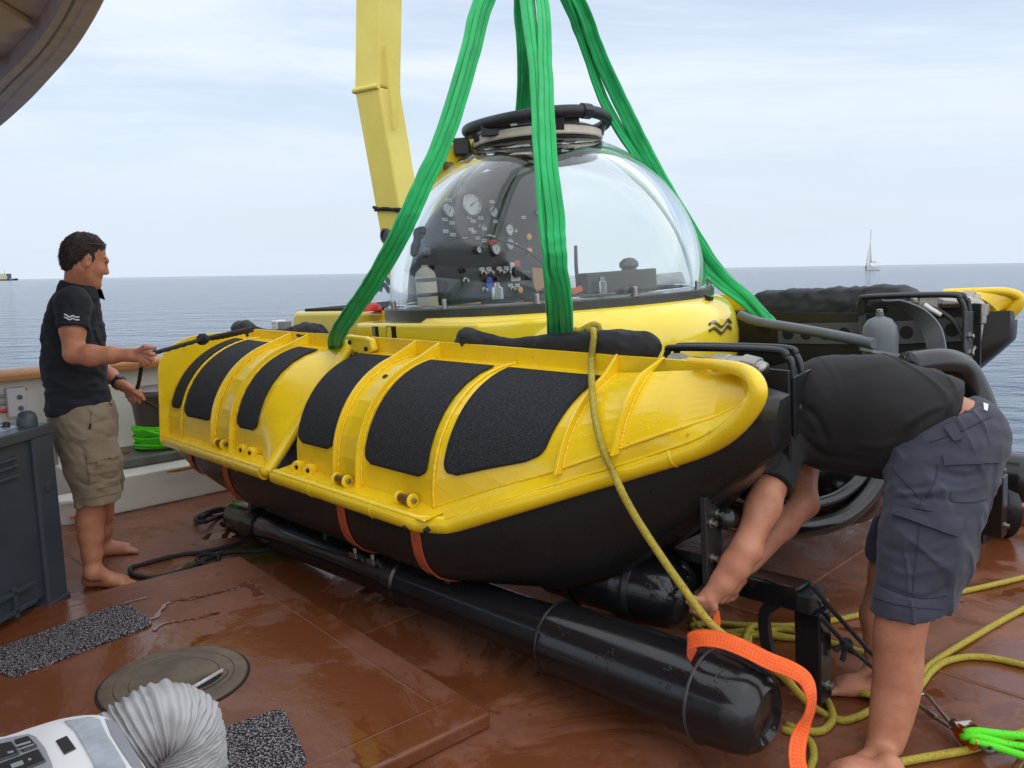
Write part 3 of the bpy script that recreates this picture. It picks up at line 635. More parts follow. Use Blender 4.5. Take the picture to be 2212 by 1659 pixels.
g = G(); st = [[sp + A(x * px, s_ * 5, z * px) for s_, z in ((-1, t_), (-.8, -.3), (.8, -.3), (1, t_))] for x, t_ in ((-32, 6), (-20, 3), (0, 2.6), (20, 3), (28, 4.4))]; g.grid(np.array(st)); g.grid(np.array([[a[0] - A(0, 0, .2), a[3] - A(0, 0, .2)] for a in st])); build('hull', g, SHIPH, ship)
g = G(); g.box(sp + A(2 * px, 0, 6.5 * px), A(8 * px, 0, 0), A(0, 3, 0), A(0, 0, 4 * px)); g.box(sp + A(-1 * px, 0, 12.5 * px), A(4.5 * px, 0, 0), A(0, 2.5, 0), A(0, 0, 2.4 * px)); build('superstructure', g, SHIPS, ship, bevel=.3)
g = G(); g.box(sp + A(12 * px, 0, 9 * px), A(4.5 * px, 0, 0), A(0, 2, 0), A(0, 0, 5.5 * px)); build('funnel', g, SHIPH, ship, bevel=.3)
g = G(); g.tube([sp + A(4 * px, 0, 10 * px), sp + A(4 * px, 0, 25 * px)], [.5, .25], 6); build('mast', g, SHIPS, ship)
# ================================================================== SUBMERSIBLE
LC = .35
sub = thing('submersible', 'yellow and black two pontoon submersible with a clear viewing dome standing on the deck', 'submersible', SO + A(-.2, .4, 0))
def WS0(side): return (lambda f, l, u: W(f, l, u)) if side < 0 else (lambda f, l, u: W(f, 2 * LC - l, u))
PIT = .026                                 # the pontoons sit a touch nose-down of the centre body
def WS(side): return (lambda f, l, u: W(f, l, u - PIT * (f + .13))) if side < 0 else (lambda f, l, u: W(f, 2 * LC - l, u + .07 - PIT * (f + .13)))
def SP(x, y, **k): q = S(x, y, **k); q[2] += PIT * (q[0] + .13); return q
LT, UT, UF = -.84, 1.225, 1.305            # foot of the flange and its top
LB, UB = -1.365, .695                      # base of the shell
def interp(x, xs, ys): return np.interp(x, xs, ys)

# --- lower edge (fender tube) and shell base / top curves in sub axes
tube_px = [(935, 1145, -.10), (1100, 1094, .25), (1250, 1048, .50), (1400, 1003, .76), (1520, 963, .97), (1585, 922, 1.09), (1630, 868, 1.17), (1636, 832, 1.18), (1612, 804, 1.12), (1560, 790, 1.0), (1490, 782, .84)]
nose_tube = [SP(x, y, f=f) for x, y, f in tube_px]
base_px = [(942, 1099, -.13), (1059, 1058, .14), (1188, 1023, .40), (1313, 980, .63), (1450, 933, .86), (1548, 902, 1.0), (1615, 868, 1.10)]
nose_base = np.array([SP(x, y, f=f) for x, y, f in base_px])
top_px = [(1400, 804, .66), (1470, 800, .80), (1536, 800, .92), (1588, 806, 1.02)]
nose_top = np.array([[-.15, LT, UT], [.2, LT, UT], [.45, LT, UT]] + [SP(x, y, f=f) for x, y, f in top_px])
nose_base[0] = [-.13, LB, UB]
def base_at(f):
    if f <= -.13: return A(f, LB - .075 * max(0, (-1.63 - f) / 1.09), UB)
    return A(f, interp(f, nose_base[:, 0], nose_base[:, 1]), interp(f, nose_base[:, 0], nose_base[:, 2]))
def top_at(f):
    if f <= .45: return A(f, LT, UT + .03 * max(0, (-1.63 - f) / 1.09))
    return A(f, interp(f, nose_top[:, 0], nose_top[:, 1]), interp(f, nose_top[:, 0], nose_top[:, 2]))
def shell(f, th, off=0.):                   # th 0 at the top, 1 at the base
    b, t = base_at(f), top_at(min(f, 1.02)); a = th * pi / 2
    q = 1.0 if f < -.13 else max(.25, 1 - (f + .13) * .70)
    e = A(f, t[1] + (b[1] - t[1]) * sin(a) ** .93, b[2] + (t[2] - b[2]) * cos(a) ** .93 if th < 1 else b[2]); s_ = A(f, t[1] + (b[1] - t[1]) * th, b[2] + (t[2] - b[2]) * (1 - th))
    p = e * q + s_ * (1 - q)
    if f > .6: p[0] = lerp(t[0], b[0], th ** .8) if f > 1.02 else f
    if off:
        n_ = A(0, -(sin(a) * .9 + .05), cos(a) * .9 + .05); n_ = n_ / np.linalg.norm(n_); p = p + n_ * off
    return p

def make_pontoon(side):
    w_ = WS(side); near = side < 0
    # ---- black float
    fs = np.array([-2.72, -2.66, -2.5, -2.2, -1.9, -1.4, -.7, -.1, .34, .56, .87, 1.02, 1.12, 1.19])
    ub = np.interp(fs, [-2.72, -2.5, -2.0, -1.4, 0, .34, .56, .87, 1.09, 1.19], [.60, .45, .335, .315, .345, .37, .45, .71, .93, 1.04])
    lo_ = np.interp(fs, [-2.72, -.04, .25, .5, .76, .97, 1.09, 1.19], [-1.45, -1.45] + [q[1] + .01 for q in nose_tube[1:6]] + [-1.02])
    uo = np.interp(fs, [-2.72, -.04, .25, .5, .76, .97, 1.09, 1.19], [.625, .625] + [q[2] - .01 for q in nose_tube[1:6]] + [1.15])
    li = np.interp(fs, [-2.72, .6, 1.0, 1.19], [-.73, -.73, -.74, -.88]); ut = np.interp(fs, [-2.72, .6, 1.19], [1.19, 1.19, 1.20])
    M_ = []
    for f, b, o, uo_, i, t in zip(fs, ub, lo_, uo, li, ut):
        ring = []
        for k in range(29):                 # outer edge round the keel to the inner edge
            a = pi + pi * k / 28; ca, sa = cos(a), sin(a)
            l_ = (o + i) / 2 + (i - o) / 2 * np.sign(ca) * abs(ca) ** .62
            top_ = uo_ + (t - .25 - uo_) * max(0, (ca + 1) / 2) * .4
            ring.append(w_(f, l_, top_ + (b - top_) * abs(sa) ** .72))
        ring += [w_(f, i, (t * .6 + uo_ * .4)), w_(f, i, t), w_(f, max(i - .05, LT + .02) if f < 1.0 else i, t + .01), w_(f, (o + i) / 2, min(t, uo_ + .13)), w_(f, o + .04, uo_ - .01)]
        M_.append(ring)
    g = G(); g.grid(np.array(M_), False, True); k = len(M_[0])
    g.f.append(tuple(range(k))); g.f.append(tuple((len(M_) - 1) * k + j for j in range(k))[::-1])
    hull = build('pontoon_float', g, BLK, sub, smooth=50)
    ftop = lambda f: (np.interp(f, fs, lo_), np.interp(f, fs, uo), np.interp(f, fs, ub), np.interp(f, fs, li), np.interp(f, fs, ut))
    # retaining straps round the float
    for f0 in [S(x, y, l=-1.46)[0] for x, y in ((408, 992), (485, 1020), (735, 1107), (896, 1159))]:
        o, uo_, b, i, t = ftop(f0); q = []
        for k in range(22):
            a = pi + pi * .55 * k / 21; ca, sa = cos(a), sin(a); l_ = (o + i) / 2 + (i - o + .012) / 2 * np.sign(ca) * abs(ca) ** .62
            top_ = uo_ + (t - .25 - uo_) * max(0, (ca + 1) / 2) * .4
            q.append(w_(f0, l_, top_ + (b - .006 - top_) * abs(sa) ** .72))
        g = G(); g.sweep(q, [(-.030, -.003), (-.030, .003), (.030, .003), (.030, -.003)], AF); build('retaining_strap', g, ORGD, hull)
        g = G(); c = q[9]; t_ = nrm(q[10] - q[8]); g.box(c, AF * .028, t_ * .008, np.cross(AF, t_) * .006); build('strap_buckle', g, BLKM, hull)
    # ---- yellow fairing shell: two panels of folded sheet
    FACE = [0, .09, .20, .31, .42, .53, .64, .76, .88, 1.0]
    def panel(name, f0, f1, nose=False):
        g = G(); fl = [f0, f1] if not nose else [f0, f1] + list(np.linspace(f1, 1.10, 12))[1:]
        g.grid(np.array([[w_(*shell(f, th)) for th in FACE] for f in fl]))
        return build(name, g, YEL, sub)
    pr_ = panel('front_fairing', -1.25, -.13, True); pl_ = panel('rear_fairing', -2.715, -1.63)
    # concave gusset at the end of the rear fairing
    g = G(); M_ = []
    for th in np.linspace(0, 1, 15):
        a = w_(*shell(-1.63, th)); b = w_(-1.425, lerp(LT, -1.44, th), lerp(UF - .02, .69, th)); row = []
        for s_ in np.linspace(0, 1, 9):
            p = lerp(a, b, s_); row.append(p)
        M_.append(row)
    g.grid(np.array(M_)); build('end_gusset', g, YEL, pl_, smooth=180)
    g = G(); g.tube([w_(-1.415, -1.46, .650), w_(-1.415, -1.15, .97), w_(-1.42, LT, UF - .01)], .033, 16); build('end_tube', g, YEL, pl_, smooth=40)
    g = G(); g.lathe(w_(-1.415, -1.462, .665) - AL * 0, nrm(w_(-1.41, -1.6, .55) - w_(-1.415, -1.46, .665)), [(.036, -.004), (.030, .018), (.012, .028), (.001, .03)], 16); build('tube_end', g, YEL, pl_, smooth=60)
    # ---- fender tube, ledge
    def ledge(f0, f1, parent, extra):
        fl = [f0, f1]; g = G()
        g.grid(np.array([[w_(f, -1.482, .682), w_(f, -1.476, .684), w_(f, base_at(f)[1] - .002, UB + .002), w_(f, base_at(f)[1] + .004, UB + .006)] for f in fl])); build('ledge_plate', g, YEL, parent)
        g = G(); pts = [w_(lerp(f0, f1, i / 60), -1.479 + .0012 * noise.noise(Vector((i * .9, 1, 1))), .684) for i in range(61)]; g.tube(pts, [.0065 + .003 * noise.noise(Vector((i * .83, 4, 2))) for i in range(61)], 6); build('weld_bead', g, YEL, parent, smooth=180)
    ledge(-2.72, -1.43, pl_, 0); ledge(-1.305, -.05, pr_, 0)
    g = G(); g.tube([w_(f, -1.46, .655) for f in np.linspace(-2.72, -1.42, 12)], .038, 18); build('fender_tube', g, YEL, pl_, smooth=40)
    tb = [w_(f, -1.46, .655) for f in np.linspace(-1.305, -.30, 8)] + [w_(-.11, -1.46, .656)]
    rest = cr([w_(*q) for q in nose_tube], 7)
    g = G(); g.tube(np.array(tb[:-1] + [w_(-.12, -1.46, .656)] + list(rest[2:])), [.038] * (len(tb)) + list(np.interp(np.arange(len(rest) - 2), [0, len(rest) * .45, len(rest) * .62, len(rest) * .8, len(rest)], [.038, .036, .030, .024, .015])), 18); build('fender_tube', g, YEL, pr_, smooth=40)
    for fj, pa in ((-2.42, pl_), (-1.84, pl_), (-1.72, pl_), (-.93, pr_), (-.42, pr_)):
        g = G(); g.lathe(w_(fj, -1.46, .655), AF, [(.038, -.006), (.042, 0), (.038, .006)], 18, caps=False); build('weld_ring', g, YEL, pa, smooth=180)
    wr = rest[24]; g = G(); g.lathe(wr, nrm(rest[25] - rest[23]), [(.036, -.007), (.041, 0), (.036, .007)], 18, caps=False); build('weld_ring', g, YEL, pr_, smooth=180)
    # nose ledge between tube and shell
    tubec = np.array(nose_tube); g = G(); M_ = []
    for f in np.linspace(-.13, 1.09, 16):
        tf = min(f + .07, 1.15); tl = A(tf, np.interp(tf, tubec[:7, 0], tubec[:7, 1]), np.interp(tf, tubec[:7, 0], tubec[:7, 2]))
        b = base_at(f); up = A(0, -.019, .030); M_.append([w_(*(tl + up)), w_(*(lerp(tl + up, b, .5) + A(0, 0, .004))), w_(*(b + A(0, .004, .004)))])
    g.grid(np.array(M_)); build('nose_ledge', g, YEL, pr_, smooth=60)
    for col, rr in ((0, .007), (2, .0075)):
        c = cr([m[col] for m in M_], 6); g = G(); g.tube(c, [rr + .004 * noise.noise(Vector((i * .7, col, 2))) for i in range(len(c))], 6); build('weld_bead', g, YEL, pr_, smooth=180)
    # sheet that closes the nose between the last fold and the fender tube
    g = G(); M_ = []; tarr = np.array(nose_tube)
    for th in np.linspace(0, 1, 14):
        a_ = shell(1.10, th); ti = lerp(10.0, 5.6, th ** .8); i0 = int(min(ti, 9)); b_ = lerp(tarr[i0], tarr[i0 + 1], ti - i0); b_ = b_ + A(-.006, .002, .022)
        M_.append([w_(*(lerp(a_, b_, s_) + A(0, 0, .006 * sin(pi * s_)))) for s_ in np.linspace(0, 1, 6)])
    g.grid(np.array(M_)); build('nose_web', g, YEL, pr_, smooth=60)
    # ---- top flange (two lengths) and its sloping front end
    for f0, f1, pa in ((-2.72, -1.47, pl_), (-1.26, .76, pr_)):
        poly = [w_(f0, LT, 1.19), w_(f1, LT, 1.19), w_(f1, LT, UF), w_(f0, LT, UF)]
        if f1 > 0: poly = [w_(f0, LT, 1.19), w_(1.02, LT, 1.19), w_(1.02, LT, 1.215), w_(f1, LT, UF - .012), w_(f0, LT, UF)]
        g = G(); g.plate(poly, (w_(0, LT + .014, 0) - w_(0, LT, 0))); build('top_flange', g, YEL, pa, bevel=.003)
    g = G(); g.plate([w_(f, LT - .008, u) for f, u in ((-1.44, 1.235), (-1.27, 1.20), (-1.18, 1.24), (-1.20, 1.30), (-1.26, 1.31), (-1.44, 1.312))], (w_(0, LT - .05, 0) - w_(0, LT - .008, 0))); hl = build('hinge_lug', g, YEL, pr_, bevel=.012)
    for f, u in ((-1.39, 1.275), (-1.235, 1.245)):
        g = G(); c = w_(f, LT - .059, u); ax = nrm(w_(0, -1, 0) - w_(0, 0, 0)); g.lathe(c, ax, [(.013, -.004), (.013, .002), (.001, .002)], 14); build('lug_hole', g, RIM, hl, smooth=30)
    # ---- ribs
    def rib(f, pa, th0=0.0):
        top = [(LT - .001, UF - .004)]; out = []
        for th in np.linspace(.16, 1.0, 18):
            p = shell(f, th, .030); out.append((p[1], p[2]))
        inn_ = [(shell(f, th, -.004)[1], shell(f, th, -.004)[2]) for th in np.linspace(1.0, 0, 16)]
        b = base_at(f); out.append((b[1] - .040, b[2] - .012)); inn_ = [(b[1] + .002, b[2] - .012)] + inn_
        g = G(); poly = [w_(f, l, u) for l, u in top + out + inn_]; 
        # strip of quads between the outer and inner curve
        O_ = [w_(f, l, u) for l, u in top + out]; I_ = [w_(f, l, u) for l, u in inn_[::-1]]; I_ = [w_(f, LT, UT)] + I_[-len(O_) + 1:] if len(I_) >= len(O_) else I_
        nO = 24; cO = resample(O_, nO); cI = resample(I_, nO); d_ = AF * .007
        M_ = np.array([[a - d_, a + d_, b_ + d_, b_ - d_] for a, b_ in zip(cO, cI)]); g.grid(M_, False, True); g.f.append((0, 1, 2, 3)); n0 = (nO - 1) * 4; g.f.append((n0 + 3, n0 + 2, n0 + 1, n0))
        r = build('rib', g, YEL, pa, smooth=30, bevel=.002)
        for s_ in (-1, 1):
            c = resample([w_(f + s_ * .010, *shell(f + s_ * .010, th, .002)[1:]) for th in np.linspace(.03, 1, 30)], 90); g = G()
            g.tube(c, [.0055 + .0045 * noise.noise(Vector((i * .62, s_ * 3 + f * 9, 7))) for i in range(90)], 5); build('weld_bead', g, YEL, r, smooth=180)
    for f, pa in ((-2.135, pl_), (-1.925, pl_), (-.862, pr_), (-.668, pr_), (.445, pr_), (.668, pr_)): rib(f, pa)
    # seam bead up the corner crease and the rear seam
    for f, pa in ((-.13, pr_), (-2.545, pl_)):
        c = resample([w_(f, *shell(f, th, .004)[1:]) for th in np.linspace(0, 1, 24)], 90); g = G(); g.tube(c, [.0070 + .0045 * noise.noise(Vector((i * .62, f * 9, 3))) for i in range(90)], 6); build('weld_bead', g, YEL, pa, smooth=180)
    # ---- end plate at the stern
    prof = [(-1.50, .64), (-1.505, .66), (-1.462, 1.10), (-1.44, 1.17), (-1.395, 1.225), (-1.33, 1.265), (-1.23, 1.295), (-1.04, 1.30), (-.86, 1.30), (-.86, 1.19), (-1.36, .64)]
    g = G(); g.plate([w_(-2.72, l, u) for l, u in prof], -AF * .014); build('end_plate', g, YEL, pl_, bevel=.003)
    # ---- anti-slip pads
    def pad(f0, f1, t0, t1, pa, r=.055, slant=None):
        g = G(); nf, nt = 22, 34; M_ = []
        for i in range(nf):
            row = []
            for j in range(nt):
                a = i / (nf - 1); b = j / (nt - 1)
                # rounded corners: squeeze the f range near both ends
                L_ = (t1 - t0) * .80; d0 = min(b * L_, 1e9); d1 = (1 - b) * L_; sq = 0
                if d1 < r: sq = r - sqrt(max(0, r * r - (r - d1) ** 2))
                ff0, ff1 = f0 + sq, f1 - sq
                if slant: ff1 = ff1 + slant * (1 - b)
                f = lerp(ff0, ff1, a); p = shell(f, lerp(t0, t1, b), .0065); row.append(w_(*p))
            M_.append(row)
        g.grid(np.array(M_)); o = build('grip_pad', g, PADM, pa, smooth=180); sm = o.modifiers.new('solid', 'SOLIDIFY'); sm.thickness = .006; sm.offset = 0
    pad(-2.69, -2.575, .10, .82, pl_, .03); pad(-2.515, -2.165, .10, .86, pl_); pad(-1.885, -1.67, .10, .86, pl_, .045)
    pad(-1.235, -.90, .10, .86, pr_); pad(-.630, -.175, .10, .88, pr_); pad(-.085, .36, .10, .88, pr_, .07, slant=.05)
    # ---- rollers and twin lugs on the ledge
    def roller(f, pa, h=.0):
        c = w_(f, -1.405, .715); a = AF
        g = G()
        for s_ in (-.045, .045): g.lathe(c + a * s_, a, [(.001, -.006), (.026, -.006), (.030, -.003), (.030, .003), (.026, .006), (.001, .006)], 18)
        br = build('roller_bracket', g, YEL, pa, smooth=30)
        g = G(); g.lathe(c, a, [(.001, -.039), (.019, -.039), (.019, .039), (.001, .039)], 16); build('roller', g, BRONZE, br, smooth=40)
        for s_ in (-1, 1):
            g = G(); g.lathe(c + a * s_ * .051, a * s_, [(.014, 0), (.014, .009), (.009, .010), (.009, .016), (.001, .016)], 6); build('bolt', g, STEEL, br)
    def lugs(f, pa):
        for k, s_ in enumerate((-.055, .055)):
            c = w_(f + s_, -1.400, .708); ax = nrm(nrm(w_(0, -1, .2) - w_(0, 0, 0)) + AF * .5)
            g = G(); g.lathe(c, ax, [(.034, -.03), (.034, .006), (.028, .014), (.013, .014), (.012, .0)], 18); l_ = build('shackle_lug', g, YEL, pa, smooth=40)
            g = G(); g.lathe(c + ax * .004, ax, [(.0125, 0), (.001, .001)], 14); build('lug_hole', g, RIM, l_)
    roller(-2.60, pl_); roller(-2.05, pl_); lugs(-1.75, pl_); lugs(-1.13, pr_); roller(-.765, pr_); roller(-.27, pr_)
    for f, l, u in ((-.17, -1.492, .636), (-.035, -1.486, .652)):
        g = G(); c = w_(f, l, u); ax = nrm(w_(.25 if f > 0 else 0, -.9, -.35) - w_(0, 0, 0)); g.lathe(c, ax, [(.012, -.01), (.012, .011), (.001, .011)], 14); build('drain_hole', g, RIM, pr_, smooth=30)
    g = G(); p = shell(-.765, .33, .002); g.lathe(w_(*p), nrm(w_(0, -.5, .85) - w_(0, 0, 0)), [(.014, -.004), (.014, .001), (.001, .001)], 14); build('drain_hole', g, RIM, pr_)
    # ---- inner wall, guard rails and front plate
    iw = [(-1.2, 1.20), (.62, 1.20), (.62, 1.27), (1.10, 1.26), (1.10, .86), (.90, .70), (.5, .45), (-1.2, .45)]
    g = G(); g.plate([w_(f, -.715, u) for f, u in iw], (w_(0, -.70, 0) - w_(0, -.715, 0))); inner = build('inner_plate', g, BLKM, sub, bevel=.003)
    for f in np.arange(-.15, .62, .13):
        g = G(); g.lathe(w_(f, -.699, 1.10), nrm(w_(0, 1, 0) - w_(0, 0, 0)), [(.045, -.001), (.045, .0015), (.001, .0018)], 20); build('lightening_hole', g, RIM, inner, smooth=30)
    strip = [(-.05, 1.00), (.60, 1.02), (1.04, 1.06), (1.04, 1.19), (.62, 1.15), (-.05, 1.125)]
    g = G(); g.plate([w_(f, -.698, u) for f, u in strip], (w_(0, -.688, 0) - w_(0, -.698, 0))); st = build('perforated_strip', g, HOLEP, inner, bevel=.002)
    for f in np.arange(.02, 1.02, .118):
        u = np.interp(f, [-.05, .6, 1.04], [1.062, 1.085, 1.125]); g = G(); g.lathe(w_(f, -.6875, u), nrm(w_(0, 1, 0) - w_(0, 0, 0)), [(.037, -.001), (.037, .0012), (.001, .0016)], 20); build('strip_hole', g, RIM, st, smooth=30)
    g = G(); g.box(w_(.50, -.65, 1.09), AF * .004, (w_(0, 1, 0) - w_(0, 0, 0)) * .045, AU * .10); build('stiffener', g, HOLEP, inner)
    for k, (l, f0) in enumerate(((-.62, .53), (-.55, .53))):
        pts = cr([w_(f0 - .02, l, 1.20), w_(f0, l, 1.285), w_(f0 + .05, l, 1.305), w_(.99, l, 1.315), w_(1.045, l, 1.29), w_(1.065, l, 1.24), w_(1.065, l, .90 if k == 0 else 1.2)], 8)
        g = G(); g.tube(pts, .014, 12); build('guard_rail', g, BLKM, inner, smooth=180)
    g = G(); g.plate([w_(1.07, -.64, .86), w_(1.07, -.50, .93), w_(1.07, -.50, 1.235), w_(1.07, -.64, 1.225)], AF * .012); fpz = build('rail_plate', g, BLKM, inner, bevel=.003)
    for u in (1.10, 1.01):
        for l in (-.575,):
            c = w_(1.082, l, u); g = G(); g.lathe(c, AF, [(.022, 0), (.022, .004), (.012, .005), (.012, .022), (.009, .024), (.001, .024)], 16); build('bolt', g, STEEL, fpz, smooth=30)
    # pipework behind the nose tube
    pts = cr([w_(.66, -.80, 1.27), w_(.80, -.80, 1.275), w_(.98, -.80, 1.285), w_(1.06, -.81, 1.27)], 8)
    g = G(); g.tube(pts, .030, 14); pv = build('steel_pipe', g, STEEL, sub, smooth=180)
    for q_, r_ in ((3, .040), (12, .036), (18, .036)):
        g = G(); g.lathe(pts[q_], nrm(pts[q_ + 1] - pts[q_ - 1]), [(.03, -.03), (r_, -.028), (r_, .028), (.03, .03)], 6 if q_ == 3 else 16, caps=False); build('pipe_union', g, STEEL, pv, smooth=30)
    return hull
def resample(pts, n):
    p = np.asarray(pts, float); s_ = np.concatenate([[0], np.cumsum(np.linalg.norm(np.diff(p, axis=0), axis=1))]); t = np.linspace(0, s_[-1], n)
    return np.stack([np.interp(t, s_, p[:, i]) for i in range(3)], 1)
hull_n = make_pontoon(-1); hull_f = make_pontoon(1)

# --- battery pods under the pontoons
def pod(side):
    w_ = WS0(side); l, u = -1.235, .235
    segs = [(-2.36, .001), (-2.36, .06), (-2.345, .090), (-2.30, .107), (-1.95, .108), (-1.94, .100), (-1.92, .100), (-1.90, .108), (-1.55, .108), (-.98, .104), (-.62, .104), (-.61, .122), (-.54, .124), (-.53, .112), (-.50, .112), (-.49, .108), (.40, .112), (.405, .138), (.43, .146), (.46, .138), (1.06, .145), (1.065, .152), (1.09, .154), (1.11, .147), (1.18, .144), (1.235, .132), (1.265, .110), (1.28, .085), (1.262, .07), (1.268, .03), (1.268, .001)]
    g = G(); g.lathe(w_(0, l, u), AF, [(r, f) for f, r in segs], 40, caps=False); b = build('battery_pod', g, BLKG, sub, smooth=35)
    g = G(); g.lathe(w_(1.0775, l, u), AF, [(.153, -.006), (.157, 0), (.153, .006)], 40, caps=False); build('end_band', g, DGREY, b, smooth=180)
    g = G(); g.lathe(w_(.4175, l, u), AF, [(.141, -.008), (.149, 0), (.141, .008)], 40, caps=False); build('joint_band', g, BLKM, b, smooth=180)
    for f in (-.86, -.71):
        o = w_(f, l - .08, u + .085); g = G(); g.box(o, AF * .03, AL * .02, AU * .014); g.cyl(o, o + AU * .035, .012, n=10); build('pod_valve', g, STEEL, b, bevel=.003)
    for f in (-2.05, -1.2, -.2):         # saddles that carry the pontoon
        g = G(); g.plate([w_(f, l - .06, u + .09), w_(f, l + .16, u + .06), w_(f, l + .34, .46), w_(f, l - .04, .46)], AF * .03); build('saddle', g, BLKM, b, bevel=.004)
    return b
pod_n = pod(-1); pod_f = pod(1)
# second tank and skid frame at the near front
w_ = WS(-1)
def tank(side):
    w_ = WS(side); c = w_(.53, -.92, .40)
    g = G(); g.lathe(c, AF, [(.001, -.45), (.12, -.45), (.14, -.40), (.14, -.02), (.150, -.01), (.150, .03), (.142, .04), (.142, .12), (.13, .20), (.10, .25), (.05, .275), (.001, .28)], 32, caps=False); b = build('trim_tank', g, BLKG, sub, smooth=40)
    for k in (-.25, .06): g = G(); g.lathe(c + AF * k, AF, [(.144, -.02), (.152, 0), (.144, .02)], 32, caps=False); build('tank_band', g, BLKM, b, smooth=180)
tank(-1); tank(1)
def skid(side):
    w_ = WS0(side); al = nrm(w_(0, 1, 0) - w_(0, 0, 0)); fe, lq, ut_ = SK
    g = G(); g.box(w_(fe - .30, lq, ut_ - .045), AF * .30, al * .050, AU * .045); fr = build('skid_frame', g, BLKG, sub, bevel=.008)
    g = G(); g.box(w_(fe + .012, lq + .012, ut_ - .055), AF * .035, al * .060, AU * .035); build('corner_block', g, BLKM, fr, bevel=.006)
    g = G(); g.box(w_(fe + .018, lq + .02, (ut_ - .09 + .04) / 2), AF * .048, al * .045, AU * (ut_ - .13) / 2); build('post', g, BLKG, fr, bevel=.006)
    g = G(); c_ = cr([w_(fe - .10, lq - .03, ut_ - .09), w_(fe - .14, lq - .03, .33), w_(fe - .13, lq - .03, .20), w_(fe - .06, lq - .03, .08)], 8); g.sweep(c_, [(-.012, -.02), (-.012, .02), (.012, .02), (.012, -.02)], al); build('curved_strut', g, BLKM, fr, smooth=40)
    for l, u in ((lq + .03, ut_ - .06), (lq + .02, .10)):
        g = G(); g.lathe(w_(fe + .066 if u < .2 else fe + .047, l, u), AF, [(.018, 0), (.018, .006), (.012, .007), (.012, .022), (.001, .023)], 14); build('bolt', g, STEEL, fr, smooth=30)
    g = G(); g.box(w_(.95, -1.00, .66), AF * .012, al * .05, AU * .17); hb = build('hanger_plate', g, BLKM, fr, bevel=.004)
    for l, u in ((-1.02, .735), (-.98, .757), (-1.02, .61)):
        g = G(); g.lathe(w_(.963, l, u), AF, [(.018, 0), (.018, .004), (.011, .005), (.011, .022), (.001, .023)], 14); build('bolt', g, STEEL, hb, smooth=30)
SK = S(1738, 1262, l=-.74)
skid(-1); skid(1)

# --- central body between the pontoons
C0 = S(1182, 640, l=LC); FC, UR = C0[0], C0[2]           # dome centre along f, ring top height
RR, RS = 1.015, .975
g = G(); g.lathe(W(FC, LC, 0), AU, [(.001, .35), (.45, .36), (.72, .55), (.90, .85), (.94, 1.1), (.94, UR - .14), (.001, UR - .14)], 48, caps=False); build('pressure_hull', g, BLK, sub, smooth=50)
# yellow fairing round the dome: flattened, longer fore and aft
g = G(); nA = 96; M_ = []
prof = [(0, .13), (.10, .128), (.55, .115), (.80, .085), (.94, .03), (1.0, -.05), (1.0, -.11), (.96, -.19), (.85, -.26), (.60, -.32)]
for i in range(nA):
    a = 2 * pi * i / nA; ca, sa = cos(a), sin(a); front = ca > 0
    n_ = 2.1 if front else 2.7; af, al_ = (1.16 if front else 1.20), 1.055
    r = 1 / ((abs(ca) / af) ** n_ + (abs(sa) / al_) ** n_) ** (1 / n_); row = []
    for s_, h in prof:
        ri = .955; rad = lerp(ri, r, s_) if s_ < .99 else r
        hh = h * (1.0 if front else .75) - (.0 if front else .02 * abs(ca))
        row.append(W(FC + rad * ca, LC + rad * sa, UR - .155 + hh - (.05 if front else .01) * max(0, ca) * s_))
    M_.append(row)
g.grid(np.array(M_), True, False); col_ = build('dome_fairing', g, YELF, sub, smooth=60)
BV_COL = BVHTree.FromPolygons([tuple(v) for v in np.vstack(g.v)], g.f)
def hit(bv, x, y):
    v = Vector(ray(x, y)).normalized(); h = bv.ray_cast(Vector(CAM), v); return (np.array(h[0]), np.array(h[1])) if h[0] is not None else (None, None)
# wave emblem and cleat on the fairing
def emblem(bv, pts_px, half, parent, m, name='wave_emblem'):
    g = G(); top, bot = [], []
    for i in range(len(pts_px)):
        x, y = pts_px[i]; a, n1_ = hit(bv, x, y - half); b, n2_ = hit(bv, x, y + half)
        if a is None or b is None: continue
        if n1_ @ ray(x, y) > 0: n1_ = -n1_; n2_ = -n2_
        top.append((a + n1_ * .001, a + n1_ * .010)); bot.append((b + n2_ * .001, b + n2_ * .010))
    if len(top) < 2: return
    g.grid(np.array([[t[0], t[1], b[1], b[0]] for t, b in zip(top, bot)]), False, True); build(name, g, m, parent, bevel=.0015)
wav = cr([(1531, 701), (1541, 695), (1551, 703), (1557, 706), (1564, 698), (1570, 691), (1577, 697)], 5)
emblem(BV_COL, wav, 2.6, col_, LOGOM); emblem(BV_COL, wav + A(0, 14), 3.0, col_, LOGOM)
p0, n0 = hit(BV_COL, 1531, 648)
if p0 is not None:
    n0 = n0 if n0 @ ray(1531, 648) < 0 else -n0; tx = nrm(np.cross(n0, A(0, 0, 1)))
    g = G(); g.box(p0 + n0 * .006, tx * .030, np.cross(n0, tx) * .014, n0 * .006); g.box(p0 + n0 * .018 + tx * .012, tx * .016, np.cross(n0, tx) * .022, n0 * .008); build('cleat', g, BLKM, col_, bevel=.003)
for x in ():
    p0, n0 = hit(BV_COL, x, 722)
    if p0 is not None:
        n0 = n0 if n0 @ ray(x, 722) < 0 else -n0; tx = nrm(np.cross(n0, A(0, 0, 1))); ty = np.cross(n0, tx)
        g = G(); g.box(p0, tx * (.016 if x == 812 else .030), ty * .034, n0 * .004); build('fairing_slot', g, RIM if x == 812 else YELF, col_, bevel=.002)
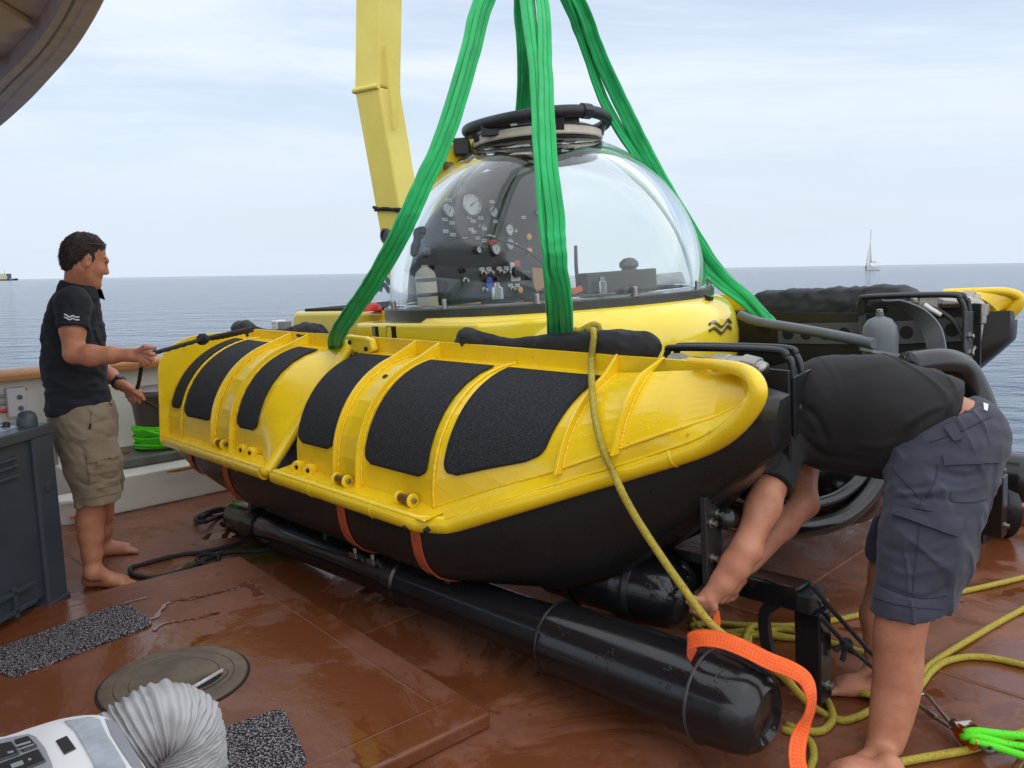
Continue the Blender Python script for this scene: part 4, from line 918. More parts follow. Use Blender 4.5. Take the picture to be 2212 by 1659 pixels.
# rear engine hump with black deck and white light box
hl_ = LC - .62
ft = S(628, 674, l=hl_); hb_ = S(830, 700, l=hl_)
g = G(); top_u = ft[2]; f0, f1 = ft[0], FC - .75
prof_h = [(f0 - .10, top_u - .34), (f0 - .06, top_u - .20), (f0 + .02, top_u - .03), (f0 + .06, top_u), (f1, top_u - .005), (f1, top_u - .34)]
g.plate([W(f, hl_, u) for f, u in prof_h], AL * 1.24); hump = build('engine_cover', g, YELF, sub, bevel=.03, bseg=4)
g = G(); g.plate([W(f0 + .12, hl_ + .05, top_u - .004), W(f1 - .02, hl_ + .05, top_u - .008), W(f1 - .02, hl_ + 1.19, top_u - .008), W(f0 + .12, hl_ + 1.19, top_u - .004)], AU * .022); build('deck_tread', g, PADM, hump, bevel=.004)
# squared housing beside the ring; dark plates paint the shade in its two slots
sl_ = -.715; fa, fb = S(752, 712, l=sl_)[0], S(1030, 722, l=sl_)[0]; ua = S(800, 699, l=sl_)[2]
g = G(); pf_ = []
for f, l in ((fa, sl_ + .55), (fa, sl_ + .12), (fa + .03, sl_ + .04), (fa + .10, sl_), (fb, sl_), (fb + .25, sl_ + .30), (fb + .1, sl_ + .55)): pf_.append(W(f, l, ua - .32))
g.plate(pf_, AU * .32); hs_ = build('side_housing', g, YELF, sub, bevel=.022, bseg=4)
for x, wd_, m_ in ((812, .030, RIM), (846, .046, RIM)):
    q = S(x, 724, l=sl_); c = W(q[0], sl_, q[2] - .01)
    g = G(); g.box(c, AF * wd_, AL * .003, AU * .060); sl2 = build('slot_shade', g, m_, hs_, bevel=.002)
    g = G(); g.box(c - AF * wd_ * .35 - AL * .002, AF * wd_ * .45, AL * .003, AU * .056); build('slot_insert', g, STEEL if x == 812 else YELF, sl2)
    if x == 812: g = G(); g.lathe(c - AL * .004, -AL, [(.014, 0), (.014, .01), (.001, .012)], 12); build('slot_bolt', g, STEEL, sl2)
c = SW(795, 662, f=FC - .98); g = G(); g.lathe(c, AU, [(.001, -.03), (.09, -.03), (.085, .0), (.05, .022), (.001, .026)], 24, caps=False); build('red_cap', g, REDM, hump, smooth=60)
c = SW(603, 702, l=LC - .35); g = G(); g.box(c, AF * .045, AL * .05, AU * .04); lb_ = build('light_box', g, HULLW, sub, bevel=.008)
g = G(); g.box(c + AF * .10, AF * .055, AL * .035, AU * .03); build('light_bracket', g, ACG, lb_, bevel=.004)
for dl in (-.02, .02):
    for du in (-.018, .018): g = G(); g.lathe(c + AF * .045 * 0 - AL * .05 + AF * dl + AU * du, -AL, [(.006, 0), (.006, .002), (.001, .002)], 10); build('screw', g, DGREY, lb_)

# --- dome flange ring with bolts
g = G(); g.lathe(W(FC, LC, UR), AU, [(.90, .0), (RR - .004, .0), (RR, -.004), (RR, -.118), (RR - .006, -.124), (RR - .05, -.126), (RR - .05, -.15), (.90, -.15)], 96, caps=False); ring = build('dome_ring', g, RINGM, sub, smooth=30)
g = G(); g.lathe(W(FC, LC, UR), AU, [(.88, .012), (.985, .012), (.99, .001), (.88, .001)], 96, caps=False); build('seal_ring', g, CLEAR, ring, smooth=30)
for k in range(12):
    a = 2 * pi * (k + .35) / 12; c = W(FC + .995 * cos(a), LC + .995 * sin(a), UR)
    g = G(); g.lathe(c, AU, [(.019, 0), (.019, .012), (.014, .013), (.014, .045), (.011, .05), (.001, .05)], 12); build('ring_bolt', g, STEEL, ring, smooth=30)
# --- the acrylic dome: thick shell, open at the hatch
RH = .36; TH = .075; g = G()
ao = math.acos(RH / RS); ai = math.acos((RH - .03) / (RS - TH))
pr_o = [(RS * cos(a), RS * sin(a)) for a in np.linspace(.004, ao, 40)]; pr_i = [((RS - TH) * cos(a), (RS - TH) * sin(a)) for a in np.linspace(ai, .004, 40)]
g.lathe(W(FC, LC, UR + .013), AU, pr_o + pr_i + [pr_o[0]], 96, caps=False); dome = build('viewing_dome', g, GLASS, sub, smooth=30)
HZ = RS * sin(ao)
hc = W(FC, LC, UR + .013 + HZ)
# --- hatch
g = G(); g.lathe(hc, AU, [(.30, -.06), (.385, -.045), (.392, -.010), (.385, .002), (.30, .002)], 64, caps=False); ht = build('hatch_collar', g, BLKG, sub, smooth=30)
g = G(); g.lathe(hc, AU, [(.30, .002), (.390, .002), (.396, .010), (.396, .045), (.388, .052), (.30, .054)], 64, caps=False); build('hatch_seal', g, CREAM, ht, smooth=30)
g = G(); g.lathe(hc, AU, [(.28, .056), (.372, .056), (.372, .066), (.33, .085), (.10, .115), (.001, .118)], 64, caps=False); build('hatch_lid', g, BLKM, ht, smooth=40)
hcs = hc + AU * .110
tor = [hcs + AF * .425 * cos(a) + AL * .425 * sin(a) + AU * .012 * cos(2 * a) for a in np.linspace(0, 2 * pi, 72, endpoint=False)]
g = G(); g.tube(tor, .034, 16, closed=True); tr = build('hatch_hand_ring', g, RUB, ht, smooth=180)
for a_ in (2.55, 3.5, 4.35, -.5, .6, 1.6):
    d_ = AF * cos(a_) + AL * sin(a_); t_ = np.cross(AU, d_); c = hc + d_ * .385
    g = G(); g.plate([c - t_ * .035 + AU * .02, c + t_ * .035 + AU * .02, c + t_ * .03 + d_ * .03 + AU * .11, c - t_ * .03 + d_ * .03 + AU * .11], d_ * .014); build('ring_bracket', g, BLKM, ht, bevel=.004)
for x, y, hw in ((1072, 288, .085), (1225, 268, .07), (1140, 278, .06)):
    c = P(x, y, W(FC, LC, 2)[1] - .30); g = G(); g.box(c + AU * .02, nrm(AF + AL) * hw, AU * .035, nrm(AF - AL) * .02); build('latch_block', g, BLKM, ht, bevel=.006)
a_ = -.28 * pi + .4; d_ = nrm(A(*(P(1262, 250, 4.5) - hcs))); k_ = int(np.argmin([np.linalg.norm(proj_ - P(1262, 250, np.array(proj_)[1])) for proj_ in tor])); c = tor[k_]; t_ = nrm(tor[(k_ + 1) % 72] - tor[k_ - 1])
g = G(); g.lathe(c, t_, [(.034, -.035), (.045, -.033), (.045, .033), (.034, .035)], 8, caps=False); build('ring_clamp', g, BLKM, ht, bevel=.004)
# yellow housing behind the dome
hp = cr([P(900, 560, 5.7), P(912, 470, 5.62), P(940, 400, 5.5), P(985, 345, 5.3), P(1010, 322, 5.1)], 8)
g = G(); g.sweep(hp, [(-.16, -.05), (-.15, .04), (-.08, .07), (.08, .07), (.15, .04), (.16, -.05)], AF - AL); sn = build('snorkel_arch', g, YELF, sub, smooth=50)
g = G(); g.box(P(998, 318, 5.05), nrm(AF + AL) * .05, AU * .05, nrm(AF - AL) * .05); build('hinge_block', g, BLKM, sn, bevel=.008)

# --- cabin interior: floor, instrument bulkhead, seats
g = G(); g.lathe(W(FC, LC, UR - .10), AU, [(.001, 0), (.88, 0), (.88, -.02), (.001, -.02)], 48, caps=False); build('cabin_floor', g, DGREY, sub, smooth=40)
FI = FC - .22
def SI(x, y, off=0.): return S(x, y, f=FI + off)
def WI(x, y, off=0.): q = S(x, y, f=FI); return W(q[0] + off, q[1], q[2])
outl = [(903, 652), (906, 590), (922, 520), (940, 478), (968, 440), (1004, 414), (1010, 390), (1050, 366), (1100, 352), (1155, 346), (1195, 356), (1212, 400), (1216, 470), (1214, 560), (1212, 640), (1210, 652)]  # panel arch drawn taller to stand for a dark reflection in the dome
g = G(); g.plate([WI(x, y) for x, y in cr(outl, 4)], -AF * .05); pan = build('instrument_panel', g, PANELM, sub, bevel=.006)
lo = [(925, 650), (930, 575), (1190, 590), (1200, 650)]
g = G(); g.plate([WI(x, y, .004) for x, y in lo], AF * .06); lower = build('switch_console', g, mat('console_black', (.022, .023, .025), .35, bump=.05, bs=50), sub, bevel=.01)
def gauge(x, y, r_px, parent=pan, off=.002, big=False):
    c = WI(x, y, off); r = r_px * 4.7 / FV
    g = G(); g.lathe(c, AF, [(r * .98, 0), (r, .008), (r, .022), (r * .9, .026), (r * .84, .018)], 28, caps=False); gb = build('gauge', g, STEEL, parent, smooth=40)
    g = G(); g.lathe(c, AF, [(r * .86, .012), (r * .85, .015), (.001, .0151)], 28, caps=False); build('gauge_face', g, GAUGE, gb)
    a = random.uniform(.3, 2.4); d_ = AL * cos(a) + AU * sin(a); n_ = np.cross(AF, d_)
    g = G(); g.plate([c + AF * .017 - d_ * r * .25 - n_ * r * .05, c + AF * .017 + d_ * r * .68, c + AF * .017 - d_ * r * .25 + n_ * r * .05], AF * .002); build('needle', g, RIM, gb)
    g = G()
    for k in range(9):
        a = -.7 + k * .58; d_ = AL * cos(a) + AU * sin(a); n_ = np.cross(AF, d_); g.box(c + AF * .0165 + d_ * r * .72, d_ * r * .07, n_ * r * .018, AF * .0008)
    build('scale_marks', g, RIM, gb)
for x, y, r in ((970, 458, 15), (1016, 443, 27), (1062, 457, 14), (1097, 496, 15), (1098, 527, 15), (1068, 538, 15), (1031, 540, 9), (1158, 458, 9)): gauge(x, y, r)
def placard(x, y, w=8, h=3.2, parent=pan, off=.0):
    c = WI(x, y, .001 + off); g = G(); s_ = 4.7 / FV * 1.75; g.box(c, AL * w * s_ * .5, AU * h * s_ * .5 * 1.2, AF * .002); o = build('placard', g, LAB, parent)
    g = G()
    for k in range(4): g.box(c + AF * .0022 + AL * (k - 1.5) * w * s_ * .19, AL * w * s_ * .06, AU * h * s_ * .18, AF * .0006)
    build('placard_print', g, DGREY, o)
for x, y in ((972, 435), (1062, 435), (964, 476), (978, 483), (1014, 470), (1038, 471), (1022, 478), (1040, 489), (1046, 494), (1018, 496), (1024, 502), (965, 501), (980, 508), (1004, 512), (1032, 514), (1046, 520), (1056, 510), (1112, 498), (1113, 528), (1130, 468), (1070, 478), (1064, 512)): placard(x, y)
for x, y in ((1026, 583), (1041, 582), (1063, 581), (1078, 580), (1094, 573), (1087, 617), (1102, 617), (1088, 640), (1104, 640)): placard(x, y, 8, 3.4, lower, .064)
for x, y in ((1028, 592), (1043, 591), (1066, 590), (1080, 589), (1030, 628), (1052, 602), (1090, 626), (990, 608), (985, 585)):
    c = WI(x, y, .064); g = G(); g.lathe(c, AF, [(.020, 0), (.020, .012), (.013, .014), (.011, .035), (.001, .036)], 14, caps=False); build('switch_knob', g, STEEL if random.random() < .5 else RUB, lower, smooth=40)
c = WI(1097, 588, .066); g = G(); g.box(c, AL * .040, AU * .058, AF * .003); iso = build('isolator_plate', g, LAB, lower); g = G(); g.lathe(c, AF, [(.036, .003), (.034, .03), (.001, .032)], 20, caps=False); build('isolator_knob', g, RUB, iso, smooth=40); g = G(); g.box(c + AL * .02 + AU * .05, AL * .022, AU * .020, AF * .005); build('red_guard', g, REDM, iso)
c = WI(1037, 608, .085); g = G(); g.lathe(c, AF, [(.024, 0), (.024, .006), (.001, .007)], 18, caps=False); g.box(c + AU * -.03, AL * .022, AU * .034, AF * .004); build('blue_tag', g, BLUEM, lower, bevel=.004)
for x, y in ((1140, 511), (1141, 542)): 
    c = WI(x, y, .002); g = G(); g.lathe(c, AF, [(.022, 0), (.022, .012), (.001, .016)], 18, caps=False); build('amber_button', g, AMB, pan, smooth=40)
c = WI(1106, 627, .066); g = G(); g.lathe(c, AF, [(.020, 0), (.020, .012), (.001, .014)], 18, caps=False); build('amber_button', g, AMB, lower, smooth=40)
c = WI(1060, 524, .01); g = G(); g.box(c, AL * .035, AU * .015, AF * .012); build('red_valve', g, REDM, pan, bevel=.006)
c = WI(1137, 602, .10); g = G(); g.plate([c + AL * a + AU * b for a, b in ((-.045, .07), (.045, .06), (.05, -.06), (-.02, -.09), (-.04, -.05))], AF * .006); build('card_tag', g, CARD, lower)
g = G(); g.tube(cr([WI(925, 548, .03), WI(960, 522, .05), WI(1005, 510, .06), (WI(1050, 516, .06)), WI(1110, 535, .06), WI(1150, 560, .05), WI(1175, 580, .03)], 8), .008, 8); build('cabin_hose', g, RUB, pan, smooth=180)
g = G(); g.tube(cr([WI(1020, 512, .03), WI(1035, 480, .05), WI(1060, 440, .07), WI(1066, 430, .08)], 8), .006, 8); build('cabin_hose', g, RUB, pan, smooth=180)
# rescue cylinder, regulator and valve block at the left
c = W(*S(933, 648, f=FI + .10)); g = G(); g.lathe(c, AU, [(.045, -.05), (.052, -.03), (.052, .12), (.046, .15), (.026, .172), (.016, .18), (.016, .19)], 24); cyl_ = build('gas_cylinder', g, BOTW, sub, smooth=40)
g = G(); g.lathe(c + AU * .10, AU, [(.053, 0), (.0545, .002), (.0545, .018), (.053, .020)], 24, caps=False); build('cylinder_band', g, DGREY, cyl_, smooth=30)
g = G(); g.lathe(c + AU * .02, AU, [(.053, 0), (.056, .006), (.056, .016), (.053, .020)], 24, caps=False); build('cylinder_strap', g, RUB, cyl_, smooth=30)
c = W(*S(918, 548, f=FI + .06)); g = G(); g.lathe(c + AU * -.03, AU, [(.03, 0), (.05, .02), (.05, .07), (.035, .09), (.035, .12), (.045, .13), (.045, .16), (.001, .165)], 20, caps=False); vb = build('valve_block', g, RUB, sub, smooth=30)
g = G(); g.lathe(c + AU * .0 + AF * .05, AF, [(.022, 0), (.022, .012), (.001, .014)], 20, caps=False); build('valve_gauge', g, GREY, vb, smooth=30)
for f_, l_ in ((FC + .06, LC - .30), (FC + .05, LC + .25)):
    g = G(); g.lathe(W(f_, l_, UR - .09), AU, [(.001, 0), (.24, .0), (.25, .05), (.22, .10), (.10, .125), (.001, .13)], 28, caps=False); build('seat_back', g, RUB, sub, smooth=60)
# front console: antenna, black box with a compass, pale screen, small bottles
c = P(1330, 608, 4.45); g = G(); g.box(c, nrm(AL + AF * .5) * .20, AU * .055, nrm(AF - AL * .5) * .06); fcn = build('front_console', g, BLKM, sub, bevel=.008)
c2 = P(1355, 588, 4.5); g = G(); g.lathe(c2, AU, [(.055, -.03), (.055, 0), (.04, .012), (.04, .02), (.052, .028), (.050, .05), (.03, .07), (.001, .076)], 24, caps=False); build('compass', g, DGREY, fcn, smooth=40)
g = G(); g.tube([P(1247, 625, 4.4), P(1243, 575, 4.4), P(1242, 533, 4.4)], [.010, .010, .009], 10); build('stub_aerial', g, RUB, fcn, smooth=180)
g = G(); g.plate([P(1405, 617, 4.6), P(1416, 592, 4.62), P(1468, 588, 4.72), P(1478, 612, 4.72)], A(0, .02, 0)); build('pale_screen', g, mat('screen_back', (.42, .46, .47), .4), fcn, bevel=.004)
g = G(); g.box(P(1245, 627, 4.3), A(.025, 0, .01), A(0, .02, 0), A(-.004, 0, .014)); build('orange_clip', g, ORG, fcn, bevel=.003)
g = G(); g.lathe(P(1303, 622, 4.1), AU, [(.019, -.03), (.019, .03), (.010, .04), (.010, .055), (.001, .056)], 16, caps=False); build('small_bottle', g, CLEAR, fcn, smooth=40)
g = G(); g.lathe(P(1075, 637, 3.95), AU, [(.028, -.02), (.028, .035), (.012, .045), (.012, .06), (.001, .061)], 16, caps=False); build('small_bottle', g, CLEAR, fcn, smooth=40)

# --- gear between the pontoons at the front
g = G(); g.tube(cr([P(1600, 680, 4.45), P(1640, 695, 4.3), P(1760, 716, 3.9), P(1890, 742, 3.55)], 6), .025, 14); build('side_bar', g, GREY, sub, smooth=60)
g = G(); arcp = cr([P(1905, 650, 3.75), P(1940, 655, 3.72), P(1980, 675, 3.68), P(2008, 705, 3.64), P(2022, 745, 3.6), P(2026, 800, 3.58)], 8)
g.sweep(arcp, [(-.05, -.004), (-.05, .004), (.05, .004), (.05, -.004)], AF * .9 - AL * .4); build('guard_arc', g, GREY, sub, smooth=40)
c = P(1901, 745, 3.62); g = G(); g.lathe(c, AU, [(.070, -.45), (.075, -.02), (.075, .0), (.077, .04), (.070, .085), (.050, .115), (.020, .128), (.016, .130), (.016, .150), (.012, .152), (.001, .152)], 28, caps=False); bt = build('beacon_bottle', g, GREY, sub, smooth=40)
g = G(); g.lathe(c + AU * .132, AU, [(.014, 0), (.014, .028), (.010, .03), (.001, .03)], 14, caps=False); build('beacon_cap', g, STEEL, bt, smooth=30)
g = G(); g.box(P(1925, 765, 3.55), A(.11, 0, -.02), A(0, .06, 0), A(0, 0, .006)); build('tray_edge', g, ACG, sub)
g = G(); bp = cr([P(1960, 790, 3.35), P(2030, 782, 3.4), P(2075, 795, 3.45), P(2105, 840, 3.45), P(2125, 900, 3.42), P(2135, 990, 3.4), P(2120, 1060, 3.4)], 8); g.tube(bp, .060, 18); build('bumper_tube', g, BLKG, sub, smooth=180)
# low ring guard, thruster and cross members
ringp = cr([SW(1560, 1118, f=.98), P(1650, 1138, 2.98), P(1740, 1140, 3.12), P(1820, 1118, 3.22), P(1880, 1062, 3.32), P(1915, 980, 3.4), P(1925, 900, 3.45)], 8)
g = G(); g.tube(ringp, .040, 16); gr = build('bow_guard', g, BLKG, sub, smooth=180)
g = G(); g.tube(ringp + A(0, .05, .075), .028, 14); build('bow_guard_rail', g, BLKG, gr, smooth=180)
c = P(1812, 1045, 3.55); g = G(); g.lathe(c - AF * .0, nrm(AF + A(-.3, 0, .2)), [(.001, -.35), (.16, -.34), (.185, -.25), (.19, .02), (.175, .10), (.12, .165), (.05, .19), (.001, .195)], 32, caps=False); th = build('thruster', g, BLKG, sub, smooth=50)
for k in (-.02, .05): g = G(); g.lathe(c, nrm(AF + A(-.3, 0, .2)), [(.188, -.20 + k), (.196, -.19 + k), (.196, -.17 + k), (.188, -.16 + k)], 32, caps=False); build('thruster_band', g, BLKM, th, smooth=30)
g = G(); g.box(W(.30, LC, .72), AF * .25, AL * .98, AU * .26); build('keel_block', g, BLK, sub, bevel=.08, bseg=4)
g = G(); g.box(W(-1.4, LC, .70), AF * .7, AL * .95, AU * .25); build('ballast_block', g, BLK, sub, bevel=.08, bseg=4)
g = G(); g.box(W(.72, LC + .35, .50), AF * .10, AL * .50, AU * .16); build('cross_member', g, BLKM, sub, bevel=.02)
# far pod front frame seen behind the bending man
c = P(2118, 1120, 4.55); g = G(); g.box(c, AF * .05, AL * .09, AU * .18); pf = build('thruster_mount', g, BLKM, sub, bevel=.01)
g = G(); g.box(c - AU * .20 + AL * .04, AF * .03, AL * .05, AU * .04); build('mount_foot', g, BLKM, pf, bevel=.006)
d_ = nrm(AF * .55 + AL * .83); g = G(); g.lathe(c + AL * .11 + AU * .05, d_, [(.09, -.05), (.19, .02), (.205, .06), (.19, .065), (.10, .01)], 32, caps=False); build('thruster_bell', g, BLKG, pf, smooth=40)
# valves and hoses on the far pontoon
vp = [P(x, y, Y) for x, y, Y in ((1960, 652, 4.40), (2030, 655, 4.36), (2085, 655, 4.33), (2108, 655, 4.32), (2118, 668, 4.31), (2118, 700, 4.31))]
g = G(); g.tube([vp[0], vp[1]], .034, 6); vlv = build('ball_valve', g, STEEL, sub)
g = G(); g.box(lerp(vp[0], vp[1], .6), nrm(vp[1] - vp[0]) * .05, A(0, 0, .042), nrm(np.cross(vp[1] - vp[0], A(0, 0, 1))) * .035); build('valve_body', g, STEEL, vlv, bevel=.008)
g = G(); g.tube(cr(vp[1:], 6), .030, 14); build('pipe_elbow', g, STEEL, vlv, smooth=180)
for q_ in (vp[2], vp[4]): g = G(); g.lathe(q_, nrm(vp[2] - vp[1]) if q_ is vp[2] else A(0, 0, 1), [(.03, -.03), (.042, -.028), (.042, .028), (.03, .03)], 12, caps=False); build('pipe_union', g, STEEL, vlv)
g = G(); g.tube([vp[5], P(2115, 735, 4.3)], [.018, .012], 12); build('hose_fitting', g, STEEL, vlv, smooth=40)
g = G(); g.tube(cr([P(2115, 735, 4.3), P(2098, 760, 4.25), P(2070, 778, 4.15), P(2045, 792, 4.05)], 8), .012, 10, lobes=2, lob=.15, pitch=200); build('braided_hose', g, STEEL, vlv, smooth=180)
g = G(); g.tube(cr([P(2000, 660, 4.3), P(2030, 672, 4.25), P(2060, 695, 4.2), P(2080, 730, 4.15), P(2088, 775, 4.1), P(2086, 810, 4.05)], 8), .011, 10); build('control_hose', g, RUB, vlv, smooth=180)
g = G(); g.tube([P(1997, 658, 4.29), P(2012, 668, 4.27), P(2034, 680, 4.24)], .013, 10); build('hose_end', g, HULLW, vlv, smooth=60)
# ================================================================== CRANE AND SLINGS
CY = 6.75
crn = thing('crane', 'pale yellow box section ship crane arm with a knuckle behind the dome', 'crane', P(905, 700, CY) * A(1, 1, 0))
ca_, cb_ = nrm(A(.80, -.60, 0)), nrm(A(.60, .80, 0))
def crane_seg(p0, p1, hw0, hw1, hd):
    g = G(); M_ = []
    for p, hw in ((p0, hw0), (p1, hw1)):
        M_.append([p - ca_ * hw - cb_ * hd, p + ca_ * hw - cb_ * hd, p + ca_ * hw + cb_ * hd, p - ca_ * hw + cb_ * hd])
    g.grid(np.array(M_), False, True); g.f += [(3, 2, 1, 0), (4, 5, 6, 7)]; return g
top = P(824, -330, CY); kn = P(816, 197, CY); lowp = P(886, 600, CY); bs_ = A(*(P(905, 700, CY)[:2]), -.2); bs_ = lowp + (lowp - kn) * ((lowp[2] + .3) / (kn[2] - lowp[2]))
build('upper_arm', crane_seg(kn + A(0, 0, .0), top, .138, .140, .125), YELC, crn, bevel=.018, bseg=3)
build('lower_arm', crane_seg(kn + A(0, 0, -.004), bs_, .138, .130, .125), YELC, crn, bevel=.018, bseg=3)
g = G(); q = [kn + ca_ * a * .142 + cb_ * b * .129 for a, b in ((-1, -1), (1, -1), (1, 1), (-1, 1))]; g.tube([q[0], q[1]], .022, 8); g.tube([q[0], q[3]], .022, 8); build('knuckle_weld', g, YELC, crn, smooth=60)
gx = lambda x, y: P(x, y, CY - .165)
g = G(); g.plate([gx(828, 98), gx(838, 104), gx(860, 188), gx(858, 240), gx(852, 280), gx(845, 281)], nrm(A(.55, -.83, 0)) * .02 + A(.012, 0, 0)); build('gusset', g, YELC, crn, bevel=.004)
lx = lambda t, s_: kn + (lowp - kn) * t + ca_ * s_ * .140
g = G(); loop = [lx(.62, -1) - cb_ * .17, lx(.645, .95) - cb_ * .19 + A(0, 0, -.01), lx(.64, 1.02) + cb_ * .17, lx(.62, -1.02) + cb_ * .17]
g.tube(cr([lx(.615, -1.02) - cb_ * .10, lx(.615, -1.0) - cb_ * .135, lx(.63, -.2) - cb_ * .137, lx(.635, .98) - cb_ * .139, lx(.64, 1.05) - cb_ * .1], 8), .013, 8)
g.tube(cr([lx(.63, -.95) - cb_ * .135, lx(.625, 0) - cb_ * .146, lx(.645, .98) - cb_ * .139], 8), .012, 8)
build('black_tie_cord', g, ROPEB, smooth=180, label='black cord tied round the yellow crane arm', cat='cord')
c = P(836, 509, CY - .2); g = G(); g.lathe(c, nrm(A(-.75, -.66, 0)), [(.02, -.10), (.045, -.09), (.045, -.01), (.058, 0), (.058, .03), (.04, .032), (.038, .02), (.001, .02)], 18, caps=False); build('hydraulic_fitting', g, DGREY, crn, smooth=40)
for k, y0 in enumerate((598, 616)):
    pts = cr([P(x, y, CY - .185) for x, y in ((820, y0 + 14), (826, y0 - 2), (834, y0 + 3), (842, y0 + 14), (850, y0 + 2), (858, y0 - 6))], 6)
    g = G(); g.sweep(pts, [(-.018, -.002), (-.018, .002), (.018, .002), (.018, -.002)], A(0, 0, 1)); build('wave_emblem', g, LOGOG, crn)
# jib and hook above the picture from which the slings hang
APX = P(1128, -190, 4.72)
g = G(); g.box((APX + top) / 2 + A(0, 0, .55), (A(APX[0], APX[1], 0) - A(top[0], top[1], 0)) * .6, A(.09, .09, 0), A(0, 0, .14)); build('jib', g, YELC, crn, bevel=.02)
g = G(); g.tube([APX + A(0, 0, .42), APX + A(0, 0, .12)], .02, 10); g.tube([APX + A(.08 * cos(a), 0, .04 + .08 * sin(a)) for a in np.linspace(0, 2 * pi, 24, endpoint=False)], .018, 10, closed=True); build('lifting_hook', g, DGREY, crn, smooth=60)

def SRID(x, t, ph): return .0035 * sin(x * 4.2 + ph + 2.2 * noise.noise(Vector((t * 6, ph, 0)))) + .0045 * noise.noise(Vector((t * 34, x * 1.6, ph))) + .0010 * noise.noise(Vector((t * 80, x * 3.0, ph + 4)))
def sling(label, strands):
    s_ = thing('lifting_sling', label, 'sling', APX, 'green lifting slings')
    for k, (pts, w0, w1, wd, ph) in enumerate(strands):
        c = cr(pts, 16); n = len(c)
        def prof(t, w0=w0, w1=w1, ph=ph):
            wv = lerp(w0, w1, t) * (1 + .10 * sin(t * 9 + ph)) * .5; th = .013 + .004 * sin(t * 14 + ph)
            out = []
            for i in range(22):
                a = 2 * pi * i / 22; x = cos(a); rid = SRID(x, t, ph)
                out.append((float(wv) * x, float((th + rid) * np.sign(sin(a)) * abs(sin(a)) ** .55 + .012 * sin(x * 2.2 + ph + t * 5))))
            return out
        for i in range(1, n - 1):
            c[i] += A(*[.004 * noise.noise(Vector((i * .21, k * 7.7 + ph, j * 9.1))) for j in range(3)])
        g = G(); g.sweep(c, prof, wd); st = build('sling_strand', g, GRN, s_, smooth=180)
        for off in (-.22, .30):
            T_ = np.gradient(c, axis=0); L_ = []
            for i in range(2, n - 2):
                t = nrm(T_[i]); w_ = nrm(wd - t * (wd @ t)); nv = np.cross(t, w_); tt = i / (n - 1); wv = lerp(w0, w1, tt) * (1 + .10 * sin(tt * 9 + ph)) * .5
                x = off * 1.3; rid = SRID(x, tt, ph)
                a_ = math.acos(x); hh = (.013 + .004 * sin(tt * 14 + ph) + rid) * abs(sin(a_)) ** .55; md = .012 * sin(x * 2.2 + ph + tt * 5)
                sgn = 1 if nv @ (CAM - c[i]) > 0 else -1
                L_.append(c[i] + w_ * wv * x + nv * (md + sgn * (hh + .0008)))
            g = G(); g.tube(L_, .0012, 5); build('stitch_line', g, GRND, st)
        
    return s_
WX = A(1, .25, 0)
# left sling to the rear of the near pontoon
e_ = SW(722, 733, l=-.80)
lp = [APX, P(1045, 0, 4.55), P(1012, 120, 4.35), P(962, 285, 4.08), P(900, 420, 3.95), P(860, 505, 3.93), P(800, 610, 4.05), P(757, 672, 4.2), P(727, 722, 4.38), e_ + A(0, 0, -.06)]
lp = [p for p in lp]
sling('green round sling on the left, down to the rear of the near pontoon', [([p + A(-.012, .02, 0) for p in lp], .085, .06, WX, .4), ([p + A(.022, -.015, 0) for p in lp], .085, .06, WX, 2.1)])
# middle sling to the front of the near pontoon
e_ = SW(1216, 735, l=-.80)
f1 = [APX, P(1140, 0, 4.2), P(1158, 150, 3.85), P(1166, 330, 3.5), P(1176, 480, 3.35), P(1188, 560, 3.30), P(1198, 650, 3.36), SW(1203, 735, l=-.735), SW(1205, 790, l=-.735)]
f2 = [APX, P(1170, 0, 4.2), P(1178, 150, 3.84), P(1184, 330, 3.48), P(1200, 480, 3.33), P(1206, 560, 3.28), P(1220, 650, 3.35), SW(1227, 735, l=-.735), SW(1229, 790, l=-.735)]
f3 = [P(1186, 545, 3.34), P(1180, 590, 3.34), P(1184, 650, 3.38), SW(1192, 735, l=-.735), SW(1194, 780, l=-.735)]
sling('green round sling in the middle, hanging in front of the dome', [(f1, .075, .055, WX, .9), (f2, .085, .052, WX, 3.0), (f3, .03, .035, WX, 1.0)])
# right sling to the far pontoon
r1 = [APX, P(1226, 0, 4.9), P(1262, 95, 5.0), P(1310, 230, 5.08), P(1395, 365, 5.1), P(1470, 480, 5.05), P(1530, 585, 4.98), P(1610, 650, 4.9), P(1668, 700, 4.83)]
r2 = [APX, P(1248, 0, 4.9), P(1290, 110, 5.0), P(1345, 230, 5.08), P(1410, 355, 5.1), P(1480, 470, 5.05), P(1552, 580, 4.98), P(1618, 640, 4.9), P(1668, 695, 4.83)]
sling('green round sling on the right, down to the front of the far pontoon', [(r1, .075, .085, WX, 1.7), (r2, .085, .075, WX, 4.2)])
b1 = [APX, P(1120, 0, 5.3), P(1125, 120, 5.5), P(1122, 235, 5.75), P(1100, 420, 6.1), P(1085, 620, 6.4)]
b2 = [APX, P(1134, 0, 5.3), P(1140, 120, 5.5), P(1138, 235, 5.75), P(1112, 420, 6.1), P(1090, 620, 6.4)]
sling('darker green round sling at the back, passing behind the hatch ring', [(b1, .05, .07, WX, .2), (b2, .07, .08, WX, 3.3)])

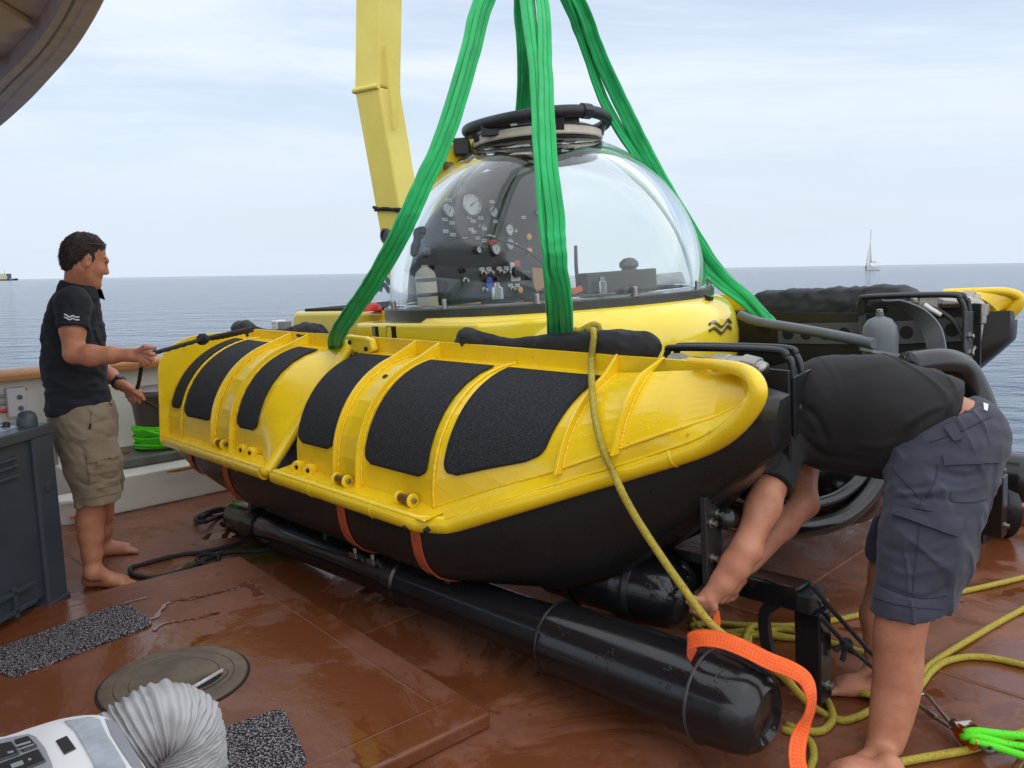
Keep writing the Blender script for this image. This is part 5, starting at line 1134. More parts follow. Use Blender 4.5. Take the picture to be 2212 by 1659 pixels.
# ================================================================== CANVAS ROLLS
def bundle(name, label, spine, rad, seed, n=28, up=None, sq=.8, amp=.30, wf=.55):
    c = cr(spine, 12); m_ = len(c); g = G(); rings = []
    T_ = np.gradient(c, axis=0)
    for i in range(m_):
        t = nrm(T_[i]); w_ = nrm(np.cross(t, A(0, 0, 1))); v_ = np.cross(w_, t); s_ = i / (m_ - 1)
        r0 = float(np.interp(s_, np.linspace(0, 1, len(rad)), rad)); row = []
        for j in range(n):
            a = 2 * pi * j / n; q = Vector((s_ * 7 + seed, cos(a) * 1.1, sin(a) * 1.1)); 
            rr = r0 * (1 + amp * noise.noise(q) + .16 * noise.noise(Vector((s_ * 22 + seed + a * .7, a * 1.3, 3.3))) - .22 * abs(noise.noise(Vector((s_ * 13 + a * 1.1 + seed, cos(a) * 1.5, 8.1)))) ** .7 + .12)
            row.append(c[i] + w_ * rr * wf * cos(a) + v_ * rr * sq * sin(a))
        rings.append(row)
    g.grid(np.array(rings), False, True); g.f.append(tuple(range(n))[::-1]); g.f.append(tuple((m_ - 1) * n + j for j in range(n)))
    o = build(name, g, CANV, smooth=180, label=label, cat='canvas cover', group='black canvas covers on the submersible'); s_ = o.modifiers.new('sub', 'SUBSURF'); s_.levels = 1; s_.render_levels = 1; return o
bundle('canvas_cover', 'crumpled black canvas roll on the near pontoon below the middle sling', [SW(x, y, l=l) for x, y, l in ((984, 752, -.795), (1010, 738, -.795), (1055, 740, -.795), (1110, 748, -.795), (1180, 745, -.795), (1260, 745, -.795), (1340, 745, -.795), (1400, 752, -.795), (1420, 762, -.795))], [.02, .085, .05, .042, .055, .062, .080, .070, .04], 1.3, amp=.22)
bundle('canvas_cover', 'small black canvas roll behind the rear fairing near the man\'s rope', [SW(x, y, l=l) for x, y, l in ((505, 712, -.795), (530, 712, -.795), (565, 722, -.795), (615, 722, -.795), (650, 718, -.795), (690, 720, -.795), (712, 732, -.795))], [.045, .08, .045, .040, .075, .070, .02], 5.1)
# large cover on the far pontoon
g = G(); M_ = []
xs = np.linspace(1612, 1956, 60)
for i, x in enumerate(xs):
    t = i / 59; wob = 2.5 * noise.noise(Vector((t * 11, 2.2, 0))) + 2.5 * noise.noise(Vector((t * 29, 5.2, 0))); ed = min(1, (1 - t) * 14) * min(1, t * 14 + .3)
    y_t = 634 - 12 * t * ed + wob * .8 + (1 - ed) * 10; row = []
    for k in range(16):
        s_ = k / 15; y = y_t + (74 - 18 * t) * s_ + wob * (1 - s_); dpt = .045 * sin(s_ * 2.6) + .014 * noise.noise(Vector((t * 16, s_ * 5, 1.7)))
        q = S(x, y, l=2 * LC + .70); row.append(W(q[0], 2 * LC + .76 - dpt, q[2]))
    row2 = [row[0] + AL * .12 + AU * .012, row[0] + AL * .28 - AU * .02, row[0] + AL * .32 - AU * .15]
    M_.append(row2[::-1] + row)
g.grid(np.array(M_)); o = build('canvas_cover', g, CANV, smooth=180, label='long black canvas cover draped along the far pontoon', cat='canvas cover', group='black canvas covers on the submersible'); o.modifiers.new('solid', 'SOLIDIFY').thickness = .008

# ================================================================== ROPES
def rope(name, label, pts, r, m, cat='rope', group=None, lobes=0, seg=10, pitch=60, **k):
    g = G(); c = cr(pts, seg); c = resample(c, max(12, int(np.linalg.norm(np.diff(c, axis=0), axis=1).sum() / (r * 1.3))))
    g.tube(c, r, 9, lobes=lobes, pitch=pitch); return build(name, g, m, smooth=180, label=label, cat=cat, group=group, **k)
# black heaving line from the man to the pontoon and down to the bollard
hand_r = P(322, 767, 3.90); hand_l = P(296, 852, 4.22)
g = G()
def add_rope(g, pts, r, lob=3, pitch=110):
    c = cr(pts, 10); c = resample(c, max(10, int(np.linalg.norm(np.diff(c, axis=0), axis=1).sum() / (r * 1.2)))); g.tube(c, r, 9, lobes=lob, lob=.16, pitch=pitch)
kp = P(438, 733, 4.25)
add_rope(g, [P(300, 765, 3.90), P(345, 759, 3.95), kp, P(500, 719, 4.5), P(530, 712, 4.75), P(548, 708, 4.9)], .0105)
add_rope(g, [kp, P(480, 728, 4.45), P(545, 714, 4.85)], .0105)
add_rope(g, [P(305, 768, 3.90), P(306, 785, 3.95), P(301, 820, 4.12), P(296, 842, 4.2), P(297, 856, 4.22), P(312, 866, 4.5), P(330, 876, 5.0), P(345, 884, 5.6)], .0095)
for k in range(7):
    d_ = A(random.uniform(-1, 1), random.uniform(-1, 1), random.uniform(-1, 1)); q = nrm(np.cross(d_, A(.3, .5, .8))); e_ = nrm(np.cross(d_, q)); g.tube([kp + (q * cos(a) + e_ * sin(a)) * .022 + A(random.uniform(-.006, .006), 0, 0) for a in np.linspace(0, 5.6, 16)], .010, 8)
build('hauling_line', g, ROPEB, smooth=180, label='thin black line with a knot held by the standing man', cat='rope', loc=kp)
# black rope on the deck
dz = .012
rope('deck_rope', 'loose black rope loop on the wet deck by the standing man\'s feet', [Pz(x, y, dz) for x, y in ((640, 1150), (580, 1162), (540, 1165), (500, 1178), (440, 1192), (380, 1200), (310, 1218), (282, 1228), (290, 1242), (330, 1248), (370, 1240), (420, 1222), (460, 1203), (500, 1192), (560, 1190), (640, 1172))], .0125, ROPEB, group='black ropes on the deck', lobes=3)
rope('deck_rope', 'small black rope ring beside the larger black loop', [Pz(450 + 24 * cos(a), 1208 + 11 * sin(a), .013 + .004 * k / 20) for k, a in enumerate(np.linspace(0, 6.1, 20))], .012, ROPEB, group='black ropes on the deck', lobes=3)
rope('deck_rope', 'tangled black rope heap behind the left end of the battery pod', [Pz(x, y, .014 + .02 * (i % 3)) for i, (x, y) in enumerate(((560, 1115), (520, 1112), (480, 1098), (440, 1110), (422, 1122), (440, 1128), (475, 1115), (515, 1106), (560, 1100), (525, 1122), (490, 1126), (478, 1133), (500, 1134), (540, 1118), (505, 1100), (455, 1108), (430, 1120)))], .013, ROPEB, group='black ropes on the deck', lobes=3)

# yellow rope: tied at the fairing, draped over it, then loose on the deck
def all_kids(o): return [o] + [q for c in o.children for q in all_kids(c)]
BVR = []
for o in list(sub.children) + [o for o in bpy.data.objects if o.name.startswith('canvas_cover')]:
    if o.name.startswith(('front_fairing', 'canvas_cover')):
        if o.name.startswith('front_fairing') and o is not [c for c in sub.children if c.name.startswith('front_fairing')][0]: continue
        for q in all_kids(o):
            if q.type == 'MESH' and len(q.data.vertices) > 3:
                l_ = Vector((0, 0, 0)); pp = q
                while pp is not None: l_ += pp.location; pp = pp.parent
                BVR.append(BVHTree.FromPolygons([(v.co + l_)[:] for v in q.data.vertices], [p.vertices[:] for p in q.data.polygons]))
def scene_depth(x, y):
    v = Vector(ray(x, y)).normalized(); best = None
    for bv in BVR:
        h = bv.ray_cast(Vector(CAM), v)
        if h[0] is not None and (best is None or h[3] < best[1]): best = (h[0], h[3])
    return None if best is None else best[0][1]
ypx = cr([(1278, 712), (1283, 722), (1281, 745), (1278, 775), (1278, 820), (1282, 880), (1291, 930), (1305, 978), (1325, 1020), (1345, 1066), (1375, 1120), (1420, 1190), (1470, 1262), (1530, 1342), (1580, 1385), (1625, 1418), (1665, 1440), (1692, 1460)], 4)
limy = [700, 745, 775, 820, 880, 930, 978, 1020, 1066, 1120, 1190, 1262, 1342, 1385, 1418, 1440, 1460]; lim = [3.42, 3.38, 3.28, 3.2, 3.05, 2.95, 2.83, 2.72, 2.62, 2.60, 2.56, 2.52, 2.46, 2.40, 2.35, 2.33, 2.32]
yY = []
for x, y in ypx:
    h = scene_depth(x, y) if y < 1062 else None; L0 = float(np.interp(y, limy, lim)); yY.append(L0 if h is None else h - .017)
yY = [min(yY[max(0, i - 1):i + 2]) for i in range(len(yY))]
for i in range(2, len(yY) - 2):
    if ypx[i][1] < 1070: yY[i] = min(yY[i], (yY[i - 1] + yY[i + 1]) / 2 + .002)
g = G(); yr = .0135
ypts = [P(x, y, Y) for (x, y), Y in zip(ypx, yY)]
add_rope(g, ypts[::2] + [P(1735, 1508, 2.52), Pz(1772, 1537, yr), Pz(1816, 1556, yr), Pz(1851, 1549, yr), Pz(1885, 1531, yr), Pz(1930, 1500, yr), Pz(1985, 1480, yr), Pz(1992, 1462, yr), Pz(2005, 1440, yr), Pz(2040, 1415, yr), Pz(2100, 1378, yr), Pz(2160, 1343, yr), Pz(2225, 1308, yr)], yr, 0)
tp = ypts[0]
add_rope(g, [tp + A(-.075, 0, .0), tp + A(-.05, -.005, -.004), tp + A(-.02, -.012, .012), tp + A(.005, -.015, .024), tp + A(.028, -.015, .016), tp + A(.03, -.01, -.012), tp + A(.01, -.03, -.006), tp + A(-.02, -.02, .002)], yr, 0)
build('yellow_rope', g, ROPEY, smooth=180, label='long yellow rope hanging over the front fairing to the deck', cat='rope', group='yellow ropes', loc=tp)
def yrope(label, px): return rope('yellow_rope', label, [Pz(x, y, yr + (q[0] if q else 0)) for x, y, *q in px], yr, ROPEY, group='yellow ropes')
yrope('yellow rope with a bight round the bending man\'s far foot', [(1700, 1565), (1730, 1578), (1770, 1580), (1790, 1568), (1800, 1550), (1793, 1525), (1780, 1500), (1782, 1488), (1795, 1484), (1830, 1490), (1880, 1500, .02), (1930, 1505), (1970, 1500), (1992, 1476), (2010, 1452), (2040, 1430), (2090, 1419), (2150, 1423), (2225, 1440)])
yrope('yellow rope crossing the deck from the skid post to the right edge', [(1490, 1352), (1540, 1345), (1600, 1350), (1700, 1352), (1760, 1346), (1820, 1336), (1885, 1321), (1980, 1300), (2070, 1280), (2150, 1262), (2230, 1243)])
yrope('yellow rope with slack turns behind the battery pod end', [(1495, 1338), (1520, 1365), (1560, 1368), (1620, 1362, .02), (1616, 1370), (1618, 1385), (1605, 1395), (1625, 1352, .03), (1680, 1372), (1740, 1382), (1800, 1390), (1840, 1402), (1900, 1420), (1950, 1430)])
yrope('yellow rope behind the orange strap below the bracket', [(1495, 1362), (1560, 1374), (1640, 1366), (1690, 1360), (1740, 1375), (1700, 1378), (1640, 1372), (1560, 1378)])
yrope('yellow rope along the bottom right edge of the picture', [(1690, 1575), (1730, 1588), (1752, 1605), (1758, 1635), (1752, 1670), (1800, 1680), (1870, 1668), (1930, 1650), (2000, 1636), (2080, 1622), (2160, 1600), (2230, 1575)])

# black cord with a knot from the skid frame to the deck behind the man's leg
g = G(); k0 = P(1752, 1262, 2.62); kk = P(1828, 1392, 2.72)
add_rope(g, [k0, P(1800, 1320, 2.68), P(1850, 1375, 2.78), P(1895, 1425, 2.86)], .0085, 0); add_rope(g, [P(1770, 1330, 2.62), kk, P(1860, 1420, 2.78), P(1890, 1445, 2.82)], .0085, 0)
for k in range(6):
    d_ = A(random.uniform(-1, 1), random.uniform(-1, 1), random.uniform(-1, 1)); q = nrm(np.cross(d_, A(.3, .5, .8))); e_ = nrm(np.cross(d_, q)); g.tube([kk + (q * cos(a) + e_ * sin(a)) * .017 for a in np.linspace(0, 5.6, 14)], .009, 8)
add_rope(g, [kk, kk + A(-.035, -.01, -.01), kk + A(-.045, -.012, -.02)], .010, 0); add_rope(g, [kk, kk + A(-.012, -.01, -.04), kk + A(-.018, -.012, -.055)], .010, 0)
build('tie_cord', g, ROPEB, smooth=180, label='thin black knotted cord from the skid bracket towards the bending man\'s leg', cat='cord', loc=kk)

# ================================================================== ORANGE STRAP
g = G(); c = cr([P(1545, 1318, 2.66), P(1549, 1345, 2.64), P(1545, 1370, 2.62), P(1538, 1400, 2.58)], 10)
sp = [P(1500, 1418, 2.44), P(1487, 1398, 2.40), P(1492, 1384, 2.37), P(1520, 1378, 2.34), P(1560, 1383, 2.32), P(1610, 1402, 2.30), P(1660, 1427, 2.28), P(1705, 1445, 2.26), P(1737, 1466, 2.24), P(1752, 1500, 2.22), P(1750, 1535, 2.22), P(1738, 1565, 2.22), P(1725, 1600, 2.20), P(1722, 1640, 2.17), P(1733, 1690, 2.13)]
wds = [nrm(v) for v in (A(.2, .3, 1), A(.1, .3, 1), A(.1, .3, 1), A(.05, .4, 1), A(.05, .4, 1), A(.2, .5, .9), A(.2, .5, .9), A(.3, .5, .8), A(.6, .4, .5), A(.8, .6, .1), A(.8, .6, -.2), A(.9, .4, 0), A(1, .2, .1), A(1, .1, .1), A(1, 0, .2))]
def wdf(t):
    x = t * (len(wds) - 1); i = min(int(x), len(wds) - 2); return nrm(lerp(wds[i], wds[i + 1], x - i))
tape = [(-.025, -.0018), (-.025, .0018), (0, .0026), (.025, .0018), (.025, -.0018), (0, -.001)]
g.sweep(cr(sp, 12), tape, wdf); g.sweep(c, [(a * .8, b) for a, b in tape], nrm(A(.6, .7, .1)))
ostr = build('orange_strap', g, ORG, smooth=30, label='bright orange webbing strap looped over the battery pod', cat='strap', loc=sp[4])

g = G(); cs_ = resample(cr(sp, 12), 300); Ts = np.gradient(cs_, axis=0)
for i in range(2, 298):
    t = nrm(Ts[i]); wv = wdf(i / 299); wv = nrm(wv - t * (wv @ t)); nv = np.cross(t, wv); 
    for r_ in (-.0125, -.0015, .0095):
        if i % 4: continue
        for s_ in (-1, 1): g.box(cs_[i] + wv * r_ + nv * s_ * .0026, t * .0020, wv * .0030, nv * .0003)
    for s_ in (-1, 1): g.box(cs_[i] + wv * .0235 * s_, t * .0009, wv * .0010, nv * .0024)
build('weave_marks', g, mat('orange_weave', (.74, .085, .006), .7), ostr)
# ================================================================== PULLEY, CARABINER AND LIME ROPE (lower right)
pb = Pz(2095, 1588, .05); ax = nrm(Pz(2130, 1610, .05) - Pz(2065, 1560, .05)); sd = nrm(np.cross(A(0, 0, 1), ax)); upv = A(0, 0, 1)
pul = thing('pulley_block', 'small double pulley block with orange anodised cheeks at lower right', 'pulley', pb * A(1, 1, 0))
for s_ in (-1, 1):
    g = G(); poly = [pb + ax * (.052 * cos(a)) * (1.25 if cos(a) > 0 else 1) + upv * .034 * sin(a) + sd * s_ * .021 for a in np.linspace(0, 2 * pi, 28, endpoint=False)]; g.plate(poly, sd * s_ * .004); build('cheek_plate', g, ORGB, pul, bevel=.001)
for k in (0.012, .04): 
    g = G(); g.lathe(pb + ax * (k - .015) + upv * .0, sd, [(.018, -.02), (.024, -.015), (.019, 0), (.024, .015), (.018, .02)], 24); build('sheave', g, DGREY, pul, smooth=40)
g = G(); g.cyl(pb - ax * .038 - sd * .030 + upv * .012, pb - ax * .038 + sd * .030 + upv * .012, .017, n=20); build('pin', g, STEEL, pul, smooth=40)
g = G(); g.tube(cr([pb + ax * .045 - sd * .015, pb + ax * .085 - sd * .015, pb + ax * .095, pb + ax * .085 + sd * .012, pb + ax * .05 + sd * .014], 6), .006, 8); build('becket', g, DGREY, pul, smooth=180)
cbp = lambda x, y, z=.03: Pz(x, y, z)
car = build('carabiner', G().tube(cr([cbp(2055, 1572), cbp(2035, 1560), cbp(2000, 1535), cbp(1983, 1520), cbp(1980, 1508), cbp(1990, 1500), cbp(2005, 1505), cbp(2030, 1535), cbp(2052, 1562)], 8, True), .0065, 10, closed=True), STEEL, smooth=180, label='long steel carabiner clipped to the pulley block beside the man\'s shin', cat='carabiner')
g = G(); g.lathe(cbp(2012, 1543), nrm(cbp(2030, 1557) - cbp(1995, 1530)), [(.009, -.025), (.010, -.02), (.010, .02), (.009, .025)], 12); build('gate_sleeve', g, STEEL, car, smooth=40)
g = G(); rc = cbp(2068, 1572, .04); g.tube([rc + (ax * cos(a) * .030 + upv * sin(a) * .022) for a in np.linspace(0, 2 * pi, 20, endpoint=False)], .0065, 10, closed=True); build('shackle', g, STEEL, pul, smooth=180)
for lb, px in (('upper lime green rope running right from the pulley', ((2082, 1583, .06), (2110, 1579, .07), (2160, 1585, .06), (2240, 1592, .05))), ('lower lime green rope running right from the pulley', ((2095, 1598, .05), (2130, 1608, .04), (2170, 1620, .03), (2240, 1642, .015))), ('middle lime green rope looped through the pulley', ((2078, 1592, .045), (2100, 1590, .06), (2140, 1598, .05), (2180, 1608, .03), (2240, 1615, .02)))):
    rope('lime_rope', lb, [Pz(x, y, z + .012) for x, y, z in px], .0125, ROPEG, group='lime ropes through the pulley')

# ================================================================== MATS AND MANHOLE
def mat_obj(label, px, z0, h=.012):
    q = [Pz(x, y, z0) for x, y in px]; c = sum(q) / len(q); out = []
    for i in range(len(q)):
        a, b, d_ = q[i - 1], q[i], q[(i + 1) % len(q)]; u1, u2 = nrm(a - b), nrm(d_ - b)
        for t in np.linspace(0, 1, 5): out.append((1 - t) ** 2 * (b + u1 * .05) + 2 * t * (1 - t) * b + t * t * (b + u2 * .05))
    g = G(); g.plate(out, A(0, 0, h)); return build('door_mat', g, MATM, bevel=.003, label=label, cat='mat', group='speckled rubber mats')
mat_obj('long speckled black and white mat beside the grey bin', ((-60, 1425), (272, 1303), (335, 1350), (28, 1468)), PH)
mat_obj('speckled mat behind the grey flexible hose', ((420, 1600), (612, 1532), (668, 1655), (440, 1760)), PH)
mh = Pz(378, 1470, PH); cvr = thing('manhole_cover', 'round weathered steel manhole cover with a handle bar set in the platform', 'manhole cover', mh)
ex = .5 * np.linalg.norm(Pz(540, 1435, PH) - Pz(217, 1510, PH)); ey = ex
g = G(); g.lathe(mh + A(0, 0, .001), A(0, 0, 1), [(ex, 0), (ex, .006), (ex * .985, .010), (ex * .82, .010), (ex * .81, .007), (ex * .80, .010), (ex * .62, .0105), (ex * .61, .0075), (ex * .60, .0105), (.001, .011)], 72); build('cover_plate', g, COVER, cvr, smooth=30)
g = G(); g.lathe(mh + A(0, 0, .0008), A(0, 0, 1), [(ex * 1.035, 0), (ex * 1.035, .002), (ex * 1.0, .003)], 72, caps=False); build('cover_gasket', g, RIM, cvr)
ha, hb = Pz(283, 1563, PH + .02), Pz(480, 1448, PH + .02); hd = nrm((hb - ha) * A(1, 1, 0)); hs = A(-hd[1], hd[0], 0); hc_ = (ha + hb) / 2; hl2 = np.linalg.norm(hb - ha) / 2
g = G(); g.tube([ha, hb], .0075, 10); build('handle_bar', g, mat('worn_bar', (.50, .47, .46), .45, var=.3, vs=40), cvr, smooth=60)
for s_ in (-.62, .62):
    c = hc_ + hd * hl2 * s_ + A(0, 0, -.008); poly = [c + hd * .10 * cos(a) + hs * .045 * sin(a) for a in np.linspace(0, 2 * pi, 20, endpoint=False)]; g = G(); g.plate(poly, A(0, 0, .0012)); build('hand_recess', g, RIM, cvr)
    M_ = [[c + hd * .10 * cos(a) * k + hs * .045 * sin(a) * k + A(0, 0, .0016 + (1 - k) * .0) for a in np.linspace(0, 2 * pi, 20, endpoint=False)] for k in (.96, .7)]
    g = G(); g.grid(np.array(M_), False, True); build('recess_rust', g, COVER, cvr)

# ================================================================== PLASTIC BIN (left)
b0 = Pz(108, 912, .92) * A(1, 1, 0); d1 = nrm(A(-.12, -.993, 0)); d2 = nrm(A(-.993, .12, 0)); BL, BW2 = 1.2, .80
bn = thing('pallet_box', 'large dark grey plastic pallet box with legs and a lid at the left edge', 'storage box', b0 + (d1 * BL + d2 * BW2) / 2)
def B(a, b, z): return b0 + d1 * a + d2 * b + A(0, 0, z)
g = G()
for (a0, a1, b0_, b1_) in ((.02, BL - .02, .02, .05), (.02, BL - .02, BW2 - .05, BW2 - .02), (.02, .05, .02, BW2 - .02), (BL - .05, BL - .02, .02, BW2 - .02)):
    g.box(B((a0 + a1) / 2, (b0_ + b1_) / 2, .49), d1 * (a1 - a0) / 2, d2 * (b1_ - b0_) / 2, A(0, 0, .39))
g.box(B(BL / 2, BW2 / 2, .13), d1 * (BL / 2 - .03), d2 * (BW2 / 2 - .03), A(0, 0, .02)); build('box_body', g, BINM, bn, bevel=.006)
for (a, b) in ((0.062, .062), (BL - .062, .062), (.062, BW2 - .062), (BL - .062, BW2 - .062)):
    g = G(); g.box(B(a, b, .47), d1 * .068, d2 * .068, A(0, 0, .41)); ps = build('corner_post', g, BINM, bn, bevel=.012)
    g = G(); g.box(B(a, b, .035), d1 * .075, d2 * .075, A(0, 0, .035)); build('leg', g, BINM, bn, bevel=.008)
    if b < .1 and a < .1:
        g = G(); g.lathe(B(a, -.007, .62), -d2, [(.028, 0), (.028, .002), (.025, .003), (.001, .003)], 20, caps=False); build('post_disc', g, BINM, ps, smooth=30)
        g = G(); g.box(B(a, -.0145, .035), d1 * .018, d2 * .002, A(0, 0, .008)); build('maker_mark', g, BINM, ps, bevel=.0015)
for z in (.72, .765, .80):
    g = G(); g.box(B(BL / 2 + .05, .012, z), d1 * (BL / 2 - .17), d2 * .012, A(0, 0, .007)); build('side_rib', g, BINM, bn, bevel=.003)
for z in (.20, .115):
    g = G(); g.box(B(BL / 2 + .05, .010, z), d1 * (BL / 2 - .15), d2 * .014, A(0, 0, .010)); build('bottom_rib', g, BINM, bn, bevel=.003)
g = G(); g.box(B(.33, .010, .155), d1 * .012, d2 * .014, A(0, 0, .07)); build('upright_rib', g, BINM, bn, bevel=.003)
g = G()
for (a, b, ha_, hb_) in ((BL / 2, .03, BL / 2 + .012, .042), (BL / 2, BW2 - .03, BL / 2 + .012, .042), (.03, BW2 / 2, .042, BW2 / 2 - .073), (BL - .03, BW2 / 2, .042, BW2 / 2 - .073)): g.box(B(a, b, .892), d1 * ha_, d2 * hb_, A(0, 0, .026))
build('rim', g, BINM, bn, bevel=.007)
g = G(); g.box(B(BL / 2, BW2 / 2, .905), d1 * (BL / 2 - .078), d2 * (BW2 / 2 - .078), A(0, 0, .015)); lid = build('lid', g, BINLID, bn, bevel=.005)
for b in (.16, .28, .40, .52, .64):
    g = G(); g.box(B(BL / 2, b, .922), d1 * (BL / 2 - .10), d2 * .012, A(0, 0, .0035)); build('lid_rib', g, BINLID, lid, bevel=.002)
g = G(); g.tube([B(.12, .34, .935), B(.6, .30, .935)], .005, 8); build('red_cord', g, REDM, lid, smooth=180)
g = G(); g.lathe(B(.12, .13, .92), A(0, 0, 1), [(.016, 0), (.016, .02), (.008, .024), (.001, .025)], 14); build('lid_pin', g, RUB, lid, smooth=40)
g = G(); g.lathe(B(.066, .066, .905), A(0, 0, 1), [(.044, 0), (.044, .045), (.036, .068), (.02, .080), (.001, .084)], 24); build('stacking_knob', g, BINM, bn, smooth=40)

# ================================================================== AIR CONDITIONER AND HOSE (bottom left)
ZT = .74
acp = [Pz(x, y, ZT) for x, y in ((-150, 1625), (0, 1588), (64, 1567), (137, 1546), (205, 1538), (240, 1548), (268, 1580), (300, 1625), (330, 1680), (300, 1790), (120, 1850), (-160, 1800))]
acp = cr(acp, 4, True); cc = acp.mean(0)
ac = thing('air_conditioner', 'white portable air conditioner with a grey control panel at the bottom left corner', 'air conditioner', cc * A(1, 1, 0) + A(0, 0, PH))
M_ = []
for k, z in ((.97, PH + .0), (1.0, PH + .03), (1.0, ZT - .06), (.992, ZT - .028), (.975, ZT - .010), (.95, ZT - .002), (.93, ZT)):
    M_.append([cc + (p - cc) * A(k, k, 0) + A(0, 0, z - cc[2]) for p in acp])
g = G(); g.grid(np.array(M_), False, True); nn = len(acp); g.f.append(tuple(range(nn))[::-1]); g.f.append(tuple((len(M_) - 1) * nn + j for j in range(nn))); acb = build('housing', g, ACW, ac, smooth=40)
def slab(name, px, h, m, z=ZT, par=acb, bev=.003):
    g = G(); g.plate([Pz(x, y, z - .0005) for x, y in px], A(0, 0, h)); return build(name, g, m, par, bevel=bev)
slab('top_band', ((138, 1560), (195, 1551), (216, 1556), (232, 1590), (252, 1620), (272, 1656), (280, 1690), (215, 1690), (200, 1650), (178, 1610), (160, 1580)), .004, ACT)
cpn = slab('control_panel', ((-120, 1640), (0, 1600), (62, 1588), (78, 1594), (98, 1618), (112, 1650), (125, 1700), (-100, 1740)), .004, ACG)
for px in (((-60, 1622), (26, 1604), (44, 1630), (-40, 1660)), ((30, 1601), (62, 1592), (82, 1614), (50, 1626)), ((-20, 1660), (84, 1620), (100, 1646), (0, 1690))): slab('button_pad', px, .004, ACD, ZT + .004, cpn, .002)
for px in (((32, 1611), (65, 1601), (67, 1604), (34, 1614)), ((41, 1618), (73, 1607), (74, 1609), (42, 1620)), ((15, 1625), (28, 1622), (30, 1625), (17, 1628)), ((22, 1652), (48, 1643), (52, 1651), (26, 1660)), ((60, 1640), (66, 1638), (68, 1641), (62, 1643))): slab('button_mark', px, .001, ACG, ZT + .008, cpn, 0)
slab('display_window', ((120, 1602), (145, 1591), (165, 1619), (139, 1632)), .003, ACD)
g = G(); slab('rear_recess', ((226, 1553), (252, 1562), (275, 1598), (300, 1640), (312, 1660), (286, 1660), (262, 1625), (240, 1590)), .002, ACG)
hp0 = [P(252, 1618, 1.58), P(285, 1592, 1.60), P(322, 1568, 1.62), P(358, 1556, 1.64), P(388, 1568, 1.66), P(403, 1605, 1.67), P(405, 1660, 1.68), P(400, 1740, 1.68), P(392, 1860, 1.66)]
hc2 = resample(cr(hp0, 14), 560); g = G()
rad = []
for i in range(560):
    t = i / 559; rad.append(.0790 * (.93 + .07 * min(1, t * 12)) + (.0036 + .0024 * noise.noise(Vector((t * 9, 5.1, 0)))) * sin(i * 2 * pi / (17.0 - 9.0 * min(1, t * 1.4)) + 2.5 * noise.noise(Vector((t * 14, 9.1, 0)))) + .004 * noise.noise(Vector((t * 12, 1.1, 0))))
T_ = np.gradient(hc2, axis=0); rings = []; nv = A(0, 0, 1)
for i in range(560):
    t = nrm(T_[i]); nv = nrm(nv - t * (nv @ t)); bv = np.cross(t, nv); row = []
    for j in range(36):
        a = 2 * pi * j / 36; cr_ = .008 * noise.noise(Vector((cos(a) * 2.2, sin(a) * 2.2, i * .035))) + .006 * noise.noise(Vector((cos(a) * 4.2, sin(a) * 4.2, i * .09 + 4)))
        row.append(hc2[i] + (nv * cos(a) + bv * sin(a)) * (rad[i] + cr_))
    rings.append(row)
g.grid(np.array(rings), False, True); hose = build('exhaust_hose', g, HOSE, ac, smooth=180)
g = G(); g.lathe(hc2[0], nrm(hc2[8] - hc2[0]), [(.078, -.03), (.083, -.02), (.083, .012), (.076, .02)], 32, caps=False); build('hose_collar', g, ACG, hose, smooth=40)
# ================================================================== PEOPLE
def patch(bv, quad, off, th, m, name, parent, nu=12, nv=8, bev=0):
    """a small piece of cloth laid on a body: quad of photo points (tl,tr,br,bl) dropped on the surface, given thickness"""
    M0, M1 = [], []
    for i in range(nu):
        r0, r1 = [], []
        for j in range(nv):
            a, b = i / (nu - 1), j / (nv - 1); t = lerp(quad[0], quad[1], a); d = lerp(quad[3], quad[2], a); x, y = lerp(t, d, b)
            p, n_ = hit(bv, x, y)
            if p is None: return None
            if n_ @ ray(x, y) > 0: n_ = -n_
            r0.append(p + n_ * off); r1.append(p + n_ * (off + th))
        M0.append(r0); M1.append(r1)
    M0, M1 = np.array(M0), np.array(M1); g = G(); g.grid(M1); g.grid(M0)
    edge = lambda M_: list(M_[:, 0]) + list(M_[-1, 1:]) + list(M_[-2::-1, -1]) + list(M_[0, -2:0:-1])
    e0, e1 = edge(M0), edge(M1); g.grid(np.array([e0, e1]), False, True)
    return build(name, g, m, parent, smooth=50)
def seam(bv, px, r, m, name, parent, off=.001):
    pts = []
    for x, y in cr(px, 8):
        p, n_ = hit(bv, x, y)
        if p is None: continue
        if n_ @ ray(x, y) > 0: n_ = -n_
        pts.append(p + n_ * off)
    if len(pts) > 4: g = G(); g.tube(pts, r, 6); return build(name, g, m, parent, smooth=180)
def bvh(mesh): return BVHTree.FromPolygons([tuple(v) for v in mesh[0]], mesh[1])
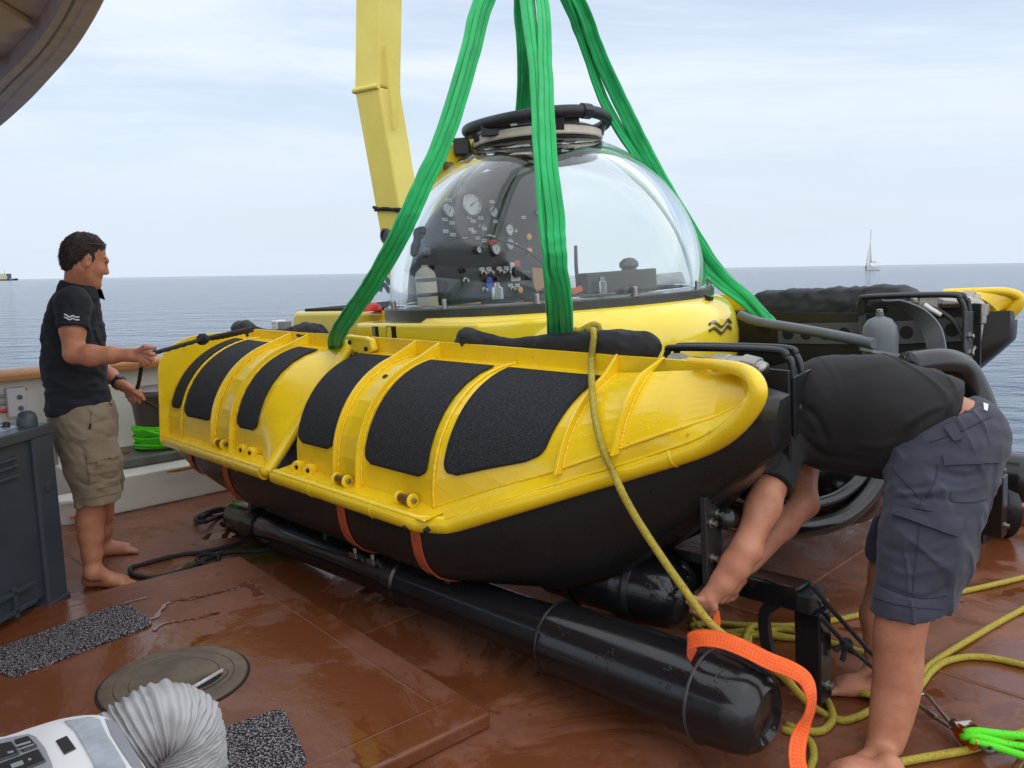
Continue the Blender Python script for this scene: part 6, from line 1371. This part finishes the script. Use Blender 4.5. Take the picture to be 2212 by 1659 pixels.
def foot(s, heel, toe, ank, k=1.0, outer=1):
    d_ = nrm((toe - heel) * A(1, 1, 0)); sdv = A(-d_[1], d_[0], 0) * outer; Lf = np.linalg.norm((toe - heel)[:2])
    h = heel + A(0, 0, .034 * k); b = heel + d_ * Lf * .70 + A(0, 0, .026 * k)
    s.cap(h, h + A(0, 0, .01), .034 * k, k=.02); s.cap(ank, h + A(0, 0, .012), .036 * k, .032 * k, k=.03)
    s.cap(h + sdv * .008, b + sdv * .022, .030 * k, .025 * k, k=.02); s.cap(h - sdv * .004, b - sdv * .020, .030 * k, .027 * k, k=.02)
    s.cap(ank + d_ * .02, heel + d_ * Lf * .58 + A(0, 0, .040 * k), .034 * k, .024 * k, k=.035)
    for i, (o_, ln, r) in enumerate(((-.036, .30, .0145), (-.014, .285, .0105), (.003, .26, .010), (.019, .23, .0095), (.034, .19, .0095))):
        t0 = b + sdv * o_ * .9; t1 = heel + d_ * Lf * (.70 + ln * .98) + sdv * o_ * 1.05 + A(0, 0, r * 1.0)
        s.cap(t0, t1, r * 1.15 * k, r * k, k=.008)
def head_axes(fwd, up): f = nrm(fwd); s_ = nrm(np.cross(f, up)); u = np.cross(s_, f); return f, u, s_

# ------------------------------------------------------------------ standing man
J = P
hs = .0052
s = SDF(P(78, 500, 4.1) - A(.02, .36, .0) - A(0, 0, 1.85), P(350, 500, 4.1) + A(.02, .72, .06), hs)
hf, hu, hsd = head_axes(A(.72, .62, -.34), A(.26, .20, 1)); hc = P(184, 560, 4.10)
def HP(f, u, sd=0.): return hc + hf * f + hu * u + hsd * sd
HX = (hf, hu, hsd)
s.ell(HP(-.012, .030), (.098, .092, .076), HX, k=.01)
s.ell(HP(.026, -.036), (.074, .088, .064), HX, k=.03)
s.cap(HP(.015, -.080), HP(.080, -.108), .042, .027, k=.03)
for sd in (-1, 1): s.cap(HP(-.005, -.055, sd * .050), HP(.060, -.105, sd * .018), .020, .018, k=.03)
s.cap(HP(.090, .012), HP(.112, -.030), .010, .0125, k=.014); s.ell(HP(.104, -.034), (.013, .010, .017), HX, k=.008)
s.cap(HP(.084, .026, -.034), HP(.092, .026, 0), .012, .011, k=.016); s.cap(HP(.084, .026, .034), HP(.092, .026, 0), .012, .011, k=.016)
s.ell(HP(.090, -.064), (.010, .006, .020), HX, k=.008); s.ell(HP(.088, -.076), (.010, .0065, .018), HX, k=.008)
for sd in (-1, 1):
    s.ell(HP(.090, .002, sd * .033), (.012, .011, .016), HX, k=.01, sub=True); s.ell(HP(.074, .000, sd * .032), (.0125, .0115, .0135), HX, k=.004)
    s.ell(HP(.058, -.030, sd * .044), (.018, .018, .013), HX, k=.03)
    s.ell(HP(-.006, -.012, sd * .078), (.022, .034, .011), (nrm(hf + hsd * sd * .35), hu, nrm(hsd * sd - hf * .35)), k=.008); s.ell(HP(.002, -.008, sd * .088), (.010, .018, .006), HX, k=.004, sub=True)
s.cap(P(168, 632, 4.11), HP(-.018, -.045), .068, .060, k=.03)
trunk = [(160, 668, .080), (160, 720, .098), (160, 790, .106), (172, 880, .108), (180, 930, .112)]
s.chain([P(x, y, 4.10) for x, y, r in trunk], [r for *_, r in trunk], k=.04, flat=(A(0, 1, 0), 1.22))
shR, shL = P(158, 658, 3.93), P(178, 655, 4.28)
s.cap(shR, shL, .060, k=.04)
elR, wrR = P(160, 764, 3.87), P(281, 767, 3.89)
s.chain([shR, P(157, 715, 3.89), elR], [.056, .056, .047], k=.02); s.chain([elR, P(196, 768, 3.87), P(240, 767, 3.88), wrR], [.047, .051, .040, .029], k=.02)
elL, wrL = P(212, 795, 4.36), P(262, 831, 4.25)
s.chain([shL, P(190, 725, 4.34), elL], [.054, .054, .045], k=.02); s.chain([elL, P(238, 812, 4.30), wrL], [.045, .040, .028], k=.02)
def hand(s, wr, palm, fingers, thumb, flat):
    s.cap(wr, palm, .029, .031, k=.02, flat=(flat, .78)); s.cap(lerp(wr, palm, .45), palm, .031, .033, k=.012, flat=(flat, .72))
    for f_ in fingers: s.chain(f_, list(np.linspace(.0115, .0092, len(f_))), k=.006)
    s.chain(thumb, [.0145, .0125, .0100][:len(thumb)], k=.008)
hand(s, wrR, P(304, 768, 3.90), [[P(310, 761, 3.885), P(326, 764, 3.875), P(341, 768, 3.885)], [P(312, 768, 3.885), P(329, 776, 3.88), P(320, 784, 3.90)], [P(309, 774, 3.885), P(322, 784, 3.885), P(310, 789, 3.90)], [P(304, 778, 3.885), P(314, 787, 3.89), P(303, 790, 3.90)]],
     [P(296, 760, 3.88), P(313, 750, 3.875), P(334, 752, 3.885)], A(0, 1, 0))
hand(s, wrL, P(281, 842, 4.22), [[P(288, 840, 4.20), P(302, 846, 4.19), P(311, 863, 4.20)], [P(288, 846, 4.21), P(300, 856, 4.20), P(301, 869, 4.215)], [P(285, 851, 4.22), P(294, 862, 4.21), P(289, 869, 4.22)], [P(280, 852, 4.23), P(285, 862, 4.225), P(279, 864, 4.235)]],
     [P(278, 838, 4.195), P(291, 845, 4.18), P(303, 855, 4.185)], A(0, .8, .6))
# legs
s.chain([P(186, 935, 4.01), P(206, 1062, 3.985), P(198, 1095, 3.985), P(194, 1125, 3.985), P(196, 1160, 3.98), P(199, 1195, 3.98), P(199, 1235, 3.97)], [.095, .059, .056, .0575, .051, .042, .036], k=.045)
s.chain([P(192, 935, 4.20), P(224, 1040, 4.36), P(220, 1085, 4.41), P(220, 1110, 4.43), P(222, 1145, 4.46), P(222, 1180, 4.49)], [.095, .056, .054, .053, .042, .035], k=.045)
foot(s, Pz(196, 1266), Pz(296, 1268), P(199, 1235, 3.97), outer=1); foot(s, Pz(222, 1201), Pz(297, 1192), P(222, 1180, 4.49), outer=1)
s.cut(A(0, 0, .0), A(0, 0, -1))
mm = s.mesh()
man = build('person', mm, SKIN, smooth=180, label='barefoot man in navy polo shirt and khaki shorts standing and holding a black rope', cat='person', loc=Pz(205, 1240))
BVM = bvh(mm)
# hair
s2 = SDF(hc - .17, hc + .17, .0042)
s2.ell(HP(-.022, .036), (.096, .094, .080), HX, k=.01); s2.ell(HP(-.060, -.012), (.052, .078, .066), HX, k=.03); s2.ell(HP(.012, .088), (.050, .032, .056), HX, k=.03)
s2.ell(HP(.104, -.036), (.100, .100, .20), HX, k=.010, sub=True); s2.ell(HP(-.002, -.045), (.034, .050, .20), HX, k=.008, sub=True)
s2.cap(HP(.014, .02, -.074), HP(.016, -.006, -.070), .009, .005, k=.012); s2.cap(HP(.014, .02, .074), HP(.016, -.006, .070), .009, .005, k=.012)
s2.cut(HP(-.08, -.082), -hu + hf * .25)
s2.disp(lambda X: .0030 * vnoise(X, 45, 1) + .0045 * vnoise(X * A(1, 1, .6), 140, 2))
mh_ = s2.mesh(); hr = build('hair', mh_, HAIR, man, smooth=180)
def strands(mesh, n, ctr, flow, ln, wdt, m, parent):
    V_ = mesh[0]; g = G(); vs_, fs_ = [], []
    for i in RNG.integers(0, len(V_), n):
        p = V_[i]; o_ = nrm(p - ctr); d_ = nrm(o_ * .55 + flow(p) * .8 + RNG.normal(0, .25, 3)); s_ = nrm(np.cross(d_, o_)) * wdt; l_ = ln * RNG.uniform(.6, 1.3); b_ = len(vs_)
        vs_ += [p - o_ * .004 - s_, p - o_ * .004 + s_, p + d_ * l_ * .6 + s_ * .7 + o_ * .001, p + d_ * l_ * .6 - s_ * .7 + o_ * .001, p + d_ * l_ - o_ * .001]; fs_ += [(b_, b_ + 1, b_ + 2, b_ + 3), (b_ + 3, b_ + 2, b_ + 4)]
    g.add(vs_, fs_); return build('hair_strands', g, m, parent)
strands(mh_, 6000, HP(-.01, .01), lambda p: nrm(hf * (.5 if (p - hc) @ hu > .06 else -.15) - hu * (.1 if (p - hc) @ hu > .06 else 1.)), .0085, .0010, HAIR, hr)
for sd in (-1, 1):
    g = G(); g.tube([HP(.075, .028, sd * .020), HP(.084, .034, sd * .034), HP(.072, .030, sd * .052)], [.003, .0042, .002], 6); build('eyebrow', g, HAIR, man, smooth=180)
    g = G(); g.lathe(HP(.0865, .000, sd * .032), nrm(hf + hsd * sd * .15), [(.001, .001), (.004, .0005), (.0045, -.002)], 12); build('eye', g, RIM, man, smooth=60)
g = G(); g.tube(cr([HP(-.03, .072, .090), HP(.03, .086, .076), HP(.060, .098, .045), HP(.068, .102, 0), HP(.060, .098, -.045), HP(.03, .086, -.076), HP(-.03, .072, -.090)], 8), .0035, 8); build('sunglasses_frame', g, RUB, man, smooth=180)
# polo shirt
s3 = SDF(P(78, 580, 4.1) - A(.03, .34, .80), P(262, 580, 4.1) + A(.04, .38, .02), .006)
tr2 = [(160, 668, .110), (159, 720, .128), (160, 790, .140), (173, 885, .138), (176, 910, .138)]
s3.chain([P(x, y, 4.10) for x, y, r in tr2], [r for *_, r in tr2], k=.04, flat=(A(0, 1, 0), 1.2))
s3.cap(shR, shL, .076, k=.05); s3.cap(P(168, 634, 4.11), P(160, 668, 4.10), .078, .10, k=.04)
s3.cap(shR, P(157, 700, 3.89), .082, .074, k=.03); s3.cap(shL, P(189, 712, 4.34), .078, .070, k=.03)
for b_, e_, r_ in ((shR, P(157, 704, 3.89), .078), (shL, P(189, 716, 4.34), .073)):
    dn = nrm(e_ - b_); s3.ell(e_ + dn * .085, (r_ * 1.5, r_ * 1.5, .085), (nrm(np.cross(dn, A(0, 1, 0))), nrm(np.cross(dn, nrm(np.cross(dn, A(0, 1, 0))))), dn), k=.004, sub=True)
s3.chain([P(x, y, 4.10) for x, y, r in tr2], [r for *_, r in tr2], k=.02, flat=(A(0, 1, 0), 1.12))
hem = P(157, 706, 3.89)
cdn = nrm(HP(-.018, -.045) - P(168, 634, 4.11)); s3.cut(P(172, 610, 4.11), cdn, region=(P(172, 600, 4.11) - A(.085, .085, .10), P(172, 600, 4.11) + A(.085, .085, .12)))
s3.cap(P(168, 640, 4.11), HP(-.015, -.04), .064, .062, k=.004, sub=True)
s3.cut(P(172, 884, 4.1), A(.10, 0, -1))
def folds(X):
    t = (X[:, 2] - .9); return (.007 * vnoise(X * A(1.6, 1.6, .7) + A(0, 0, 0), 9, 3) + .0045 * vnoise(X * A(1, 1, 1.6) + (X[:, [2]] * .6), 22, 4)) * (.5 + .7 * np.clip(1.2 - t * 1.3, 0, 1)) + .006 * np.sin(X[:, 2] * 45 + X[:, 0] * 25 + vnoise(X, 8, 9) * 3) * np.clip(.18 - t, 0, 1) * 2
polo_folds = [([(196, 700), (205, 730), (222, 760)], 4, -.008), ([(190, 690), (196, 730), (192, 752)], 4, .006), ([(112, 760), (150, 800), (215, 815)], 5, -.007), ([(105, 810), (150, 838), (225, 842)], 5, .006), ([(112, 850), (150, 862), (200, 858)], 4, -.006), ([(100, 720), (115, 755), (140, 790)], 5, .005), ([(205, 650), (212, 690), (225, 740)], 3, -.004), ([(130, 640), (150, 660), (160, 690)], 4, -.004)]
s3.disp(lambda X: folds(X) - creases(X, polo_folds))
ms = s3.mesh(); shirt = build('polo_shirt', ms, NAVY, man, smooth=180); BVS = bvh(ms)
# collar
g = G(); cc_ = P(170, 622, 4.11); M_ = []
ex_, ey_ = nrm(A(1, .15, 0)), nrm(A(-.15, 1, 0))
for i in range(33):
    a = radians(20) + radians(320) * i / 32; d_ = ex_ * cos(a) + ey_ * sin(a); fr = (1 + cos(a)) / 2
    b = cc_ + d_ * A(.082, .082, 0) + A(0, 0, .006 - .036 * fr) + ex_ * .006
    M_.append([b + A(0, 0, .028) + d_ * -.004, b + A(0, 0, .036) + d_ * .004, b + d_ * .018 + A(0, 0, .012), b + d_ * .028 + A(0, 0, -.020 - .014 * fr), b + d_ * .022 + A(0, 0, -.022 - .014 * fr), b + d_ * .008])
g.grid(np.array(M_), False, True); build('collar', g, NAVY, shirt, smooth=60)
for k in (0, 1):
    quad_c = cr([(139, 679 + 6 * k), (144, 681 + 6 * k), (150, 685 + 6 * k), (157, 682 + 6 * k), (163, 685 + 6 * k), (171, 685 + 6 * k)], 4)
    seam(BVS, quad_c, .0034, LAB, 'sleeve_wave', shirt)
seam(BVS, [(127, 698), (140, 700), (156, 703), (172, 708), (186, 714)], .003, NAVY, 'sleeve_cuff', shirt)
seam(BVS, [(112, 878), (135, 881), (165, 881), (200, 876), (236, 872)], .0022, mat('navy_seam', (.007, .009, .015), .9), 'hem_seam', shirt)
# shorts
s4 = SDF(P(95, 870, 4.1) - A(.05, .40, .55), P(275, 870, 4.1) + A(.06, .55, .08), .006)
s4.chain([P(178, 870, 4.10), P(182, 905, 4.10), P(186, 945, 4.10)], [.138, .144, .140], k=.03, flat=(A(0, 1, 0), 1.18))
s4.chain([P(186, 935, 4.00), P(200, 1000, 3.99), P(213, 1090, 3.985)], [.132, .122, .112], k=.05)
s4.chain([P(192, 935, 4.20), P(212, 1010, 4.30), P(229, 1080, 4.38)], [.128, .112, .100], k=.05)
s4.cut(P(178, 868, 4.1), A(0, 0, 1)); s4.cut(P(214, 1084, 3.985), A(.12, .0, -1), region=(P(214, 1084, 3.985) - A(.25, .20, .12), P(214, 1084, 3.985) + A(.25, .17, .05))); s4.cut(P(228, 1066, 4.36), A(.12, 0, -1), region=(P(228, 1066, 4.36) - A(.25, .185, .2), P(228, 1066, 4.36) + A(.25, .35, .03)))
def folds2(X): return .008 * vnoise(X * A(1, 1, 1.4), 11, 5) + .0055 * vnoise(X * A(1, 1, 2.0) + X[:, [0]] * A(0, 0, 1.8), 17, 6) + .0015 * vnoise(X * A(1, 1, 1.8), 48, 7)
khaki_folds = [([(150, 905), (185, 918), (240, 905)], 4, -.007), ([(140, 930), (175, 950), (195, 945)], 4, .006), ([(165, 960), (182, 975), (190, 1000)], 4, -.007), ([(175, 1010), (200, 1022), (250, 1015)], 4, .006), ([(165, 1035), (190, 1048), (225, 1040)], 4, -.007), ([(188, 1000), (196, 1030), (192, 1060)], 4, .006), ([(205, 1020), (225, 1035), (255, 1030)], 3, -.005), ([(120, 900), (135, 925), (150, 940)], 4, -.006), ([(215, 935), (235, 945), (255, 940)], 4, -.006)]
s4.disp(lambda X: folds2(X) - creases(X, khaki_folds))
m4 = s4.mesh(); shorts = build('cargo_shorts', m4, KHAKI, man, smooth=180); B4 = bvh(m4)
patch(B4, ((237 - 2, 968), (262 - 9, 962), (262 - 7, 985), (237, 992)), .004, .008, KHAKI, 'pocket_flap', shorts, 8, 6)
patch(B4, ((186, 976), (236, 966), (240, 988), (187, 1002)), .004, .008, KHAKI, 'pocket_flap', shorts, 12, 6)
patch(B4, ((209, 997), (221, 994), (222, 1002), (210, 1005)), .004, .009, KHAKI, 'flap_tab', shorts, 5, 4)
seam(B4, [(197, 889), (196, 900), (194, 915), (191, 926)], .0022, KHAKID, 'pocket_seam', shorts); patch(B4, ((193, 915), (198, 916), (196, 928), (191, 927)), .003, .003, RIM, 'zip_tag', shorts, 4, 4)
seam(B4, [(210, 1056), (225, 1054), (245, 1048), (257, 1044)], .002, KHAKID, 'hem_seam', shorts); seam(B4, [(186, 976), (188, 1010), (194, 1040)], .002, KHAKID, 'pocket_seam', shorts)
seam(B4, [(176, 1078), (200, 1077), (230, 1070), (252, 1066)], .0022, KHAKID, 'hem_seam', shorts)
# watch
wd = nrm(wrL - elL); g = G(); g.lathe(lerp(elL, wrL, .90), wd, [(.034, -.012), (.0385, -.010), (.0385, .010), (.034, .012)], 24, caps=False); wt = build('watch_strap', g, RUB, man, smooth=40)
wc = lerp(elL, wrL, .90) + nrm(np.cross(wd, A(.2, 1, .2))) * .036; g = G(); g.lathe(wc, nrm(wc - lerp(elL, wrL, .90)), [(.021, -.004), (.021, .007), (.017, .010), (.001, .010)], 24); build('watch_case', g, DGREY, wt, smooth=40)

# ------------------------------------------------------------------ bending man
s = SDF(A(.48, 2.05, -.03), A(1.95, 3.50, 1.42), .0062)
SD2 = nrm(A(.36, .93, 0))            # across his body
tk = [(1690, 905, 3.12, .125), (1790, 885, 3.02, .150), (1890, 890, 2.93, .160), (2000, 925, 2.84, .145), (2072, 948, 2.76, .142)]
s.chain([P(x, y, Y) for x, y, Y, r in tk], [r for *_, r in tk], k=.04, flat=(SD2, 1.12))
hd = P(1600, 925, 3.18); s.ell(hd, (.092, .080, .110), None, k=.01); s.cap(P(1690, 905, 3.12), hd, .065, .060, k=.03); s.cap(hd, hd + A(-.06, -.01, -.08), .06, .04, k=.03)
s.ell(hd + A(-.10, 0, -.04), (.016, .016, .02), None, k=.01)
for sd in (-1, 1): s.ell(hd + SD2 * sd * .085, (.02, .014, .03), None, k=.006)
sR = P(1700, 935, 2.97); sL = P(1712, 935, 3.26); s.cap(sR, sL, .08, k=.05)
nE, nW = P(1611, 1186, 2.66), P(1541, 1282, 2.64)
s.chain([sR, P(1648, 1095, 2.74), nE], [.070, .058, .048], k=.03); s.chain([nE, P(1588, 1222, 2.655), P(1562, 1258, 2.645), nW], [.049, .051, .041, .031], k=.025)
s.ell(P(1628, 1194, 2.655), (.024, .03, .026), None, k=.03)
fE, fW = P(1738, 1088, 3.06), P(1597, 1245, 2.86)
s.chain([sL, P(1732, 1010, 3.16), fE], [.068, .060, .050], k=.03); s.chain([fE, P(1690, 1135, 3.0), fW], [.052, .050, .032], k=.03)
hand(s, nW, P(1524, 1300, 2.635), [[P(1516, 1296, 2.62), P(1496, 1292, 2.615), P(1486, 1300, 2.63)], [P(1512, 1304, 2.625), P(1496, 1306, 2.62), P(1494, 1320, 2.64)], [P(1514, 1312, 2.63), P(1504, 1322, 2.625), P(1514, 1332, 2.645)], [P(1522, 1318, 2.635), P(1520, 1332, 2.63), P(1533, 1334, 2.65)]], [P(1534, 1296, 2.615), P(1543, 1312, 2.61), P(1538, 1328, 2.62)], nrm(A(.5, .8, .2)))
hand(s, fW, P(1577, 1270, 2.80), [[P(1572, 1272, 2.79), P(1560, 1284, 2.77), P(1552, 1296, 2.76)], [P(1577, 1277, 2.80), P(1567, 1291, 2.78), P(1558, 1301, 2.77)], [P(1584, 1278, 2.81), P(1577, 1291, 2.80), P(1568, 1299, 2.79)], [P(1590, 1274, 2.82), P(1589, 1286, 2.81), P(1582, 1294, 2.80)]], [P(1575, 1262, 2.785), P(1562, 1268, 2.76), P(1552, 1278, 2.75)], nrm(A(.4, .9, .2)))
s.ell(P(2045, 985, 2.73), (.135, .17, .135), None, k=.05)
s.chain([P(2035, 1040, 2.63), P(1958, 1300, 2.51), P(1945, 1350, 2.51), P(1940, 1385, 2.515), P(1940, 1430, 2.52), P(1938, 1475, 2.52), P(1930, 1520, 2.51), P(1922, 1560, 2.50), P(1913, 1600, 2.49), P(1908, 1635, 2.48)], [.105, .068, .066, .063, .0645, .0635, .058, .051, .044, .039], k=.05)
s.chain([P(2035, 1040, 2.86), P(1922, 1232, 2.96), P(1900, 1330, 2.97), P(1893, 1462, 2.93)], [.125, .070, .068, .038], k=.03)
foot(s, Pz(1920, 1690), Pz(1770, 1690), P(1908, 1630, 2.47), 1.08, outer=-1); foot(s, Pz(1898, 1505), Pz(1783, 1493), P(1893, 1462, 2.93), 1.02, outer=-1)
s.cut(A(0, 0, 0.), A(0, 0, -1))
mm2 = s.mesh(); bend = build('person', mm2, SKIN2, smooth=180, label='barefoot man in black t-shirt and dark blue cargo shorts bending over the orange strap', cat='person', loc=Pz(1920, 1600))
s2 = SDF(hd - .16, hd + .16, .006); s2.ell(hd + A(.005, 0, .012), (.098, .088, .112), None, k=.01); s2.ell(hd + A(-.09, 0, -.06), (.07, .1, .10), None, k=.01, sub=True); s2.disp(lambda X: .005 * vnoise(X, 60, 3)); build('hair', s2.mesh(), HAIR, bend, smooth=180)
# t-shirt
s3 = SDF(A(.62, 2.35, .55), A(1.85, 3.60, 1.48), .0068)
ts = [(1690, 905, 3.10, .150), (1790, 882, 3.02, .190), (1890, 886, 2.93, .196), (1990, 916, 2.84, .186), (2072, 944, 2.77, .174)]
s3.chain([P(x, y, Y) for x, y, Y, r in ts], [r for *_, r in ts], k=.04, flat=(SD2, 1.14))
s3.cap(sR, sL, .094, k=.05); s3.cap(sR, P(1655, 1060, 2.78), .092, .080, k=.04); s3.cap(sL, P(1730, 995, 3.18), .088, .078, k=.03)
s3.cap(P(1800, 930, 2.98), P(1935, 955, 2.85), .155, .135, k=.06)      # shirt hanging loose below
q0, q1 = P(2086, 836, 2.74), P(1978, 1010, 2.74); hn = nrm(np.cross(q1 - q0, SD2)); hn = hn if hn @ A(1, 0, -.6) > 0 else -hn
s3.cut(q0, hn); hm = P(1660, 1034, 2.78); s3.cut(hm, nrm(P(1648, 1095, 2.74) - sR), region=(hm - A(.16, .14, .14), hm + A(.11, .12, .02)))
hm2 = P(1731, 1004, 3.17); s3.cut(hm2, A(0, 0, -1), region=(hm2 - A(.10, .10, .16), hm2 + A(.10, .12, .005)))
tee_folds = [([(2048, 902), (2000, 945), (1960, 1012)], 7, -.010), ([(2030, 888), (1965, 930), (1915, 1006)], 8, -.010), ([(2060, 870), (2000, 890), (1930, 935)], 7, .006), ([(1985, 985), (1950, 1000), (1900, 1014)], 6, .006), ([(1725, 870), (1765, 905), (1790, 960)], 8, -.008),
             ([(1712, 920), (1745, 955), (1790, 990)], 7, -.008), ([(1950, 772), (2010, 795), (2072, 832)], 4, .004), ([(1760, 975), (1830, 990), (1900, 1000)], 7, -.006), ([(1850, 960), (1900, 965), (1945, 950)], 8, .006), ([(1690, 985), (1665, 1010), (1650, 1035)], 6, -.006), ([(1705, 960), (1690, 1000), (1680, 1020)], 5, .005)]
s3.disp(lambda X: -creases(X, tee_folds) + .004 * vnoise(X * A(1.3, 1.3, 1), 4, 11) - .007 * np.clip(1 - np.abs(vnoise(X * A(1.2, .8, .5) + X[:, [0]] * 1.1, 6, 31)) * 4, 0, 1) * np.clip((X[:, 0] - 1.05) * 3, 0, 1) + .002 * vnoise(X * A(.6, 1, 1.6), 16, 14) + .0008 * vnoise(X, 36, 13))
m3 = s3.mesh(); tee = build('t_shirt', m3, BLKT, bend, smooth=180); B3 = bvh(m3)
for k in range(1):
    seam(B3, [(2078, 842), (2066, 860), (2054, 880), (2044, 895)], .0035, BLKT, 'hem_seam', tee)
# shorts
s4 = SDF(A(1.0, 2.15, .35), A(1.95, 3.35, 1.35), .0064)
s4.ell(P(2036, 985, 2.73), (.164, .205, .165), None, k=.05); s4.cap(P(2075, 945, 2.73), P(2026, 1010, 2.73), .150, .165, k=.05, flat=(SD2, 1.15))
s4.chain([P(2030, 1040, 2.66), P(2000, 1180, 2.56), P(1962, 1345, 2.50)], [.160, .140, .114], k=.03)
s4.chain([P(2030, 1040, 2.86), P(1960, 1170, 2.94), P(1920, 1250, 2.97)], [.145, .118, .105], k=.05)
wq0, wq1 = P(2128, 862, 2.73), P(1960, 925, 2.73); wn_ = nrm(np.cross(wq1 - wq0, SD2)); wn_ = wn_ if wn_ @ A(-.5, 0, 1) > 0 else -wn_
s4.cut(wq0, wn_); hq = P(1966, 1312, 2.50); s4.cut(hq, A(.16, .0, -1), region=(hq - A(.3, .20, .2), hq + A(.35, .24, .12))); hq2 = P(1915, 1215, 2.97); s4.cut(hq2, A(-.4, 0, -1), region=(hq2 - A(.25, .20, .28), hq2 + A(.22, .35, .06)))
short_folds = [([(1935, 1056), (1995, 1052), (2050, 1034)], 6, -.008), ([(1940, 1078), (2000, 1076), (2062, 1082)], 6, -.009), ([(1948, 1066), (2000, 1064), (2050, 1058)], 5, .006), ([(2000, 1004), (2075, 1030), (2140, 1012)], 7, -.007), ([(2010, 1050), (2080, 1060), (2140, 1040)], 6, .006),
             ([(1910, 1180), (1960, 1195), (2030, 1180)], 8, -.006), ([(1905, 1215), (1960, 1240), (2050, 1225)], 7, .006), ([(1900, 1262), (1985, 1292), (2046, 1268)], 5, -.009), ([(1920, 1120), (1915, 1190), (1905, 1260)], 7, -.006), ([(2085, 1150), (2070, 1210), (2045, 1290)], 8, .006), ([(2055, 1165), (2020, 1185), (1985, 1190)], 7, .007), ([(2130, 940), (2145, 990), (2140, 1050)], 7, -.006)]
s4.disp(lambda X: -creases(X, short_folds) + .005 * vnoise(X * A(1, 1, 1.0) + X[:, [0]] * .8, 5, 21) - .0075 * np.clip(1 - np.abs(vnoise(X * A(1, 1, .9) + X[:, [0]] * .9, 7, 32)) * 5, 0, 1) + .0045 * vnoise(X * A(1, 1, .5) + X[:, [2]] * .9, 14, 22) + .0012 * vnoise(X, 38, 23))
m4 = s4.mesh(); sh2 = build('cargo_shorts', m4, SLATE, bend, smooth=180); B4 = bvh(m4)
patch(B4, ((1938, 1095), (2076, 1118), (2066, 1160), (1930, 1112)), .005, .009, SLATE, 'pocket_flap', sh2, 14, 7)
patch(B4, ((2040, 925), (2062, 916), (2078, 950), (2060, 955)), .004, .008, SLATE, 'belt_loop', sh2, 5, 8)
patch(B4, ((2036, 985), (2160, 962), (2158, 1000), (2040, 1006)), .003, .005, SLATE, 'back_pocket_flap', sh2, 12, 6)
for px in ([(2010, 955), (2060, 938), (2110, 915), (2140, 900)], [(2026, 1000), (2022, 1030), (2010, 1060), (1996, 1082)], [(1930, 1012), (1950, 1035), (1972, 1058), (1990, 1080)], [(2055, 1062), (2056, 1082), (2100, 1085), (2130, 1078)], [(1945, 1093), (1990, 1100), (2040, 1110), (2078, 1118)], [(1902, 1262), (1930, 1275), (1970, 1288), (2010, 1292), (2046, 1286)], [(1890, 1290), (1930, 1304), (1980, 1312), (2040, 1316)], [(1990, 1082), (1985, 1150), (1978, 1220), (1970, 1290)]):
    seam(B4, px, .0022, SLATED, 'seam', sh2)
patch(B4, ((2126, 872), (2134, 876), (2131, 890), (2124, 886)), .002, .004, LAB, 'care_tag', sh2, 4, 4)

# ------------------------------------------------------------------ tidy
for o in bpy.data.objects:
    if o.type == 'MESH' and o.data.materials and o.data.materials[0] is PADM: pass
